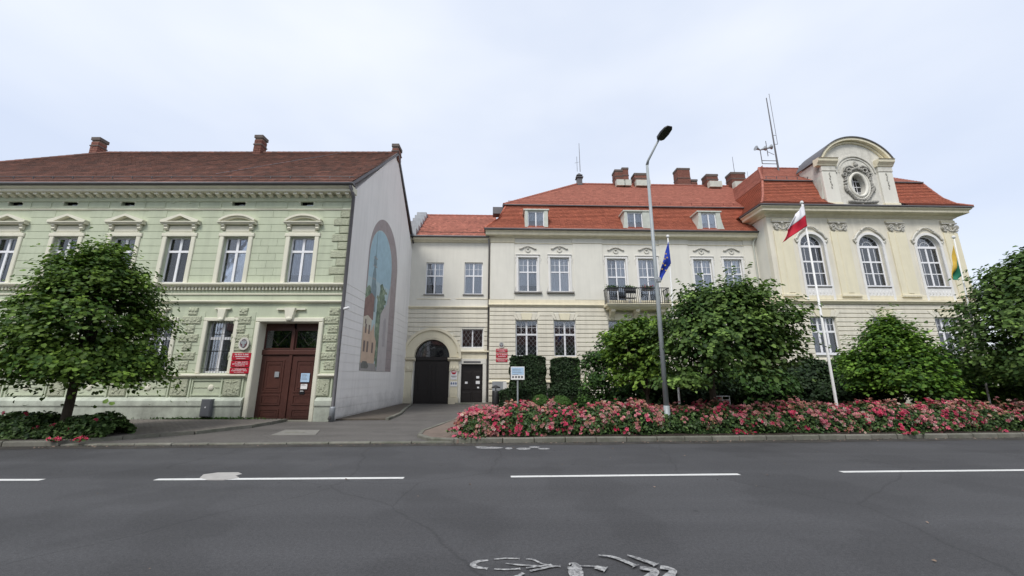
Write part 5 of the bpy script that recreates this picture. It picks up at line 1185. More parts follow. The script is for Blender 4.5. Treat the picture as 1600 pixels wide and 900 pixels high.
def arched_window(c):
    yf = PY + .20; f = MB(); fw = .08; x0, x1 = c - whw, c + whw
    f.box(x0, x0 + fw, yf, yf + .08, wz0, wzs).box(x1 - fw, x1, yf, yf + .08, wz0, wzs).box(x0 + fw, x1 - fw, yf, yf + .08, wz0, wz0 + .1)
    f.arc(c, wzs, whw - fw, whw, 0, 180, yf, yf + .08, 24); f.box(x0 + fw, x1 - fw, yf - .03, yf + .08, wzs - .08, wzs + .08)
    hgt = wzs - .08 - (wz0 + .1); zz = [wz0 + .1 + hgt * q for q in (.31, .62)]
    f.box(c - .055, c + .055, yf - .01, yf + .08, wz0 + .1, wzs - .08)
    f.box(x0 + fw, c - .055, yf - .005, yf + .07, zz[1] - .055, zz[1] + .055).box(c + .055, x1 - fw, yf - .005, yf + .07, zz[1] - .055, zz[1] + .055)
    f.box(x0 + fw, c - .055, yf, yf + .07, zz[0] - .03, zz[0] + .03).box(c + .055, x1 - fw, yf, yf + .07, zz[0] - .03, zz[0] + .03)
    for s_ in (-1, 1):
        xm = c + s_ * (whw - fw + .055) / 2
        f.box(xm - .013, xm + .013, yf + .015, yf + .05, wz0 + .1, wzs - .08)
    ri_ = whw - fw
    for a in (36, 72, 108, 144): f.tube([(c + .33 * math.cos(R(a)) * 0, yf + .04, wzs + .05), (c + ri_ * math.cos(R(a)), yf + .04, wzs + ri_ * math.sin(R(a)))], .011, 4)
    f.arc(c, wzs + .05, .33, .355, 0, 180, yf + .015, yf + .055, 16)
    fr = f.build('arched_window', PVC, TH)
    cells = [(c - ri_, c - .055), (c + .055, c + ri_)]
    for a, b in cells:
        for p, q in ((wz0 + .1, zz[0] - .03), (zz[0] + .03, zz[1] - .055), (zz[1] + .055, wzs - .08)): MB().box(a, b, yf + .03, yf + .036, p, q).build('pane', GLASS, fr)
    MB().prism([(c + ri_ * math.cos(R(a)), wzs + .08 * (a in (0, 180)) + (ri_) * math.sin(R(a))) for a in range(0, 181, 12)], yf + .03, yf + .036).build('pane', GLASS, fr)
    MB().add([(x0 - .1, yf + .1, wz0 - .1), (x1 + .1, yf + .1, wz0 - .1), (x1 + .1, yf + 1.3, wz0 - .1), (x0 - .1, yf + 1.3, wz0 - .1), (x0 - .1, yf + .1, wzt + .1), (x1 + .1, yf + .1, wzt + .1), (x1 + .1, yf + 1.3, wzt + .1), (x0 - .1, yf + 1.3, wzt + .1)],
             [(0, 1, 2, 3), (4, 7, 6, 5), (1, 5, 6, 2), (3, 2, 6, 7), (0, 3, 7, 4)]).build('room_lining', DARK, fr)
    vs = []; n = 34
    for i in range(n + 1):
        x = x0 + (x1 - x0) * i / n; y = yf + .16 + .02 * math.sin(i * 1.7); t_ = abs(x - c) / whw; zt = wzs + (whw * math.sqrt(max(0, 1 - t_ * t_)) if False else 0) + .0
        vs += [(x, y, wz0), (x, y, zt)]
    MB().add(vs, [(2 * i, 2 * i + 2, 2 * i + 3, 2 * i + 1) for i in range(n)]).build('curtain', CURT2, fr)
    # white surround
    m = MB(); bw = .17
    m.cbox(x0 - bw, x0, PY - .08, PY + .02, wz0 - 1.0, wzs, .02).cbox(x1, x1 + bw, PY - .08, PY + .02, wz0 - 1.0, wzs, .02).arc(c, wzs, whw, whw + bw, 0, 180, PY - .08, PY + .02, 24)
    m.build('arched_surround', WSUR, fr)
    MB().box(x0 - .02, x1 + .02, PY - .10, PY + .2, wz0 - .06, wz0).build('sill', PVC, fr)
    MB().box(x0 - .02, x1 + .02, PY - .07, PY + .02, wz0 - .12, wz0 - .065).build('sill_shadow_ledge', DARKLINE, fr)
    m = MB(); m.box(x0, x1, PY - .03, PY + .02, wz0 - .98, wz0 - .12)
    for q in range(7):
        xx = x0 + .12 + q * (x1 - x0 - .24) / 6; m.arc(xx, wz0 - .62, .07, .10, 170, 370, PY - .055, PY - .02, 8, 1.0); m.ell((xx, PY - .04, wz0 - .45), (.04, .03, .13), 6, 6)
    m.build('apron_relief', WSUR, fr)
    # hood ornament: scrolls and eyebrow
    m = MB(); zt = wzt + .12
    ep = [(c - .62, zt + .20), (c - .5, zt + .18), (c - .38, zt + .3), (c - .2, zt + .40), (c, zt + .43), (c + .2, zt + .40), (c + .38, zt + .3), (c + .5, zt + .18), (c + .62, zt + .20)]
    m.tube([(p[0], PY - .10, p[1]) for p in ep], [.05, .06, .055, .05, .05, .05, .055, .06, .05], 6)
    for s_ in (-1, 1):
        m.tube([(c + s_ * .55, PY - .08, zt + .12), (c + s_ * .78, PY - .08, zt - .02), (c + s_ * .95, PY - .08, zt - .22), (c + s_ * 1.05, PY - .08, zt - .42), (c + s_ * 1.16, PY - .08, zt - .5), (c + s_ * 1.12, PY - .08, zt - .62)], [.06, .08, .07, .08, .06, .04], 6)
        m.ell((c + s_ * 1.02, PY - .06, zt - .68), (.10, .06, .1), 8, 6); m.ell((c + s_ * .64, PY - .08, zt + .08), (.1, .07, .08), 8, 6)
    m.build('hood_ornament', STUCCO, fr)
for c in wcs: arched_window(c)
# pilasters with garland capitals
zcap1, zcap0 = T.z(1400, 349, PY), T.z(1400, 364, PY); zpb = T.z(1400, 461, PY)
gap = sp / 2
pc_ = [wcs[0] - gap + .12, wcs[0] + gap, wcs[1] + gap, wcs[2] + gap - .15]
for c in pc_:
    hw = .62
    a, b = max(px0 + .02, c - hw), min(px1 - .02, c + hw)
    p = MB().cbox(a, b, PY - .10, PY + .01, zpb, zcap0 + .05, .02).build('pilaster', YELD, TH)
    MB().cbox(a + .42, b - .42, PY - .13, PY - .09, zpb + .1, zcap0, .015).build('raised_strip', YELD, p)
    MB().cbox(a - .06, b + .06, PY - .18, PY + .01, zpb - .16, zpb, .02).build('base', STONE, p)
    m = MB(); m.box(a - .04, b + .04, PY - .16, PY + .01, zcap1 - .06, zcap1 + .03)
    for s_ in (-1, 1):
        xx = (a + b) / 2 + s_ * .42; zz = (zcap0 + zcap1) / 2 + .04
        m.arc(xx, zz, .11, .17, 0, 360, PY - .2, PY, 14); m.ell((xx, PY - .18, zz), (.07, .06, .07), 8, 6); m.ell((xx, PY - .14, zz - .24), (.13, .06, .09), 8, 6, s_ * .5)
    mc = (a + b) / 2
    for q in range(7):
        tq = (q - 3) / 3; m.ell((mc + tq * .28, PY - .16, zcap0 + .12 + .16 * tq * tq), (.075, .07, .07), 7, 5)
    m.ell((mc, PY - .18, zcap1 - .14), (.09, .06, .08), 8, 6); m.build('capital', DIRTY2, p)
    MB().cbox(a - .02, b + .02, PY - .09, PY + .01, zcap1 + .05, zPC - .2, .02).build('frieze_block', YELD, p)
cornice([(0, 0), (.06, 0), (.08, .05), (.0, .08)], px0, px1, zcap1 + .35, STONE, TH, 'moulding', y0=PY)
# ledges
def wrap(prof, z, mt, name, left=True):
    """moulding running round the pavilion: front and left return, mitred"""
    vs = []; path = lambda o_: [(px0 - o_, PY + 1.7), (px0 - o_, PY - o_), (px1 + o_, PY - o_), (px1 + o_, PY + 6)]
    for o_, h_ in prof: vs += [(x, y, z + h_) for x, y in path(o_)]
    fs = []; n = len(prof)
    for i in range(n - 1):
        for k in range(3): fs.append((4 * i + k, 4 * i + k + 1, 4 * i + 5 + k, 4 * i + 4 + k))
    vs2 = [(x, y, z + prof[0][1]) for x, y in path(-.05)] + [(x, y, z + prof[-1][1]) for x, y in path(-.05)]; b0 = len(vs); vs += vs2
    for k in range(3): fs += [(k, b0 + k, b0 + k + 1, k + 1), (4 * (n - 1) + k, 4 * (n - 1) + k + 1, b0 + 5 + k, b0 + 4 + k)]
    return MB().add(vs, fs).build(name, mt, TH)
wrap([(0, 0), (.10, 0), (.14, .08), (.26, .14), (.26, .20), (.10, .26), (.0, .28)], zPL - .1, STONE, 'pavilion_ledge')
wrap([(0, 0), (.05, 0), (.05, .30), (0, .30)], zPL + .20, STONE, 'pavilion_band')
wrap([(0, 0), (.12, 0), (.2, .12), (.55, .18), (.60, .22), (.60, .36), (.72, .46), (.72, .52), (.0, .54)], zPC - .02, STONE, 'pavilion_cornice')
wrap([(.55, .0), (.80, .0), (.80, .09), (.55, .09)], zPC + .525, ZINCD, 'pavilion_gutter')
# pavilion ground floor
kops = [(a - .02, b + .02, c - .1, d_ + .45) for a, b, c, d_ in pl]
courses(px0, px1, .6, zPL - .16, .30, kops, YEL, TH, depth=.06, joint=.045, y0=PY)
nC = round((zPL - .16 - .6) / .30); hC = (zPL - .16 - .6) / nC
for i in range(nC): MB().box(px0 - .058, px0 + .01, PY - .055, -.02, .6 + i * hC + .022, .6 + (i + 1) * hC - .022).build('side_course', YEL, TH)
for (a, b, c, d_) in pl:
    f = window(TH, a, b, c, d_, 3, .40, 1, 1, d=.16, fw=.08, post=.13, y0=PY, curtain=CURT, cfrac=.5)
    cx = (a + b) / 2; zt = d_ + .46
    MB().prism([(cx - .6, zt), (cx + .6, zt), (cx + .45, d_), (cx - .45, d_)], PY - .11, PY + .01).build('keystone', YELD, f)
    for s_ in (-1, 1):
        for q in (0, 1): MB().prism([(cx + s_ * (.63 + q * .36), zt - .02), (cx + s_ * (.95 + q * .36), zt - .02), (cx + s_ * (.72 + q * .2), d_ + .01), (cx + s_ * (.48 + q * .25), d_ + .01)][::s_], PY - .08, PY + .01).build('voussoir', YEL, f)
    MB().box(a - .05, b + .05, PY - .1, PY + .15, c - .08, c).build('sill', PVC, f)
# downpipe in the inner corner
MB().tube([(xi - .1, -.4, zTE + .35), (px0 - .22, -.16, zTE - .3), (px0 - .22, -.16, .2)], .055, 8).build('downpipe', ZINCG, TH, True)
# pavilion roof
pe, pz_ = PY - .78, zPC + .6
pyb = PY + .75; pzb = T.z(1230, 283, pyb)
H = pzb - pz_
pp = [(pe, pz_), (pe + .55, pz_ + H * .16), (pe + .95, pz_ + H * .40), (pe + 1.25, pz_ + H * .7), (pyb, pzb)]
Lp = sum(math.hypot(b[0] - a[0], b[1] - a[1]) for a, b in zip(pp[:-1], pp[1:]))
PLx = lambda b, s_: None
offs = hipl(pp)
gx0, gx1 = T.x(1291, 321, PY - .1), T.x(1405, 321, PY - .1)     # attic gable sides
tile_surface('pavilion_tiles', pp, lambda b: px0 + (offs(b) - PY), lambda b: gx0 + .02, .19, .165, TILE_R, TH, butt_shade=.25, jit=.012, tvar=.06)
tile_surface('pavilion_tiles', pp, lambda b: gx1 - .02, lambda b: px1 - (offs(b) - PY), .19, .165, TILE_R, TH, butt_shade=.25, jit=.012, tvar=.06)
tile_surface('pavilion_side_tiles', pp, lambda b: -9, lambda b: -(offs(b)), .19, .165, TILE_R, TH, butt_shade=.25, trans=lambda p: (px0 + (p[1] - PY), -p[0], p[2]), tvar=.06)
tile_surface('pavilion_side_tiles', pp, lambda b: offs(b), lambda b: 9, .19, .165, TILE_R, TH, butt_shade=.25, trans=lambda p: (px1 - (p[1] - PY), p[0], p[2]), tvar=.06)
bx_0, bx_1 = px0 + (pyb - PY), px1 - (pyb - PY)
ryp = pyb + 3.4; rzp = T.z(1240, 264, ryp); rl0, rl1 = bx_0 + 2.4, bx_1 - 2.6
Lq = math.hypot(ryp - pyb, rzp - pzb)
tile_surface('pavilion_upper_tiles', [(pyb - .1, pzb + .03), (ryp, rzp)], lambda b: bx_0 - .1 + (rl0 - bx_0) * b / Lq, lambda b: bx_1 + .1 + (rl1 - bx_1) * b / Lq, .19, .165, TILE_D, TH, tvar=.1, thk=.022, butt_shade=.75)
m = MB().add([(bx_0, pyb, pzb), (bx_1, pyb, pzb), (rl1, ryp, rzp - .03), (rl0, ryp, rzp - .03), (bx_0, 9, pzb), (bx_1, 9, pzb), (rl0, 6.5, rzp - .03), (rl1, 6.5, rzp - .03)], [(0, 1, 2, 3), (0, 3, 6, 4), (1, 5, 7, 2), (3, 2, 7, 6), (6, 7, 5, 4)])
o = m.build('pavilion_roof', TILE_D, TH); at = o.data.attributes.new('tone', 'FLOAT', 'FACE'); at.data.foreach_set('value', [.55] * 5)
tile_surface('pavilion_upper_side_tiles', [(bx_0, pzb + .03), (rl0, rzp)], lambda b: -7.5, lambda b: -(pyb + (ryp - pyb) * b / Lq), .19, .165, TILE_D, TH, trans=lambda p: (p[1], -p[0], p[2]), tvar=.1, thk=.022, butt_shade=.75)
ridge_caps([(px0 + (y - PY), y, z + .02) for y, z in pp], TILE_D, TH, .09); ridge_caps([(px1 - (y - PY), y, z + .02) for y, z in pp], TILE_D, TH, .09)
ridge_caps([(bx_0, pyb, pzb + .05), (rl0, ryp, rzp + .03)], TILE_D, TH, .1); ridge_caps([(rl0, ryp, rzp + .03), (rl1, ryp, rzp + .03)], TILE_D, TH, .1)
MB().box(gx1, bx_1, pyb - .17, pyb - .1, pzb - .05, pzb + .02).build('break_moulding', ZINCD, TH)
MB().box(bx_0, gx0, pyb - .17, pyb - .1, pzb - .05, pzb + .02).build('break_moulding', ZINCD, TH); m = MB()
x = bx_0 + .4
while x < gx0: m.box(x, x + .025, pyb + .1, pyb + .15, pzb + .1, pzb + .45); x += .8
m.tube([(bx_0 + .4, pyb + .12, pzb + .42), (gx0, pyb + .12, pzb + .42)], .014, 4)
m.build('snow_guard', ZINCD, TH)
MB().box(T.x(1248, 262, ryp), T.x(1262, 262, ryp), ryp - .4, ryp, rzp - .1, rzp + .25).build('roof_hatch', ZINCD, TH)
# attic gable with oval window
gc = (gx0 + gx1) / 2; zg0 = pz_ - .02
zgs = T.z(1340, 252, PY - .1)                          # top of side cornice
zgt = T.z(1332, 218, PY - .1)
gh = (gx1 - gx0) / 2 - .05
gtop_hw = gh * .93
m = MB()
ov_c, ov_rx, ov_rz = gc, .56, .84; ov_z = zg0 + (zgs - zg0) * .50
# wall with an oval hole, as a ring of quads
n = 48; ov = [(ov_c + ov_rx * math.cos(2 * math.pi * i / n), ov_z + ov_rz * math.sin(2 * math.pi * i / n)) for i in range(n)]
def outer(i):
    a = 2 * math.pi * i / n; dx, dz = math.cos(a), math.sin(a); t_ = 1e9
    if dx > 1e-6: t_ = min(t_, gh / dx)
    if dx < -1e-6: t_ = min(t_, -gh / dx)
    if dz > 1e-6: t_ = min(t_, (zgs - ov_z) / dz)
    if dz < -1e-6: t_ = min(t_, (zg0 - ov_z) / dz)
    return (ov_c + dx * t_, ov_z + dz * t_)
outp = [outer(i) for i in range(n)]
for i in range(n):
    j = (i + 1) % n; m.prism([ov[i], outp[i], outp[j], ov[j]], PY - .08, PY + .5)
for sx in (-1, 1):
    for zc_ in (zg0, zgs):
        m.prism([(gc + sx * gh, zc_), (gc + sx * (gh - 1.2), zc_), (gc + sx * gh, zc_ + (.9 if zc_ == zg0 else -.9))], PY - .079, PY + .49)
m.box(gc - gh, gc + gh, PY + .5, PY + 1.8, zgs - .8, zgs)
m.box(gc - gh, gc - gh + .3, PY + .5, PY + 1.8, zg0, zgs - .8).box(gc + gh - .3, gc + gh, PY + .5, PY + 1.8, zg0, zgs - .8)
attic_o = m.build('attic_gable', STUCCO, TH)
MB().prism([(ov_c + ov_rx * math.cos(R(a)), ov_z + ov_rz * math.sin(R(a))) for a in range(0, 360, 15)], PY + .32, PY + .33).build('pane', GLASS, attic_o)
m = MB(); yy = PY + .27
m.box(ov_c - .03, ov_c + .03, yy, yy + .04, ov_z - ov_rz, ov_z + ov_rz)
for q in (-.45, 0, .45): m.box(ov_c - ov_rx * .95, ov_c + ov_rx * .95, yy + .005, yy + .035, ov_z + q - .022, ov_z + q + .022)
for q in (-.22, .22): m.box(ov_c + q - .012, ov_c + q + .012, yy + .01, yy + .03, ov_z - ov_rz, ov_z + ov_rz)
m.arc(ov_c, ov_z, .88, 1.02, 0, 360, yy - .02, yy + .06, 32, 1.0) if False else None
m.build('oval_glazing_bars', PVC, attic_o)
MB().prism([(ov_c + ov_rx * 1.1 * math.cos(R(a)), ov_z + ov_rz * 1.1 * math.sin(R(a))) for a in range(0, 360, 15)], PY + .6, PY + .65).build('dark_backing', DARK, attic_o)
# oval frame ring (two tubes)
def ovalring(rx, rz, r, y, nm, mt):
    pts = [(ov_c + rx * math.cos(R(a)), y, ov_z + rz * math.sin(R(a))) for a in range(0, 361, 12)]; return MB().tube(pts, r, 8, cap=False).build(nm, mt, attic_o, True)
ovalring(ov_rx + .07, ov_rz + .07, .11, PY - .10, 'oval_frame', YELP); ovalring(ov_rx + .27, ov_rz + .27, .07, PY - .10, 'oval_frame', STUCCO)
# round top (segmental) with tympanum and moulded arch
seg_h = zgt - zgs; hwA = gh + .12; Ra = (hwA ** 2 + seg_h ** 2) / (2 * seg_h); zca_ = zgt - Ra; aS = math.degrees(math.asin(min(1, (zgs - zca_) / Ra)))
pts = [(gc + (Ra - .2) * math.cos(R(a)), max(zgs, zca_ + (Ra - .2) * math.sin(R(a)))) for a in np.linspace(aS + 3, 180 - aS - 3, 24)]
MB().prism([(gc + hwA - .25, zgs)] + pts + [(gc - hwA + .25, zgs)], PY - .06, PY + 1.7).build('tympanum', STUCCO, attic_o)
MB().arc(gc, zca_, Ra - .36, Ra - .22, aS + 4, 176 - aS, PY - .16, PY, 28).build('arch_moulding', STONE, attic_o)
MB().arc(gc, zca_, Ra - .2, Ra - .02, aS, 180 - aS, PY - .38, PY + .1, 32).build('arch_moulding', STONE, attic_o)
MB().arc(gc, zca_, Ra - .02, Ra + .05, aS, 180 - aS, PY - .45, PY + 1.9, 32).build('zinc_cover', ZINCD, attic_o)
# inner arch band over the cartouche
MB().arc(gc, ov_z + .85, 1.42, 1.52, 4, 176, PY - .15, PY - .07, 24).arc(gc, ov_z + .85, 1.22, 1.28, 5, 175, PY - .12, PY - .07, 24).build('inner_arch', STUCCO, attic_o)
# side piers of the gable
for s_ in (-1, 1):
    a, b = sorted((gc + s_ * gh, gc + s_ * (gh - 1.05)))
    p = MB().cbox(a, b, PY - .22, PY - .07, zg0 + .45, zgs - .9, .02).build('attic_pier', YELP, attic_o)
    MB().cbox(a - .06, b + .06, PY - .28, PY - .07, zg0, zg0 + .45, .03).build('base', STONE, p)
    MB().prismx([(PY, zgs - .5), (PY - .3, zgs - .5), (PY - .34, zgs - .4), (PY - .5, zgs - .22), (PY - .52, zgs - .05), (PY - .58, zgs), (PY, zgs + .03)], a - .1 - (.25 if s_ < 0 else 0), b + .08).build('pier_cornice', STONE, p)
    MB().cbox(a - .02, b + .02, PY - .26, PY - .07, zgs - .9, zgs - .5, .02).build('pier_frieze', STUCCO, p)
    m = MB()
    for q in range(6): m.ell(((a + b) / 2 + random.uniform(-.03, .03), PY - .24, zgs - 1.1 - q * .22), (.05, .035, .11), 6, 5, random.uniform(-.4, .4))
    m.build('pendant_relief', DIRTY, p)
    # scroll buttress beside the gable
    MB().prism([(gc + s_ * gh, zg0), (gc + s_ * (gh + .35), zg0), (gc + s_ * (gh + .22), zg0 + .7), (gc + s_ * (gh + .05), zg0 + 1.5), (gc + s_ * (gh + .02), zg0 + 2.4), (gc + s_ * gh, zg0 + 2.6)][::s_], PY - .02, PY + .35).build('side_scroll', ZINCG, p)
MB().cbox(gc - gh + 1.06, gc + gh - 1.06, PY - .16, PY - .07, zg0, zg0 + .38, .02).build('plinth_block', YELP, attic_o)
# cartouche: leaves, scrolls, festoon and crest round the oval
random.seed(21); m = MB()
def el(x, z, a, b, rot=0.0, y=-.15, d=.09): m.ell((ov_c + x, PY + y, ov_z + z), (a, d, b), 7, 5, rot)
for a in range(0, 360, 11):
    ex, ez = (ov_rx + .42) * math.cos(R(a)), (ov_rz + .38) * math.sin(R(a)); ex = max(-gh + 1.15, min(gh - 1.15, ex))
    el(ex, ez, .17, .07, R(a + random.uniform(30, 80)), -.14, .10)
for s_ in (-1, 1):
    for q in range(7): el(s_ * (.42 + .11 * q), -1.18 + .15 * q, .24, .06, s_ * R(30 + 10 * q), -.18)
    for q in range(5): el(s_ * (.16 + .2 * q), -1.42 + .01 * q, .16, .11, s_ * .3, -.22, .12)
    m.arc(ov_c + s_ * .6, ov_z + 1.08, .12, .21, 0, 360, PY - .26, PY - .08, 14); m.arc(ov_c + s_ * .95, ov_z + .75, .09, .16, 0, 360, PY - .24, PY - .08, 12)
    m.tube([(ov_c + s_ * .2, PY - .2, ov_z + 1.32), (ov_c + s_ * .5, PY - .2, ov_z + 1.45), (ov_c + s_ * .85, PY - .2, ov_z + 1.3), (ov_c + s_ * 1.0, PY - .2, ov_z + .95)], [.06, .09, .08, .04], 6)
    for q in range(4): el(s_ * (.9 + .03 * q), .35 - .28 * q, .09, .13, s_ * .4, -.15, .09)
for q in range(5): el((q - 2) * .16, 1.15 + .06 * (2 - abs(q - 2)), .10, .13, 0, -.22, .1)
el(0, 1.52, .17, .15, 0, -.24, .1); el(0, 1.74, .07, .15, 0, -.18, .07)
m.build('cartouche', DIRTY, attic_o, True)
random.seed(5)
# antenna mast on the pavilion
x_, z_ = T.hit(1216, 263, ryp - .6)
t = thing('antenna_mast', 'tall twin rod antenna mast with cross arms and horn speakers on pavilion roof', 'antenna', tw(x_, ryp - .6, z_ - .3), R(TYAW)); hm = T.z(1197, 153, ryp - .6) - z_ + .3
MB().tube([(0, 0, 0), (0, 0, hm * .35), (0, 0, hm)], [.08, .06, .035], 7).build('mast', ZINCD, t)
MB().tube([(.30, 0, hm * .36), (.30, 0, hm * 1.06)], .02, 5).build('whip_antenna', ZINCD, t)
m = MB()
for q in (.36, .48): m.tube([(0, 0, hm * q), (.30, 0, hm * q)], .02, 5)
for q in (.10, .14): m.tube([(0, 0, hm * q), (-1.3, 0, hm * q)], .03, 5)
m.tube([(-1.3, 0, hm * .10), (-1.3, 0, hm * .28)], .035, 5).tube([(-.7, 0, hm * .26), (-.15, 0, hm * .22)], .02, 5).tube([(-.7, 0, hm * .2), (-.7, 0, hm * .4)], .03, 5)
m.build('cross_arm', ZINCD, t)
for (dx, dz, sx) in ((-1.3, .28, -1), (-1.3, .28, 1), (-.75, .30, 1)):
    MB().tube([(dx, 0, hm * dz), (dx + sx * .25, -.05, hm * dz + .08), (dx + sx * .42, -.08, hm * dz + .12)], [.05, .10, .22], 10).build('horn_speaker', ZINC, t)
# plaques + emblem on the town hall
for (va, vb, lab) in ((545, 550.5, 'narrow top red plaque under the emblem on the cream town hall'), (552, 559, 'middle red plaque under the emblem on the cream town hall'), (560.5, 565.5, 'lowest red plaque under the emblem on the cream town hall')):
    x0, x1 = T.x(775, 555, -.1), T.x(793, 555, -.1); z1, z0 = T.z(784, va, -.1), T.z(784, vb, -.1)
    plaque(tw(x0, -.06, z0), R(TYAW), x1 - x0, z1 - z0, lab, [(.85, .22), (.6, .18)], 'red plaques on the town hall')
x_, z_ = T.hit(783.5, 539, -.1); emblem(tw(x_, -.07, z_), R(TYAW), .44, 'oval grey eagle emblem above the red plaques on the cream town hall')

# ------------------------------------------------------------------ STREET FURNITURE
# lamp post
bx, by = ground(1045, 677, .12)
t = thing('street_lamp', 'tall grey steel street lamp with bent arm standing among the roses by the kerb', 'street lamp', (bx, by, .1))
def zat(u, v, yw): d = ray(u, v); k = yw / d.y; return CAMZ + d.z * k, d.x * k
zk, xk = zat(1011, 257, by)
zk -= .1
MB().tube([(0, 0, 0), (0, 0, .8)], [.095, .09], 12).build('pole_base', GALV, t, True)
px_ = xk - bx
MB().tube([(0, 0, .8), (px_ * .5, 0, zk * .5), (px_, 0, zk)], [.078, .062, .045], 12).build('pole', GALV, t, True)
zh, xh = zat(1031, 215, by - .5); zh -= .1
MB().tube([(px_, 0, zk - .02), (px_ + .03, -.05, zk + .12), (xh - bx, -.5, zh)], [.05, .04, .035], 10).build('arm', GALV, t, True)
zh2, xh2 = zat(1045, 201, by - .85); zh2 -= .1
a_, b_ = Vector((xh - bx, -.42, zh - .03)), Vector((xh2 - bx, -.95, zh2 + .02)); d_ = (b_ - a_).normalized(); sd_ = Vector((.86, .5, 0)).normalized() * .5; sd_ = (sd_ - d_ * sd_.dot(d_)); up_ = d_.cross(sd_).normalized() * .04
vs = []
for q, wq, uq in ((0, .16, .8), (.12, .28, 1.2), (.5, .34, 1.0), (.85, .30, .7), (1, .18, .4)):
    c_ = a_ + (b_ - a_) * q
    for s1, s2 in ((-1, -1), (1, -1), (1, 1), (-1, 1)): vs.append(c_ + sd_ * s1 * wq + up_ * s2 * uq)
fs = [(0, 1, 2, 3), (16, 17, 18, 19)] + [(4 * i + k, 4 * i + (k + 1) % 4, 4 * i + 4 + (k + 1) % 4, 4 * i + 4 + k) for i in range(4) for k in range(4)]
MB().add(vs, fs).build('lamp_head', IRON, t)
zc2, xc2 = zat(1028, 437, by)
MB().tube([(xc2 - bx + .0, -.06, zc2 - .1), (xc2 - bx - .3, -.2, zc2 - .16), (xc2 - bx - .48, -.3, zc2 - .28)], .014, 5).tube([(xc2 - bx, 0, zc2 - .18), (xc2 - bx, 0, zc2 - .04)], .095, 10).build('bracket', ZINC, t)
# flagpoles and flags
def flagpole(u, v, yw, utop, vtop, lab, r=.034):
    d = ray(u, v); k = yw / d.y; bx = d.x * k; zt, xt = zat(utop, vtop, yw)
    t = thing('flagpole', lab, 'flagpole', (bx, yw, .1)); MB().tube([(0, 0, 0), (0, 0, .5), (xt - bx, 0, zt - .1)], [r * 1.5, r * 1.4, r * .8], 10).build('pole', POLEW, t, True)
    MB().ell((xt - bx, 0, zt - .06), (.06, .06, .07), 8, 6).build('finial', POLEW, t); MB().box(-.1, .1, -.1, .1, 0, .08).build('foot_plate', GALV, t)
    return bx, xt, zt
flagpole(1062, 636, 14.2, 1043.5, 371, 'white flagpole flying the blue european flag behind the street lamp', r=.028)
flagpole(1307, 632, 13.6, 1253, 318, 'white flagpole flying the white and red flag before the pavilion')
flagpole(1545, 625, 14.6, 1490.5, 372, 'white flagpole flying the yellow and green flag behind the right linden', r=.024)
def flag(corners, yw, mats_, lab, depth=.25, nu=16, nv=18, split=None, folds=3.0, name='flag'):
    """cloth hung from its hoist: corners = hoist top, hoist bottom, fly bottom, fly top as pixels"""
    P = []
    for (u, v) in corners: z, x = zat(u, v, yw); P.append((x, z))
    (x0, z0) = P[0]; t = thing(name, lab, 'flag', (x0, yw - .06, z0))
    for si, (v0, v1, mt) in enumerate(mats_):
        vs = []; n2 = 10
        for j in range(n2 + 1):
            b = v0 + (v1 - v0) * j / n2
            for i in range(nu + 1):
                a = i / nu
                xx = (P[0][0] * (1 - a) + P[3][0] * a) * (1 - b) + (P[1][0] * (1 - a) + P[2][0] * a) * b
                zz = (P[0][1] * (1 - a) + P[3][1] * a) * (1 - b) + (P[1][1] * (1 - a) + P[2][1] * a) * b
                yy = depth * a * math.sin(folds * a * 3.1 + b * 2.4) * .5 + .06 * math.sin(b * 7 + a * 5)
                vs.append((xx - x0, yy * (a ** .5), zz - z0))
        k = len(vs); fs = [(j * (nu + 1) + i, j * (nu + 1) + i + 1, (j + 1) * (nu + 1) + i + 1, (j + 1) * (nu + 1) + i) for j in range(n2) for i in range(nu)]
        o = MB().add(vs, fs).build(['upper_field', 'lower_field'][si] if len(mats_) > 1 else 'cloth', mt, t, True)
        md = o.modifiers.new('thickness', 'SOLIDIFY'); md.thickness = .006
    return t, P
flag([(1254, 320), (1259.5, 354), (1217, 382), (1240, 338)], 13.6, [(0, .5, FWHT), (.5, 1, FRED)], 'white and red flag hanging from its pole before the pavilion', folds=3)
t, P = flag([(1043.5, 378), (1047.5, 412), (1029, 443), (1029.5, 428)], 14.2, [(0, 1, BLUE)], 'blue european flag with gold stars hanging behind the street lamp', depth=.18)
m = MB()
for q, (u, v) in enumerate(((1041, 396), (1043, 402), (1039, 404), (1036, 411), (1040, 414), (1035, 420), (1041, 422))):
    z, x = zat(u, v, 13.95); X0, Z0 = P[0][0], P[0][1]
    st = [(x - X0 + (.045 if k % 2 == 0 else .018) * math.sin(R(36 * k)), z - Z0 + (.045 if k % 2 == 0 else .018) * math.cos(R(36 * k))) for k in range(10)]
    MB().prism(st, -.16, -.15).build('gold_star', FYEL, t)
flag([(1487, 384), (1500, 432), (1490, 440), (1484, 436)], 14.6, [(0, .45, FYEL), (.45, 1, FGRN)], 'yellow and green flag hanging limp before the pavilion corner', depth=.15)
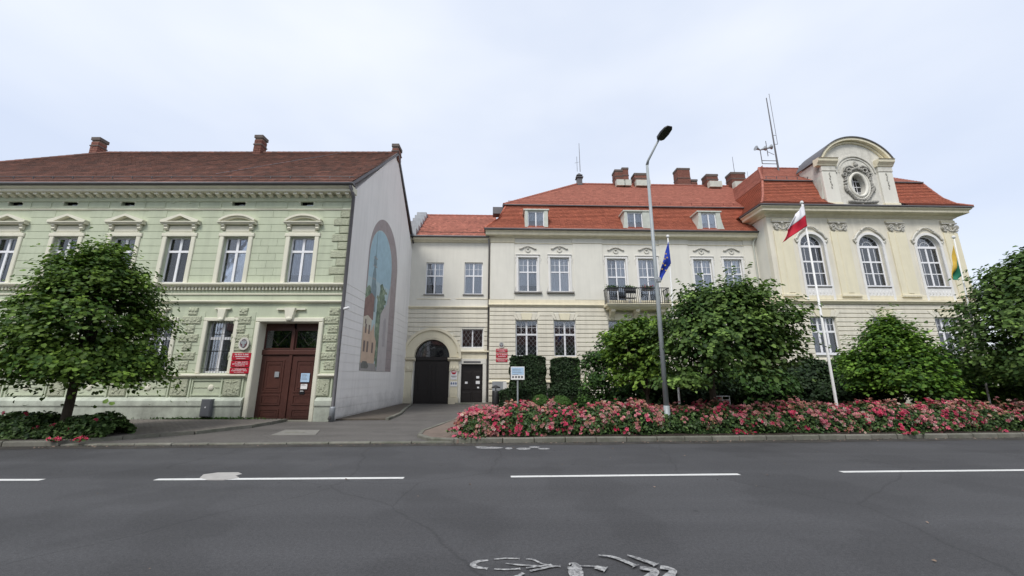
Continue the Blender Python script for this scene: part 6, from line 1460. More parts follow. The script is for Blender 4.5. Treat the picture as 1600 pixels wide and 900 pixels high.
# info board on a post, litter bin, stone, rack
d = ray(809, 632); k = 21.5 / d.y; ix = d.x * k
t = thing('info_board', 'pale blue and white information board on a grey post before the clipped yew', 'sign', (ix, 21.5, .1))
zt, _ = zat(809, 573, 21.5); zb_, _ = zat(809, 593.5, 21.5)
MB().tube([(0, .05, 0), (0, .05, zt - .15)], .045, 8).build('post', GALV, t); MB().cbox(-.37, .37, -.03, .03, zb_ - .1, zt - .1, .01).build('board', WHITE, t)
hh = zt - zb_; MB().box(-.33, .33, -.036, -.031, zb_ - .1 + hh * .38, zt - .14).build('blue_field', SIGNBLUE, t)
m = MB()
for k in range(4): m.box(-.28, random.uniform(.0, .28), -.041, -.0365, zt - .24 - k * .09, zt - .225 - k * .09)
for k in range(4): m.box(-.30 + k * .16, -.20 + k * .16, -.036, -.031, zb_ - .0, zb_ + .10)
m.build('print', ZINCD, t)
d = ray(774.5, 632); k = 23.0 / d.y
t = thing('litter_bin', 'dark cylindrical litter bin on a post beside the town hall corner', 'litter bin', (d.x * k, 23, .1))
MB().lathe([(.2, .15), (.21, .2), (.21, .85), (.19, .9)], 0, 0, 14).build('bin_body', IRON, t, True); MB().tube([(0, .0, 0), (0, 0, 1.15)], .03, 6).build('post', IRON, t); MB().lathe([(.26, 1.05), (.22, 1.12), (.03, 1.2)], 0, 0, 12).build('lid', IRON, t, True)
d = ray(782, 620); k = 25.2 / d.y
t = thing('notice_cabinet', 'low grey metal panel leaning at the foot of the town hall wall', 'cabinet', (d.x * k, 25.8, .1))
MB().cbox(-.55, .35, -.06, .06, .55, 1.4, .01).build('panel', ZINC, t); MB().cbox(.15, .38, -.08, -.061, .6, 1.35, .01).build('bright_door', POLEW, t); MB().box(-.5, -.44, -.03, .03, 0, .55).box(.25, .31, -.03, .03, 0, .55).build('legs', GALV, t)
d = ray(1129, 628); k = 15.6 / d.y
t = thing('wire_rack', 'small white wire rack half hidden behind the roses under the linden', 'rack', (d.x * k, 15.6, .12))
m = MB()
for z in (.25, .42, .59, .76, .9): m.tube([(-.28, 0, z), (.28, 0, z)], .015, 5)
for x in (-.28, .0, .28): m.tube([(x, 0, 0), (x, 0, .92)], .018, 5)
m.build('wire_frame', POLEW, t); MB().box(-.28, .28, .02, .25, .08, .1).build('shelf', GALV, t)

# low brick garden wall behind the roses
t = thing('garden_wall', 'low reddish brick wall behind the rose hedge', 'wall', (0, 0, 0)); yg = lambda x: ky(x) + 2.1
m = MB(); zt = .72
seg = [(3.4, yg(3.4)), (9, yg(9)), (15, yg(15)), (32, yg(32))]
for (xa, ya), (xb, yb) in zip(seg[:-1], seg[1:]): m.slab([(xa, ya), (xb, yb), (xb, yb + .24), (xa, ya + .24)], .05, zt)
m.build('wall_body', MORTAR, t)
m = MB(); bl = .25
WBR = mat('wall_brick', (.34, .155, .10), .85, .2, 6, bump=.3)
x = 3.4
while x < 32:
    ya, yb = yg(x), yg(x + bl - .02)
    for z0_, z1_ in ((zt, zt + .07), (zt - .09, zt - .02), (zt - .18, zt - .11), (zt - .27, zt - .2)):
        j = random.uniform(0, .008); m.slab([(x, ya - .02 - j), (x + bl - .02, yb - .02 - j), (x + bl - .02, yb + .26), (x, ya + .26)], z0_, z1_)
    x += bl
m.build('bricks', WBR, t, kind='stuff')

# unseen house, added so the lower window panes reflect something dark
t = thing('added_reflection_house', 'plain grey stand-in house added behind the camera, mirrored in the windows', 'house', (0, -13, 0))
GREYR = mat('grey_render', (.22, .21, .19), .9, .1, 1)
MB().box(-34, 40, -9, 0, 0, 7.2).build('wall', GREYR, t); MB().prismx([(.5, 7.2), (-9.5, 7.2), (-4.5, 11)], -34.4, 40.4).build('roof', UNDER, t)
for k in range(20):
    for z in (1.2, 4.4): MB().box(-32 + k * 3.6, -30.8 + k * 3.6, 0, .06, z, z + 1.7).build('window', DARK, t)

# ------------------------------------------------------------------ VEGETATION
def leaves(name, pos, nrm, size, mt, parent, tone, hue, aspect=1.0, fold=.25, kind=None):
    """one folded leaf (4 triangles) per position; nrm = leaf-plane normals"""
    n = len(pos); nrm = nrm / (np.linalg.norm(nrm, axis=1, keepdims=True) + 1e-9)
    rnd = RNG.normal(size=(n, 3)); a = np.cross(nrm, rnd); a /= np.linalg.norm(a, axis=1, keepdims=True) + 1e-9; b = np.cross(nrm, a)
    s = size[:, None]
    w_ = s * .5 * aspect; up_ = nrm * s * fold
    base = pos - a * s * .42; tip = pos + a * s * .62; mid = pos - nrm * s * .05
    L1 = pos - a * s * .40 + b * w_ * .62 + up_ * .35; L2 = pos + a * s * .08 + b * w_ * .95 + up_ * .5
    R1 = pos - a * s * .40 - b * w_ * .62 + up_ * .35; R2 = pos + a * s * .08 - b * w_ * .95 + up_ * .5; tip = tip - nrm * s * .12
    V = np.stack([base, L1, L2, tip, R2, R1, mid], 1).reshape(-1, 3); o = np.arange(n)[:, None, None] * 7
    F = (np.array([[0, 6, 1], [1, 6, 2], [2, 6, 3], [3, 6, 4], [4, 6, 5], [5, 6, 0]])[None] + o).reshape(-1, 3)
    return fastmesh(name, V, F, mt, parent, tone=np.repeat(tone, 6), hue=np.repeat(hue, 6), kind=kind)
def unit(n):
    v = RNG.normal(size=(n, 3)); return v / np.linalg.norm(v, axis=1, keepdims=True)
def crown_tree(name, label, cat, x, y, z0, trunk_h, cz, rx, ry, rz, nclump, per, lsize, mt, shape='dome', droop=.5, trunk_r=.12, seed=1, group=None, gaps=.0, lean=(0, 0), bulge=.25, spr=.34, hs=(.3, .9), sprigs=0, shoots=150, shoot_len=1.0, shoot_up=.1, low=.2):
    global RNG
    RNG = np.random.default_rng(seed); rs = random.Random(seed)
    t = thing(name, label, cat, (x, y, z0), 0, group)
    # branch tips on/in the crown
    lob = unit(14); lob_a = RNG.uniform(-bulge, bulge, 14)
    def rad(d): # direction -> radius factor
        w_ = np.exp(-((1 - d @ lob.T) * 5)); return 1 + (w_ * lob_a).sum(1)
    d = unit(nclump); d[:, 2] = np.where(d[:, 2] < -.75, -d[:, 2], d[:, 2])
    rr = RNG.uniform(.30, 1.0, nclump) ** .45
    q = d * rr[:, None] * rad(d)[:, None]
    if shape == 'cone':       # wide low, narrowing to the top
        h = (q[:, 2] + 1) / 2; f = np.clip(1.18 - .62 * np.clip(h, 0, 1.2) ** 1.3, .2, 1.3); q[:, 0] *= f; q[:, 1] *= f
        q[:, 2] = np.where(q[:, 2] < -.55, -.55 + (q[:, 2] + .55) * .4, q[:, 2])
        k0 = int(nclump * .26); a0 = RNG.uniform(0, 2 * math.pi, k0); r0 = RNG.uniform(.1, 1, k0) ** .5 * 1.12
        q[:k0] = np.c_[r0 * np.cos(a0), r0 * np.sin(a0), RNG.uniform(-.74, -.50, k0) - .05 * r0]
    if shape == 'weep':
        q[:, 2] = np.where(q[:, 2] < 0, q[:, 2] * (0.5 + .9 * np.hypot(q[:, 0], q[:, 1])), q[:, 2])
    cen = q * np.array([rx, ry, rz]) + np.array([lean[0], lean[1], cz - z0])
    outw = q / (np.linalg.norm(q, axis=1, keepdims=True) + 1e-6)
    if sprigs:
        k = RNG.choice(nclump, sprigs); ex = outw[k] * RNG.uniform(.15, .45, (sprigs, 1)) * np.array([1, 1, .6]) ; cen = np.concatenate([cen, cen[k] + ex]); outw = np.concatenate([outw, outw[k]])
    N_ = len(cen)
    pos = np.repeat(cen, per, 0); ow = np.repeat(outw, per, 0)
    cs = RNG.uniform(.7, 1.25, N_); csr = np.repeat(cs, per)[:, None]
    offs_ = RNG.normal(size=pos.shape) * np.array([spr, spr, spr * .42]) * csr
    pos = pos + offs_; hd = np.hypot(offs_[:, 0], offs_[:, 1]); pos[:, 2] -= hd * hd * droop * 1.2
    horiz = np.concatenate([offs_[:, :2] / (hd[:, None] + .05), np.zeros((len(pos), 1))], 1)
    nrm = np.array([0, 0, 1.0]) * .95 + ow * .45 + horiz * droop + RNG.normal(size=pos.shape) * .38
    pos[:, 2] = np.maximum(pos[:, 2], low + RNG.random(len(pos)) * .3)
    # single shoots reaching beyond the clumps, leaves strung along them
    ns, nl = shoots, 15; ks = RNG.choice(N_, ns); st = cen[ks]; far = np.linalg.norm(q[ks % nclump], axis=1) > .72
    dr = outw[ks] * np.array([1, 1, .35]) + RNG.normal(size=(ns, 3)) * .3 + np.array([0, 0, shoot_up]); dr /= np.linalg.norm(dr, axis=1, keepdims=True); ln = RNG.uniform(.35, .75, ns) * shoot_len
    tt = (np.arange(nl) / nl)[None, :, None]; sp_ = st[:, None, :] + dr[:, None, :] * ln[:, None, None] * tt; sp_[:, :, 2] -= (tt[:, :, 0] ** 2) * ln[:, None] * .35 * (0 if shoot_up > .5 else 1)
    sp_ = sp_ + RNG.normal(size=sp_.shape) * .045
    sp_[:, :, 2] = np.maximum(sp_[:, :, 2], low - .1 + RNG.random(sp_.shape[:2]) * .4)
    pos = np.concatenate([pos, sp_.reshape(-1, 3)]); nrm = np.concatenate([nrm, np.array([0, 0, 1.]) + np.repeat(dr, nl, 0) * .6 + RNG.normal(size=(ns * nl, 3)) * .35])
    size = lsize * RNG.uniform(.6, 1.35, len(pos))
    cl_t = np.concatenate([np.repeat(RNG.uniform(.7, 1.2, N_), per), np.repeat(RNG.uniform(.9, 1.2, ns), nl)]); tone = cl_t * RNG.uniform(.75, 1.25, len(pos))
    hue = np.clip(np.concatenate([np.repeat(RNG.uniform(0, hs[0] * 2, N_) ** 1.3, per), np.repeat(RNG.uniform(hs[0], 1, ns), nl)]) + RNG.uniform(-.15, .25, len(pos)) + (RNG.random(len(pos)) < .06) * .5, 0, 1)
    leaves('crown', pos, nrm, size, mt, t, tone, hue)
    # wood
    m = MB(); ht = trunk_h
    top = Vector((lean[0] * .5, lean[1] * .5, (cz - z0) + rz * .3))
    m.tube([(0, 0, -.05), (0, 0, .15), (trunk_r * .1, 0, ht * .5), (0, 0, ht), (top.x * .6, top.y * .6, (ht + top.z) / 2), tuple(top)], [trunk_r * 1.45, trunk_r * 1.1, trunk_r, trunk_r * .95, trunk_r * .6, trunk_r * .2], 10)
    m.build('trunk', BARK, t, True)
    m = MB()
    for i in range(34):
        k = rs.randrange(nclump); c_ = Vector(cen[k]); s0 = Vector((0, 0, ht * rs.uniform(.85, 1.0))) if rs.random() < .5 else Vector((0, 0, ht)).lerp(top, rs.uniform(.1, .8))
        mid = s0.lerp(c_, .5) + Vector((rs.uniform(-.15, .15), rs.uniform(-.15, .15), .15)); m.tube([s0, mid, c_], [trunk_r * .32, trunk_r * .2, .012], 5)
    m.build('branches', BARK, t, True)
    return t
crown_tree('linden_tree', 'round crowned linden tree before the green house, trunk in the left rose bed', 'tree', -12.75, 11.7, .1, 1.85, 3.55, 1.66, 1.65, 2.15, 380, 64, .102, LEAF, 'cone', .55, .105, 3, 'linden trees along the kerb', bulge=.22, spr=.30, sprigs=50)
crown_tree('linden_tree', 'weeping linden tree with trailing shoots just right of the street lamp', 'tree', 6.45, 13.0, .1, 1.9, 3.30, 1.95, 1.7, 1.55, 230, 60, .112, LEAFD, 'weep', .9, .10, 8, 'linden trees along the kerb', shoots=230, shoot_len=1.5, low=1.3, bulge=.5, spr=.30, sprigs=60, lean=(.65, 0))
crown_tree('linden_tree', 'large dark linden tree at the right edge beside the pavilion', 'tree', 19.65, 13.9, .1, 1.5, 3.85, 2.65, 2.4, 2.6, 470, 56, .12, LEAFD, 'cone', .55, .17, 12, 'linden trees along the kerb', low=1.2, bulge=.35, spr=.32, sprigs=60)
crown_tree('maple_tree', 'small bright green maple tree with upright tips before the pavilion', 'tree', 14.7, 15.3, .1, 1.3, 2.55, 1.5, 1.4, 1.42, 190, 54, .108, LEAFM, 'cone', .45, .08, 17, bulge=.6, spr=.28, hs=(.4, .9), sprigs=50, shoots=170, shoot_up=.9, shoot_len=1.2)
crown_tree('bushy_tree', 'broad bushy green tree with dense leaves left of the street lamp before the balcony', 'tree', 5.3, 18.6, .1, .5, 2.0, 2.2, 1.8, 2.1, 300, 46, .12, SHRUB, 'cone', .4, .12, 23, bulge=.25, spr=.3, sprigs=30)
crown_tree('bushy_tree', 'bright leafy young tree directly behind the street lamp', 'tree', 5.15, 15.4, .1, 1.0, 2.75, 1.05, .9, 1.35, 100, 40, .13, LEAF, 'dome', .5, .06, 29, bulge=.3, spr=.24, hs=(.35, .9), sprigs=16)
def bush(name, label, cat, x, y, z0, rx, ry, rz, n, ls, mt, seed, group=None, flat=0, round_=False):
    """shrub: leaves over a bulging volume; round_ = clipped ball"""
    global RNG
    RNG = np.random.default_rng(seed); t = thing(name, label, cat, (x, y, z0), 0, group)
    d = unit(n); d[:, 2] = np.abs(d[:, 2]) * np.where(RNG.random(n) < .8, 1, -.8)
    lob = unit(12); la = RNG.uniform(-.2, .22, 12)
    f = 1 + (0 if round_ else (np.exp(-((1 - d @ lob.T) * 6)) * la).sum(1)); r = RNG.uniform(.90 if round_ else .55, 1.0, n) ** (1 if round_ else .5) * f
    pos = d * r[:, None] * np.array([rx, ry, rz]) + np.array([0, 0, rz * .82])
    nr = d + RNG.normal(size=(n, 3)) * (.4 if round_ else .55) + np.array([0, 0, .5]); tone = RNG.uniform(.7, 1.25, n); hue = np.clip(RNG.uniform(0, .7, n) + (np.sin(pos[:, 0] * 4) + np.sin(pos[:, 2] * 5 + 1)) * .12, 0, 1)
    leaves('foliage', pos, nr, ls * RNG.uniform(.6, 1.3, n), mt, t, tone, hue)
    m = MB()
    for i in range(7): a = i * .9; m.tube([(0.05 * math.cos(a), .05 * math.sin(a), -.03), (rx * .3 * math.cos(a), ry * .3 * math.sin(a), rz * .7), (rx * .6 * math.cos(a), ry * .6 * math.sin(a), rz * 1.2)], [.04, .025, .01], 5)
    m.build('stems', BARK, t)
    # dark twiggy heart so the shrub is not see-through
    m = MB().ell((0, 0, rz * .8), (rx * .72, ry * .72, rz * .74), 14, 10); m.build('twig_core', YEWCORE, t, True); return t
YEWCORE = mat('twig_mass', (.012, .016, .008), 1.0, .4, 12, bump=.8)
bush('dark_shrub', 'dark evergreen shrub right of the weeping linden, left of the white and red flagpole', 'shrub', 10.4, 17.6, .1, 1.9, 1.3, 1.25, 5200, .13, SHRUB, 31)
bush('dark_shrub', 'low dark evergreen shrub behind the foot of the white and red flagpole', 'shrub', 14.2, 19.6, .1, 1.5, 1.2, 1.5, 4600, .13, YEW, 32)
bush('dark_shrub', 'dark shrub showing behind the left side of the maple', 'shrub', 16.6, 19.4, .1, 1.7, 1.2, 1.5, 5000, .13, SHRUB, 33)
bush('dark_shrub', 'dark rounded yew shrub between the maple and the right linden', 'shrub', 19.5, 18.2, .1, 2.0, 1.4, 1.45, 6000, .12, YEW, 34)
bush('dark_shrub', 'shadowed shrub under the weeping linden behind the white wire rack', 'shrub', 7.6, 17.2, .1, 1.7, 1.2, 1.15, 4600, .13, YEW, 35)
bush('juniper', 'spreading feathery green juniper at the foot of the third flagpole', 'shrub', 19.3, 15.9, .1, 2.2, 1.1, .72, 5200, .10, LEAFM, 36)
bush('dark_shrub', 'dark shrub at the right frame edge behind the large linden', 'shrub', 24.0, 17.5, .1, 2.4, 1.6, 1.7, 6000, .14, SHRUB, 37)
bush('dark_shrub', 'tall dark shrub mass farthest right beyond the pavilion corner', 'shrub', 28.5, 20.5, .1, 3.2, 2.0, 2.3, 7000, .17, YEW, 38)
bush('dark_shrub', 'dark shrub filling the ground between maple trunk and pavilion wall', 'shrub', 14.9, 17.6, .1, 1.5, 1.0, .95, 4200, .12, YEW, 39)
bush('ball_topiary', 'smaller bright green clipped box ball, left one of the pair', 'topiary', 1.45, 20.6, .1, .46, .46, .44, 3200, .06, BOXB, 41, 'clipped balls by the low hedge', round_=True)
bush('ball_topiary', 'wider green clipped box ball, right one of the pair', 'topiary', 2.42, 20.3, .1, .53, .53, .42, 3600, .06, BOXB, 42, 'clipped balls by the low hedge', round_=True)
def hedge(name, label, cat, x0, x1, y0, y1, z0, z1, n, ls, mt, seed, group=None):
    global RNG
    RNG = np.random.default_rng(seed); cx, cy = (x0 + x1) / 2, (y0 + y1) / 2; t = thing(name, label, cat, (cx, cy, 0), R(TYAW) * 0, group)
    hx_, hy_ = (x1 - x0) / 2, (y1 - y0) / 2; A = np.array([2 * hx_ * (z1 - z0), 2 * hy_ * (z1 - z0), 2 * hy_ * (z1 - z0), 4 * hx_ * hy_]); f = RNG.choice(4, n, p=A / A.sum())
    u, v = RNG.uniform(-1, 1, n), RNG.random(n); z = z0 + (z1 - z0) * v
    P = np.zeros((n, 3)); Nn = np.zeros((n, 3))
    k = f == 0; P[k] = np.c_[u[k] * hx_, np.full(k.sum(), -hy_), z[k]]; Nn[k] = (0, -1, 0)
    k = f == 1; P[k] = np.c_[np.full(k.sum(), -hx_), u[k] * hy_, z[k]]; Nn[k] = (-1, 0, 0)
    k = f == 2; P[k] = np.c_[np.full(k.sum(), hx_), u[k] * hy_, z[k]]; Nn[k] = (1, 0, 0)
    k = f == 3; P[k] = np.c_[u[k] * hx_, (v[k] * 2 - 1) * hy_, np.full(k.sum(), z1)]; Nn[k] = (0, 0, 1)
    wob = .05 * np.sin(P[:, 0] * 5 + seed) + .04 * np.sin(P[:, 2] * 6 + 1); P += Nn * (wob + RNG.normal(0, .035, n))[:, None] - Nn * .02
    ed = np.clip(np.abs(P[:, 0]) / hx_, 0, 1) ** 8 * np.clip((P[:, 2] - z0) / (z1 - z0), 0, 1) ** 8; P[:, 2] -= ed * .12
    leaves('foliage', P, Nn + RNG.normal(size=(n, 3)) * .6 + np.array([0, 0, .3]), ls * RNG.uniform(.6, 1.3, n), mt, t, RNG.uniform(.7, 1.3, n), np.clip(RNG.random(n) * .8 + (f == 3) * .2, 0, 1))
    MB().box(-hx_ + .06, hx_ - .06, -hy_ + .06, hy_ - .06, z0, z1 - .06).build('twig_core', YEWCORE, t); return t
def hxp(u, yw, v=590): d = ray(u, v); return d.x * yw / d.y
zt1, _ = zat(825, 557, 24.6); zt2, _ = zat(880, 560, 24.8)
hedge('clipped_yew', 'tall dark clipped yew block under the left lattice window', 'topiary', hxp(799, 24.6), hxp(852, 24.6), 24.2, 25.6, .1, zt1, 9000, .10, YEW, 51, 'clipped yew blocks')
hedge('clipped_yew', 'dark clipped yew block partly hidden by the bushy tree', 'topiary', hxp(862, 24.8), hxp(905, 24.8), 24.4, 25.7, .1, zt2, 7000, .10, YEW, 52, 'clipped yew blocks')
zl, _ = zat(820, 609, 22.4)
hedge('low_hedge', 'low clipped hedge left of the box balls, behind the information board', 'hedge', hxp(781, 22.4, 620), hxp(843, 22.4, 620), 22.2, 23.2, .1, zl, 5200, .08, YEW, 53, 'low clipped hedges')
hedge('low_hedge', 'low clipped hedge right of the box balls, running behind the bushy tree', 'hedge', hxp(857, 22.4, 620), hxp(920, 22.4, 620), 22.0, 23.2, .1, zl + .05, 5200, .08, YEW, 54, 'low clipped hedges')
# roses -----------------------------------------------------
def blossoms(name, C_, size, hue, tone, parent, up=None):
    """each bloom: two whorls of cupped petals (5 outer + 4 inner quads)"""
    n = len(C_); ax = (up if up is not None else unit(n)); ax = ax / np.linalg.norm(ax, axis=1, keepdims=True)
    a = np.cross(ax, RNG.normal(size=(n, 3))); a /= np.linalg.norm(a, axis=1, keepdims=True); b = np.cross(ax, a); Vs = []; Fs = []; k = 0; T_ = []; H_ = []
    for (cnt, r, lift, wd) in ((5, 1.0, .25, .75), (4, .62, .55, .6)):
        for j in range(cnt):
            th = 2 * math.pi * j / cnt + (.5 if cnt == 4 else 0); dr = a * math.cos(th) + b * math.sin(th); pe = np.cross(ax, dr); s = size[:, None]
            v0 = C_ + dr * s * .05; v1 = C_ + dr * s * r * .7 + pe * s * wd * .5 + ax * s * lift * .7; v2 = C_ + dr * s * r + ax * s * lift; v3 = C_ + dr * s * r * .7 - pe * s * wd * .5 + ax * s * lift * .7
            Vs.append(np.stack([v0, v1, v2, v3], 1)); T_.append(tone * (1.0 if cnt == 5 else .82)); H_.append(np.clip(hue + (.05 if cnt == 5 else -.04), 0, 1)); k += 1
    V = np.stack(Vs, 1).reshape(-1, 3); F = np.arange(n * k * 4).reshape(-1, 4)
    return fastmesh(name, V, F, PETAL, parent, tone=np.stack(T_, 1).ravel(), hue=np.stack(H_, 1).ravel(), kind='stuff', nper=4)
RNG = np.random.default_rng(77)
RH = thing('rose_hedge', 'long hedge of pink and salmon roses behind the right kerb', 'rose hedge', (0, 0, 0), kind='stuff')
def hedge_pts(n, x0=-1.6, x1=30, surf=True, dens=None):
    x = RNG.uniform(x0, x1, n)
    if dens: x = x0 + (x1 - x0) * RNG.random(n) ** dens
    th = RNG.uniform(-.15, 1.0, n) * math.pi * .95
    endf = np.clip((x - x0) / .9, 0, 1) ** .5
    lump = 1 + .10 * np.sin(x * 2.3) + .08 * np.sin(x * 5.1 + 1) + .06 * np.sin(x * 9.7 + 2)
    hgt = (.78 * lump) * (.45 + .55 * endf); wd = .66 * endf * (1 + .08 * np.sin(x * 3.7)) + .1
    r = RNG.uniform(.80, 1.05, n) if surf else RNG.uniform(.3, .95, n)
    cy = np.array([ky(v) for v in x]) + 1.08
    y = cy - np.cos(th) * wd * r; z = .30 + np.sin(th) * (hgt - .25) * r + .02
    z = np.maximum(z, .16)
    nr = np.c_[np.zeros(n), -np.cos(th) / wd, np.sin(th) / hgt + .15]; nr /= np.linalg.norm(nr, axis=1, keepdims=True)
    return np.c_[x, y, z], nr, th
P1, N1, _ = hedge_pts(42000, dens=1.25); P2, N2, _ = hedge_pts(9000, surf=False, dens=1.25)
Pp = np.r_[P1, P2]; Np = np.r_[N1, N2]; nn = len(Pp)
leaves('foliage', Pp, Np + RNG.normal(size=(nn, 3)) * .6 + np.array([0, 0, .3]), .062 * RNG.uniform(.6, 1.4, nn), ROSEL, RH, RNG.uniform(.6, 1.3, nn), RNG.random(nn) ** 1.5, kind='stuff')
m = MB(); xs = np.linspace(-1.3, 31, 60); vs = []; fs = []
for i, x in enumerate(xs):
    e = min(1, (x + 1.6) / .9) ** .5
    for k in range(9): a = math.pi * k / 8; vs.append((x, ky(x) + 1.08 - math.cos(a) * .46 * e, .12 + math.sin(a) * .58 * e))
for i in range(len(xs) - 1):
    for k in range(8): fs.append((9 * i + k, 9 * i + k + 1, 9 * i + 10 + k, 9 * i + 9 + k))
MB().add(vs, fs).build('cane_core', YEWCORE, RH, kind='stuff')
# clusters
K, per = 2200, 6
Pc, Nc, th = hedge_pts(K, dens=1.2)
vis = 1.0; w_ = np.clip(.42 + .75 * np.sin(np.clip(th, 0, math.pi)) , 0, 1) * np.where(Pc[:, 2] < .3, .35, 1); keep = RNG.random(K) < w_; Pc, Nc, th = Pc[keep], Nc[keep], th[keep]
K = len(Pc); C_ = np.repeat(Pc, per, 0) + RNG.normal(size=(K * per, 3)) * .055 + np.repeat(Nc, per, 0) * .045
topness = np.repeat(np.clip((Pc[:, 2] - .65) / .3, 0, 1), per)
patch = np.repeat(.5 + .5 * np.sin(Pc[:, 0] * 1.7 + 1) * np.sin(Pc[:, 0] * .63 + 2), per)
ch_ = np.repeat(RNG.random(K), per)
hue = np.where(ch_ < .22 + .26 * patch, .07, np.where(ch_ < .58, .45, .66)) + RNG.normal(0, .07, K * per)
hue = np.where((topness > .35) & (RNG.random(K * per) < .42), .80 + RNG.normal(0, .05, K * per), hue); hue = np.where(RNG.random(K * per) < .04 + .16 * (np.repeat(Pc[:, 2], per) < .5), .97, hue)
blossoms('blossoms', C_, RNG.uniform(.036, .062, K * per), np.clip(hue, 0, 1), np.repeat(RNG.uniform(.7, 1.1, K), per) * RNG.uniform(.6, 1.1, K * per), RH, np.repeat(Nc, per, 0) + RNG.normal(size=(K * per, 3)) * .5 + np.array([0, -.2, .2]))
# trailing sprays hanging over the kerb
def spray(u, v, yw, n, rad_, lab, red=.05, sy=1.0):
    global RNG
    z, x = zat(u, v, yw); t = thing('rose_spray', lab, 'rose spray', (x, yw, max(.12, z)), group='rose sprays trailing over the kerb')
    c = RNG.normal(size=(n, 3)) * np.array([rad_, .07, rad_ * .45 * sy]); c[:, 2] = np.abs(c[:, 2])
    blossoms('blossoms', c, RNG.uniform(.035, .055, n), np.clip(RNG.normal(red, .05, n), 0, 1), RNG.uniform(.75, 1.1, n), t, RNG.normal(size=(n, 3)) * .4 + np.array([0, -.7, .5]))
    k = n * 3; lp_ = RNG.normal(size=(k, 3)) * np.array([rad_ * 1.2, .08, rad_ * .4]); lp_[:, 2] = np.abs(lp_[:, 2])
    leaves('leaves', lp_, RNG.normal(size=(k, 3)) * .6 + np.array([0, -.3, .6]), .06 * RNG.uniform(.6, 1.3, k), ROSEL, t, RNG.uniform(.7, 1.2, k), RNG.random(k))
    MB().tube([(0, .35, .12), (0, .15, .1), (0, 0, .03)], .008, 5).build('stem', BARK, t)
spray(818, 680, ky(0.3) + .33, 26, .13, 'pink rose spray low on the bed edge left of the street lamp', .25)
spray(1160, 677, ky(6) + .35, 20, .12, 'crimson rose spray low on the bed edge right of the street lamp')
spray(1421, 680, ky(10) + .12, 26, .16, 'crimson rose spray drooping over the kerb below the maple', .03, 1.4)
spray(1478, 671, ky(12) + .35, 18, .16, 'pink rose spray on the bed edge near the right frame edge', .25)
spray(730, 688, ky(-1.4) + .10, 22, .16, 'leafy rose spray at the left tip of the rose hedge', .3)
spray(709, 674, ky(-1.4) + .5, 12, .10, 'small salmon rose spray poking out left of the rose hedge', .35)
spray(126, 688, ky(-12) + .05, 18, .07, 'single bright red rose cluster over the left kerb right of its neighbour', 0)
spray(90, 688, ky(-12.6) + .05, 14, .08, 'twin dark red rose clusters over the left kerb', 0)
# left bed: low rose bushes with few flowers
RNG = np.random.default_rng(88)
t = thing('rose_bushes', 'low leafy rose bushes with a few red flowers round the left linden trunk', 'rose bushes', (0, 0, 0), kind='stuff')
n = 11500; x = RNG.uniform(-17.5, -11.1, n); th = RNG.uniform(0, math.pi, n); ln = np.clip((-10.6 - x) / 1.2, 0.05, 1) ** .5
hgt = (.50 + .14 * np.sin(x * 3.1) + .08 * np.sin(x * 7)) * ln; r = RNG.uniform(.55, 1.05, n) ** .6
y = np.array([ky(v) for v in x]) + 1.05 - np.cos(th) * .72 * r * ln; z = .14 + np.sin(th) * hgt * r
leaves('foliage', np.c_[x, y, z], np.c_[np.zeros(n), -np.cos(th), np.sin(th)] + RNG.normal(size=(n, 3)) * .6 + np.array([0, 0, .4]), .082 * RNG.uniform(.6, 1.4, n), ROSEL, t, RNG.uniform(.6, 1.4, n), RNG.random(n) ** .9, kind='stuff')
c = []
for (u, v) in ((40, 646), (82, 664), (55, 668), (5, 645), (150, 655), (110, 670)):
    zz_, xx_ = zat(u, v, ky(-12) + .5); c += [(xx_ + random.uniform(-.05, .05), ky(-12) + .5 + random.uniform(-.05, .05), zz_ + random.uniform(-.03, .03)) for _ in range(5)]
c = np.array(c); blossoms('blossoms', c, RNG.uniform(.03, .045, len(c)), np.clip(RNG.normal(.03, .04, len(c)), 0, 1), RNG.uniform(.5, .9, len(c)), t)
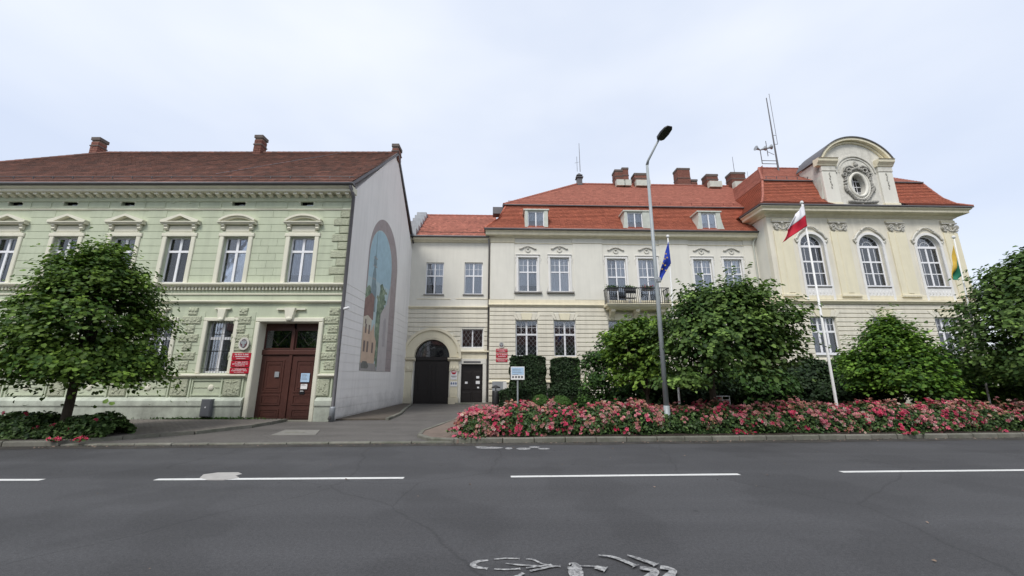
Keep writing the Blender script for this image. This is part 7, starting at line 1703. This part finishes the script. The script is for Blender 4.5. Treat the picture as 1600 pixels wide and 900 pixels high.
# weeds at the foot of the green plinth
RNG = np.random.default_rng(99)
n = 900; x = RNG.normal(-12.0, 1.1, n); leaves('moss_tufts', np.c_[x, 16.12 + RNG.normal(0, .02, n), .12 + np.abs(RNG.normal(0, .035, n))], RNG.normal(size=(n, 3)), .05 * RNG.uniform(.5, 1.3, n), SHRUB, None, RNG.uniform(.6, 1.2, n), RNG.random(n), kind='stuff')
_m = bpy.data.objects['moss_tufts']; _m['label'] = 'dark moss and weeds along the foot of the green house plinth'; _m['category'] = 'weeds'
n = 700; x = RNG.uniform(-16, 18, n); yk = np.array([ky(v) for v in x]) - np.abs(RNG.normal(.06, .12, n)) ; k_ = RNG.random(n) < .12; yk = np.where(k_, RNG.uniform(2.5, 10.5, n), yk)
_m = leaves('leaf_litter', np.c_[x, yk, np.full(n, .012)], np.array([0, 0, 1.]) + RNG.normal(size=(n, 3)) * .25, .035 * RNG.uniform(.4, 1.3, n), mat('dry_litter', (.12, .09, .06), .9, .3, 5, tone=True, col2=(.30, .22, .18)), None, RNG.uniform(.5, 1.3, n), RNG.random(n), kind='stuff')
_m['label'] = 'fallen petals and dry leaves scattered along the gutter of the road'; _m['category'] = 'litter'
# balcony flowers and furniture
RNG = np.random.default_rng(5)
zrt_, zbl = zrt, zb_
zb_ = T.z(990, 474, -1.0)
for (uu, lab, red) in ((984, 'small dark plant box behind the chairs on the balcony railing', .5), (957, 'dark leafy flower box at the left end of the balcony railing', .5), (1012, 'flower box with red geraniums on the balcony railing', .0)):
    x_ = T.x(uu, 448, -.95); t = thing('flower_box', lab, 'flower box', tw(x_, -.88, zrt - .22), R(TYAW), 'balcony flower boxes')
    MB().cbox(-.38, .38, -.09, .09, 0, .17, .01).build('box', ZINCD, t); k = 260
    pl_ = RNG.normal(size=(k, 3)) * np.array([.22, .07, .07]) + np.array([0, 0, .25]); leaves('foliage', pl_, RNG.normal(size=(k, 3)) + np.array([0, 0, .6]), .07 * RNG.uniform(.6, 1.3, k), SHRUB, t, RNG.uniform(.7, 1.3, k), RNG.random(k))
    if red == 0: k = 26; blossoms('blossoms', RNG.normal(size=(k, 3)) * np.array([.25, .08, .06]) + np.array([0, -.02, .32]), RNG.uniform(.04, .055, k), np.zeros(k), RNG.uniform(.7, 1, k), t)
for uu, lab in ((980, 'dark balcony chair left of the other'), (988, 'dark balcony chair right of the other')):
    x_ = T.x(uu, 455, -.6); t = thing('balcony_chair', lab, 'chair', tw(x_, -.55, zb_), R(TYAW), 'chairs on the balcony'); s_ = .2
    MB().box(-s_, s_, -.2, .2, .43, .46).build('seat', IRON, t); MB().box(-s_, s_, -.215, -.19, .75, 1.05).build('backrest', IRON, t)
    for a in (-s_ + .02, s_ - .02):
        for b in (-.2, .18): MB().tube([(a, b, 0), (a, b, 1.0 if b < 0 else .43)], .014, 5).build('leg', IRON, t)
print('objects', len(bpy.data.objects))
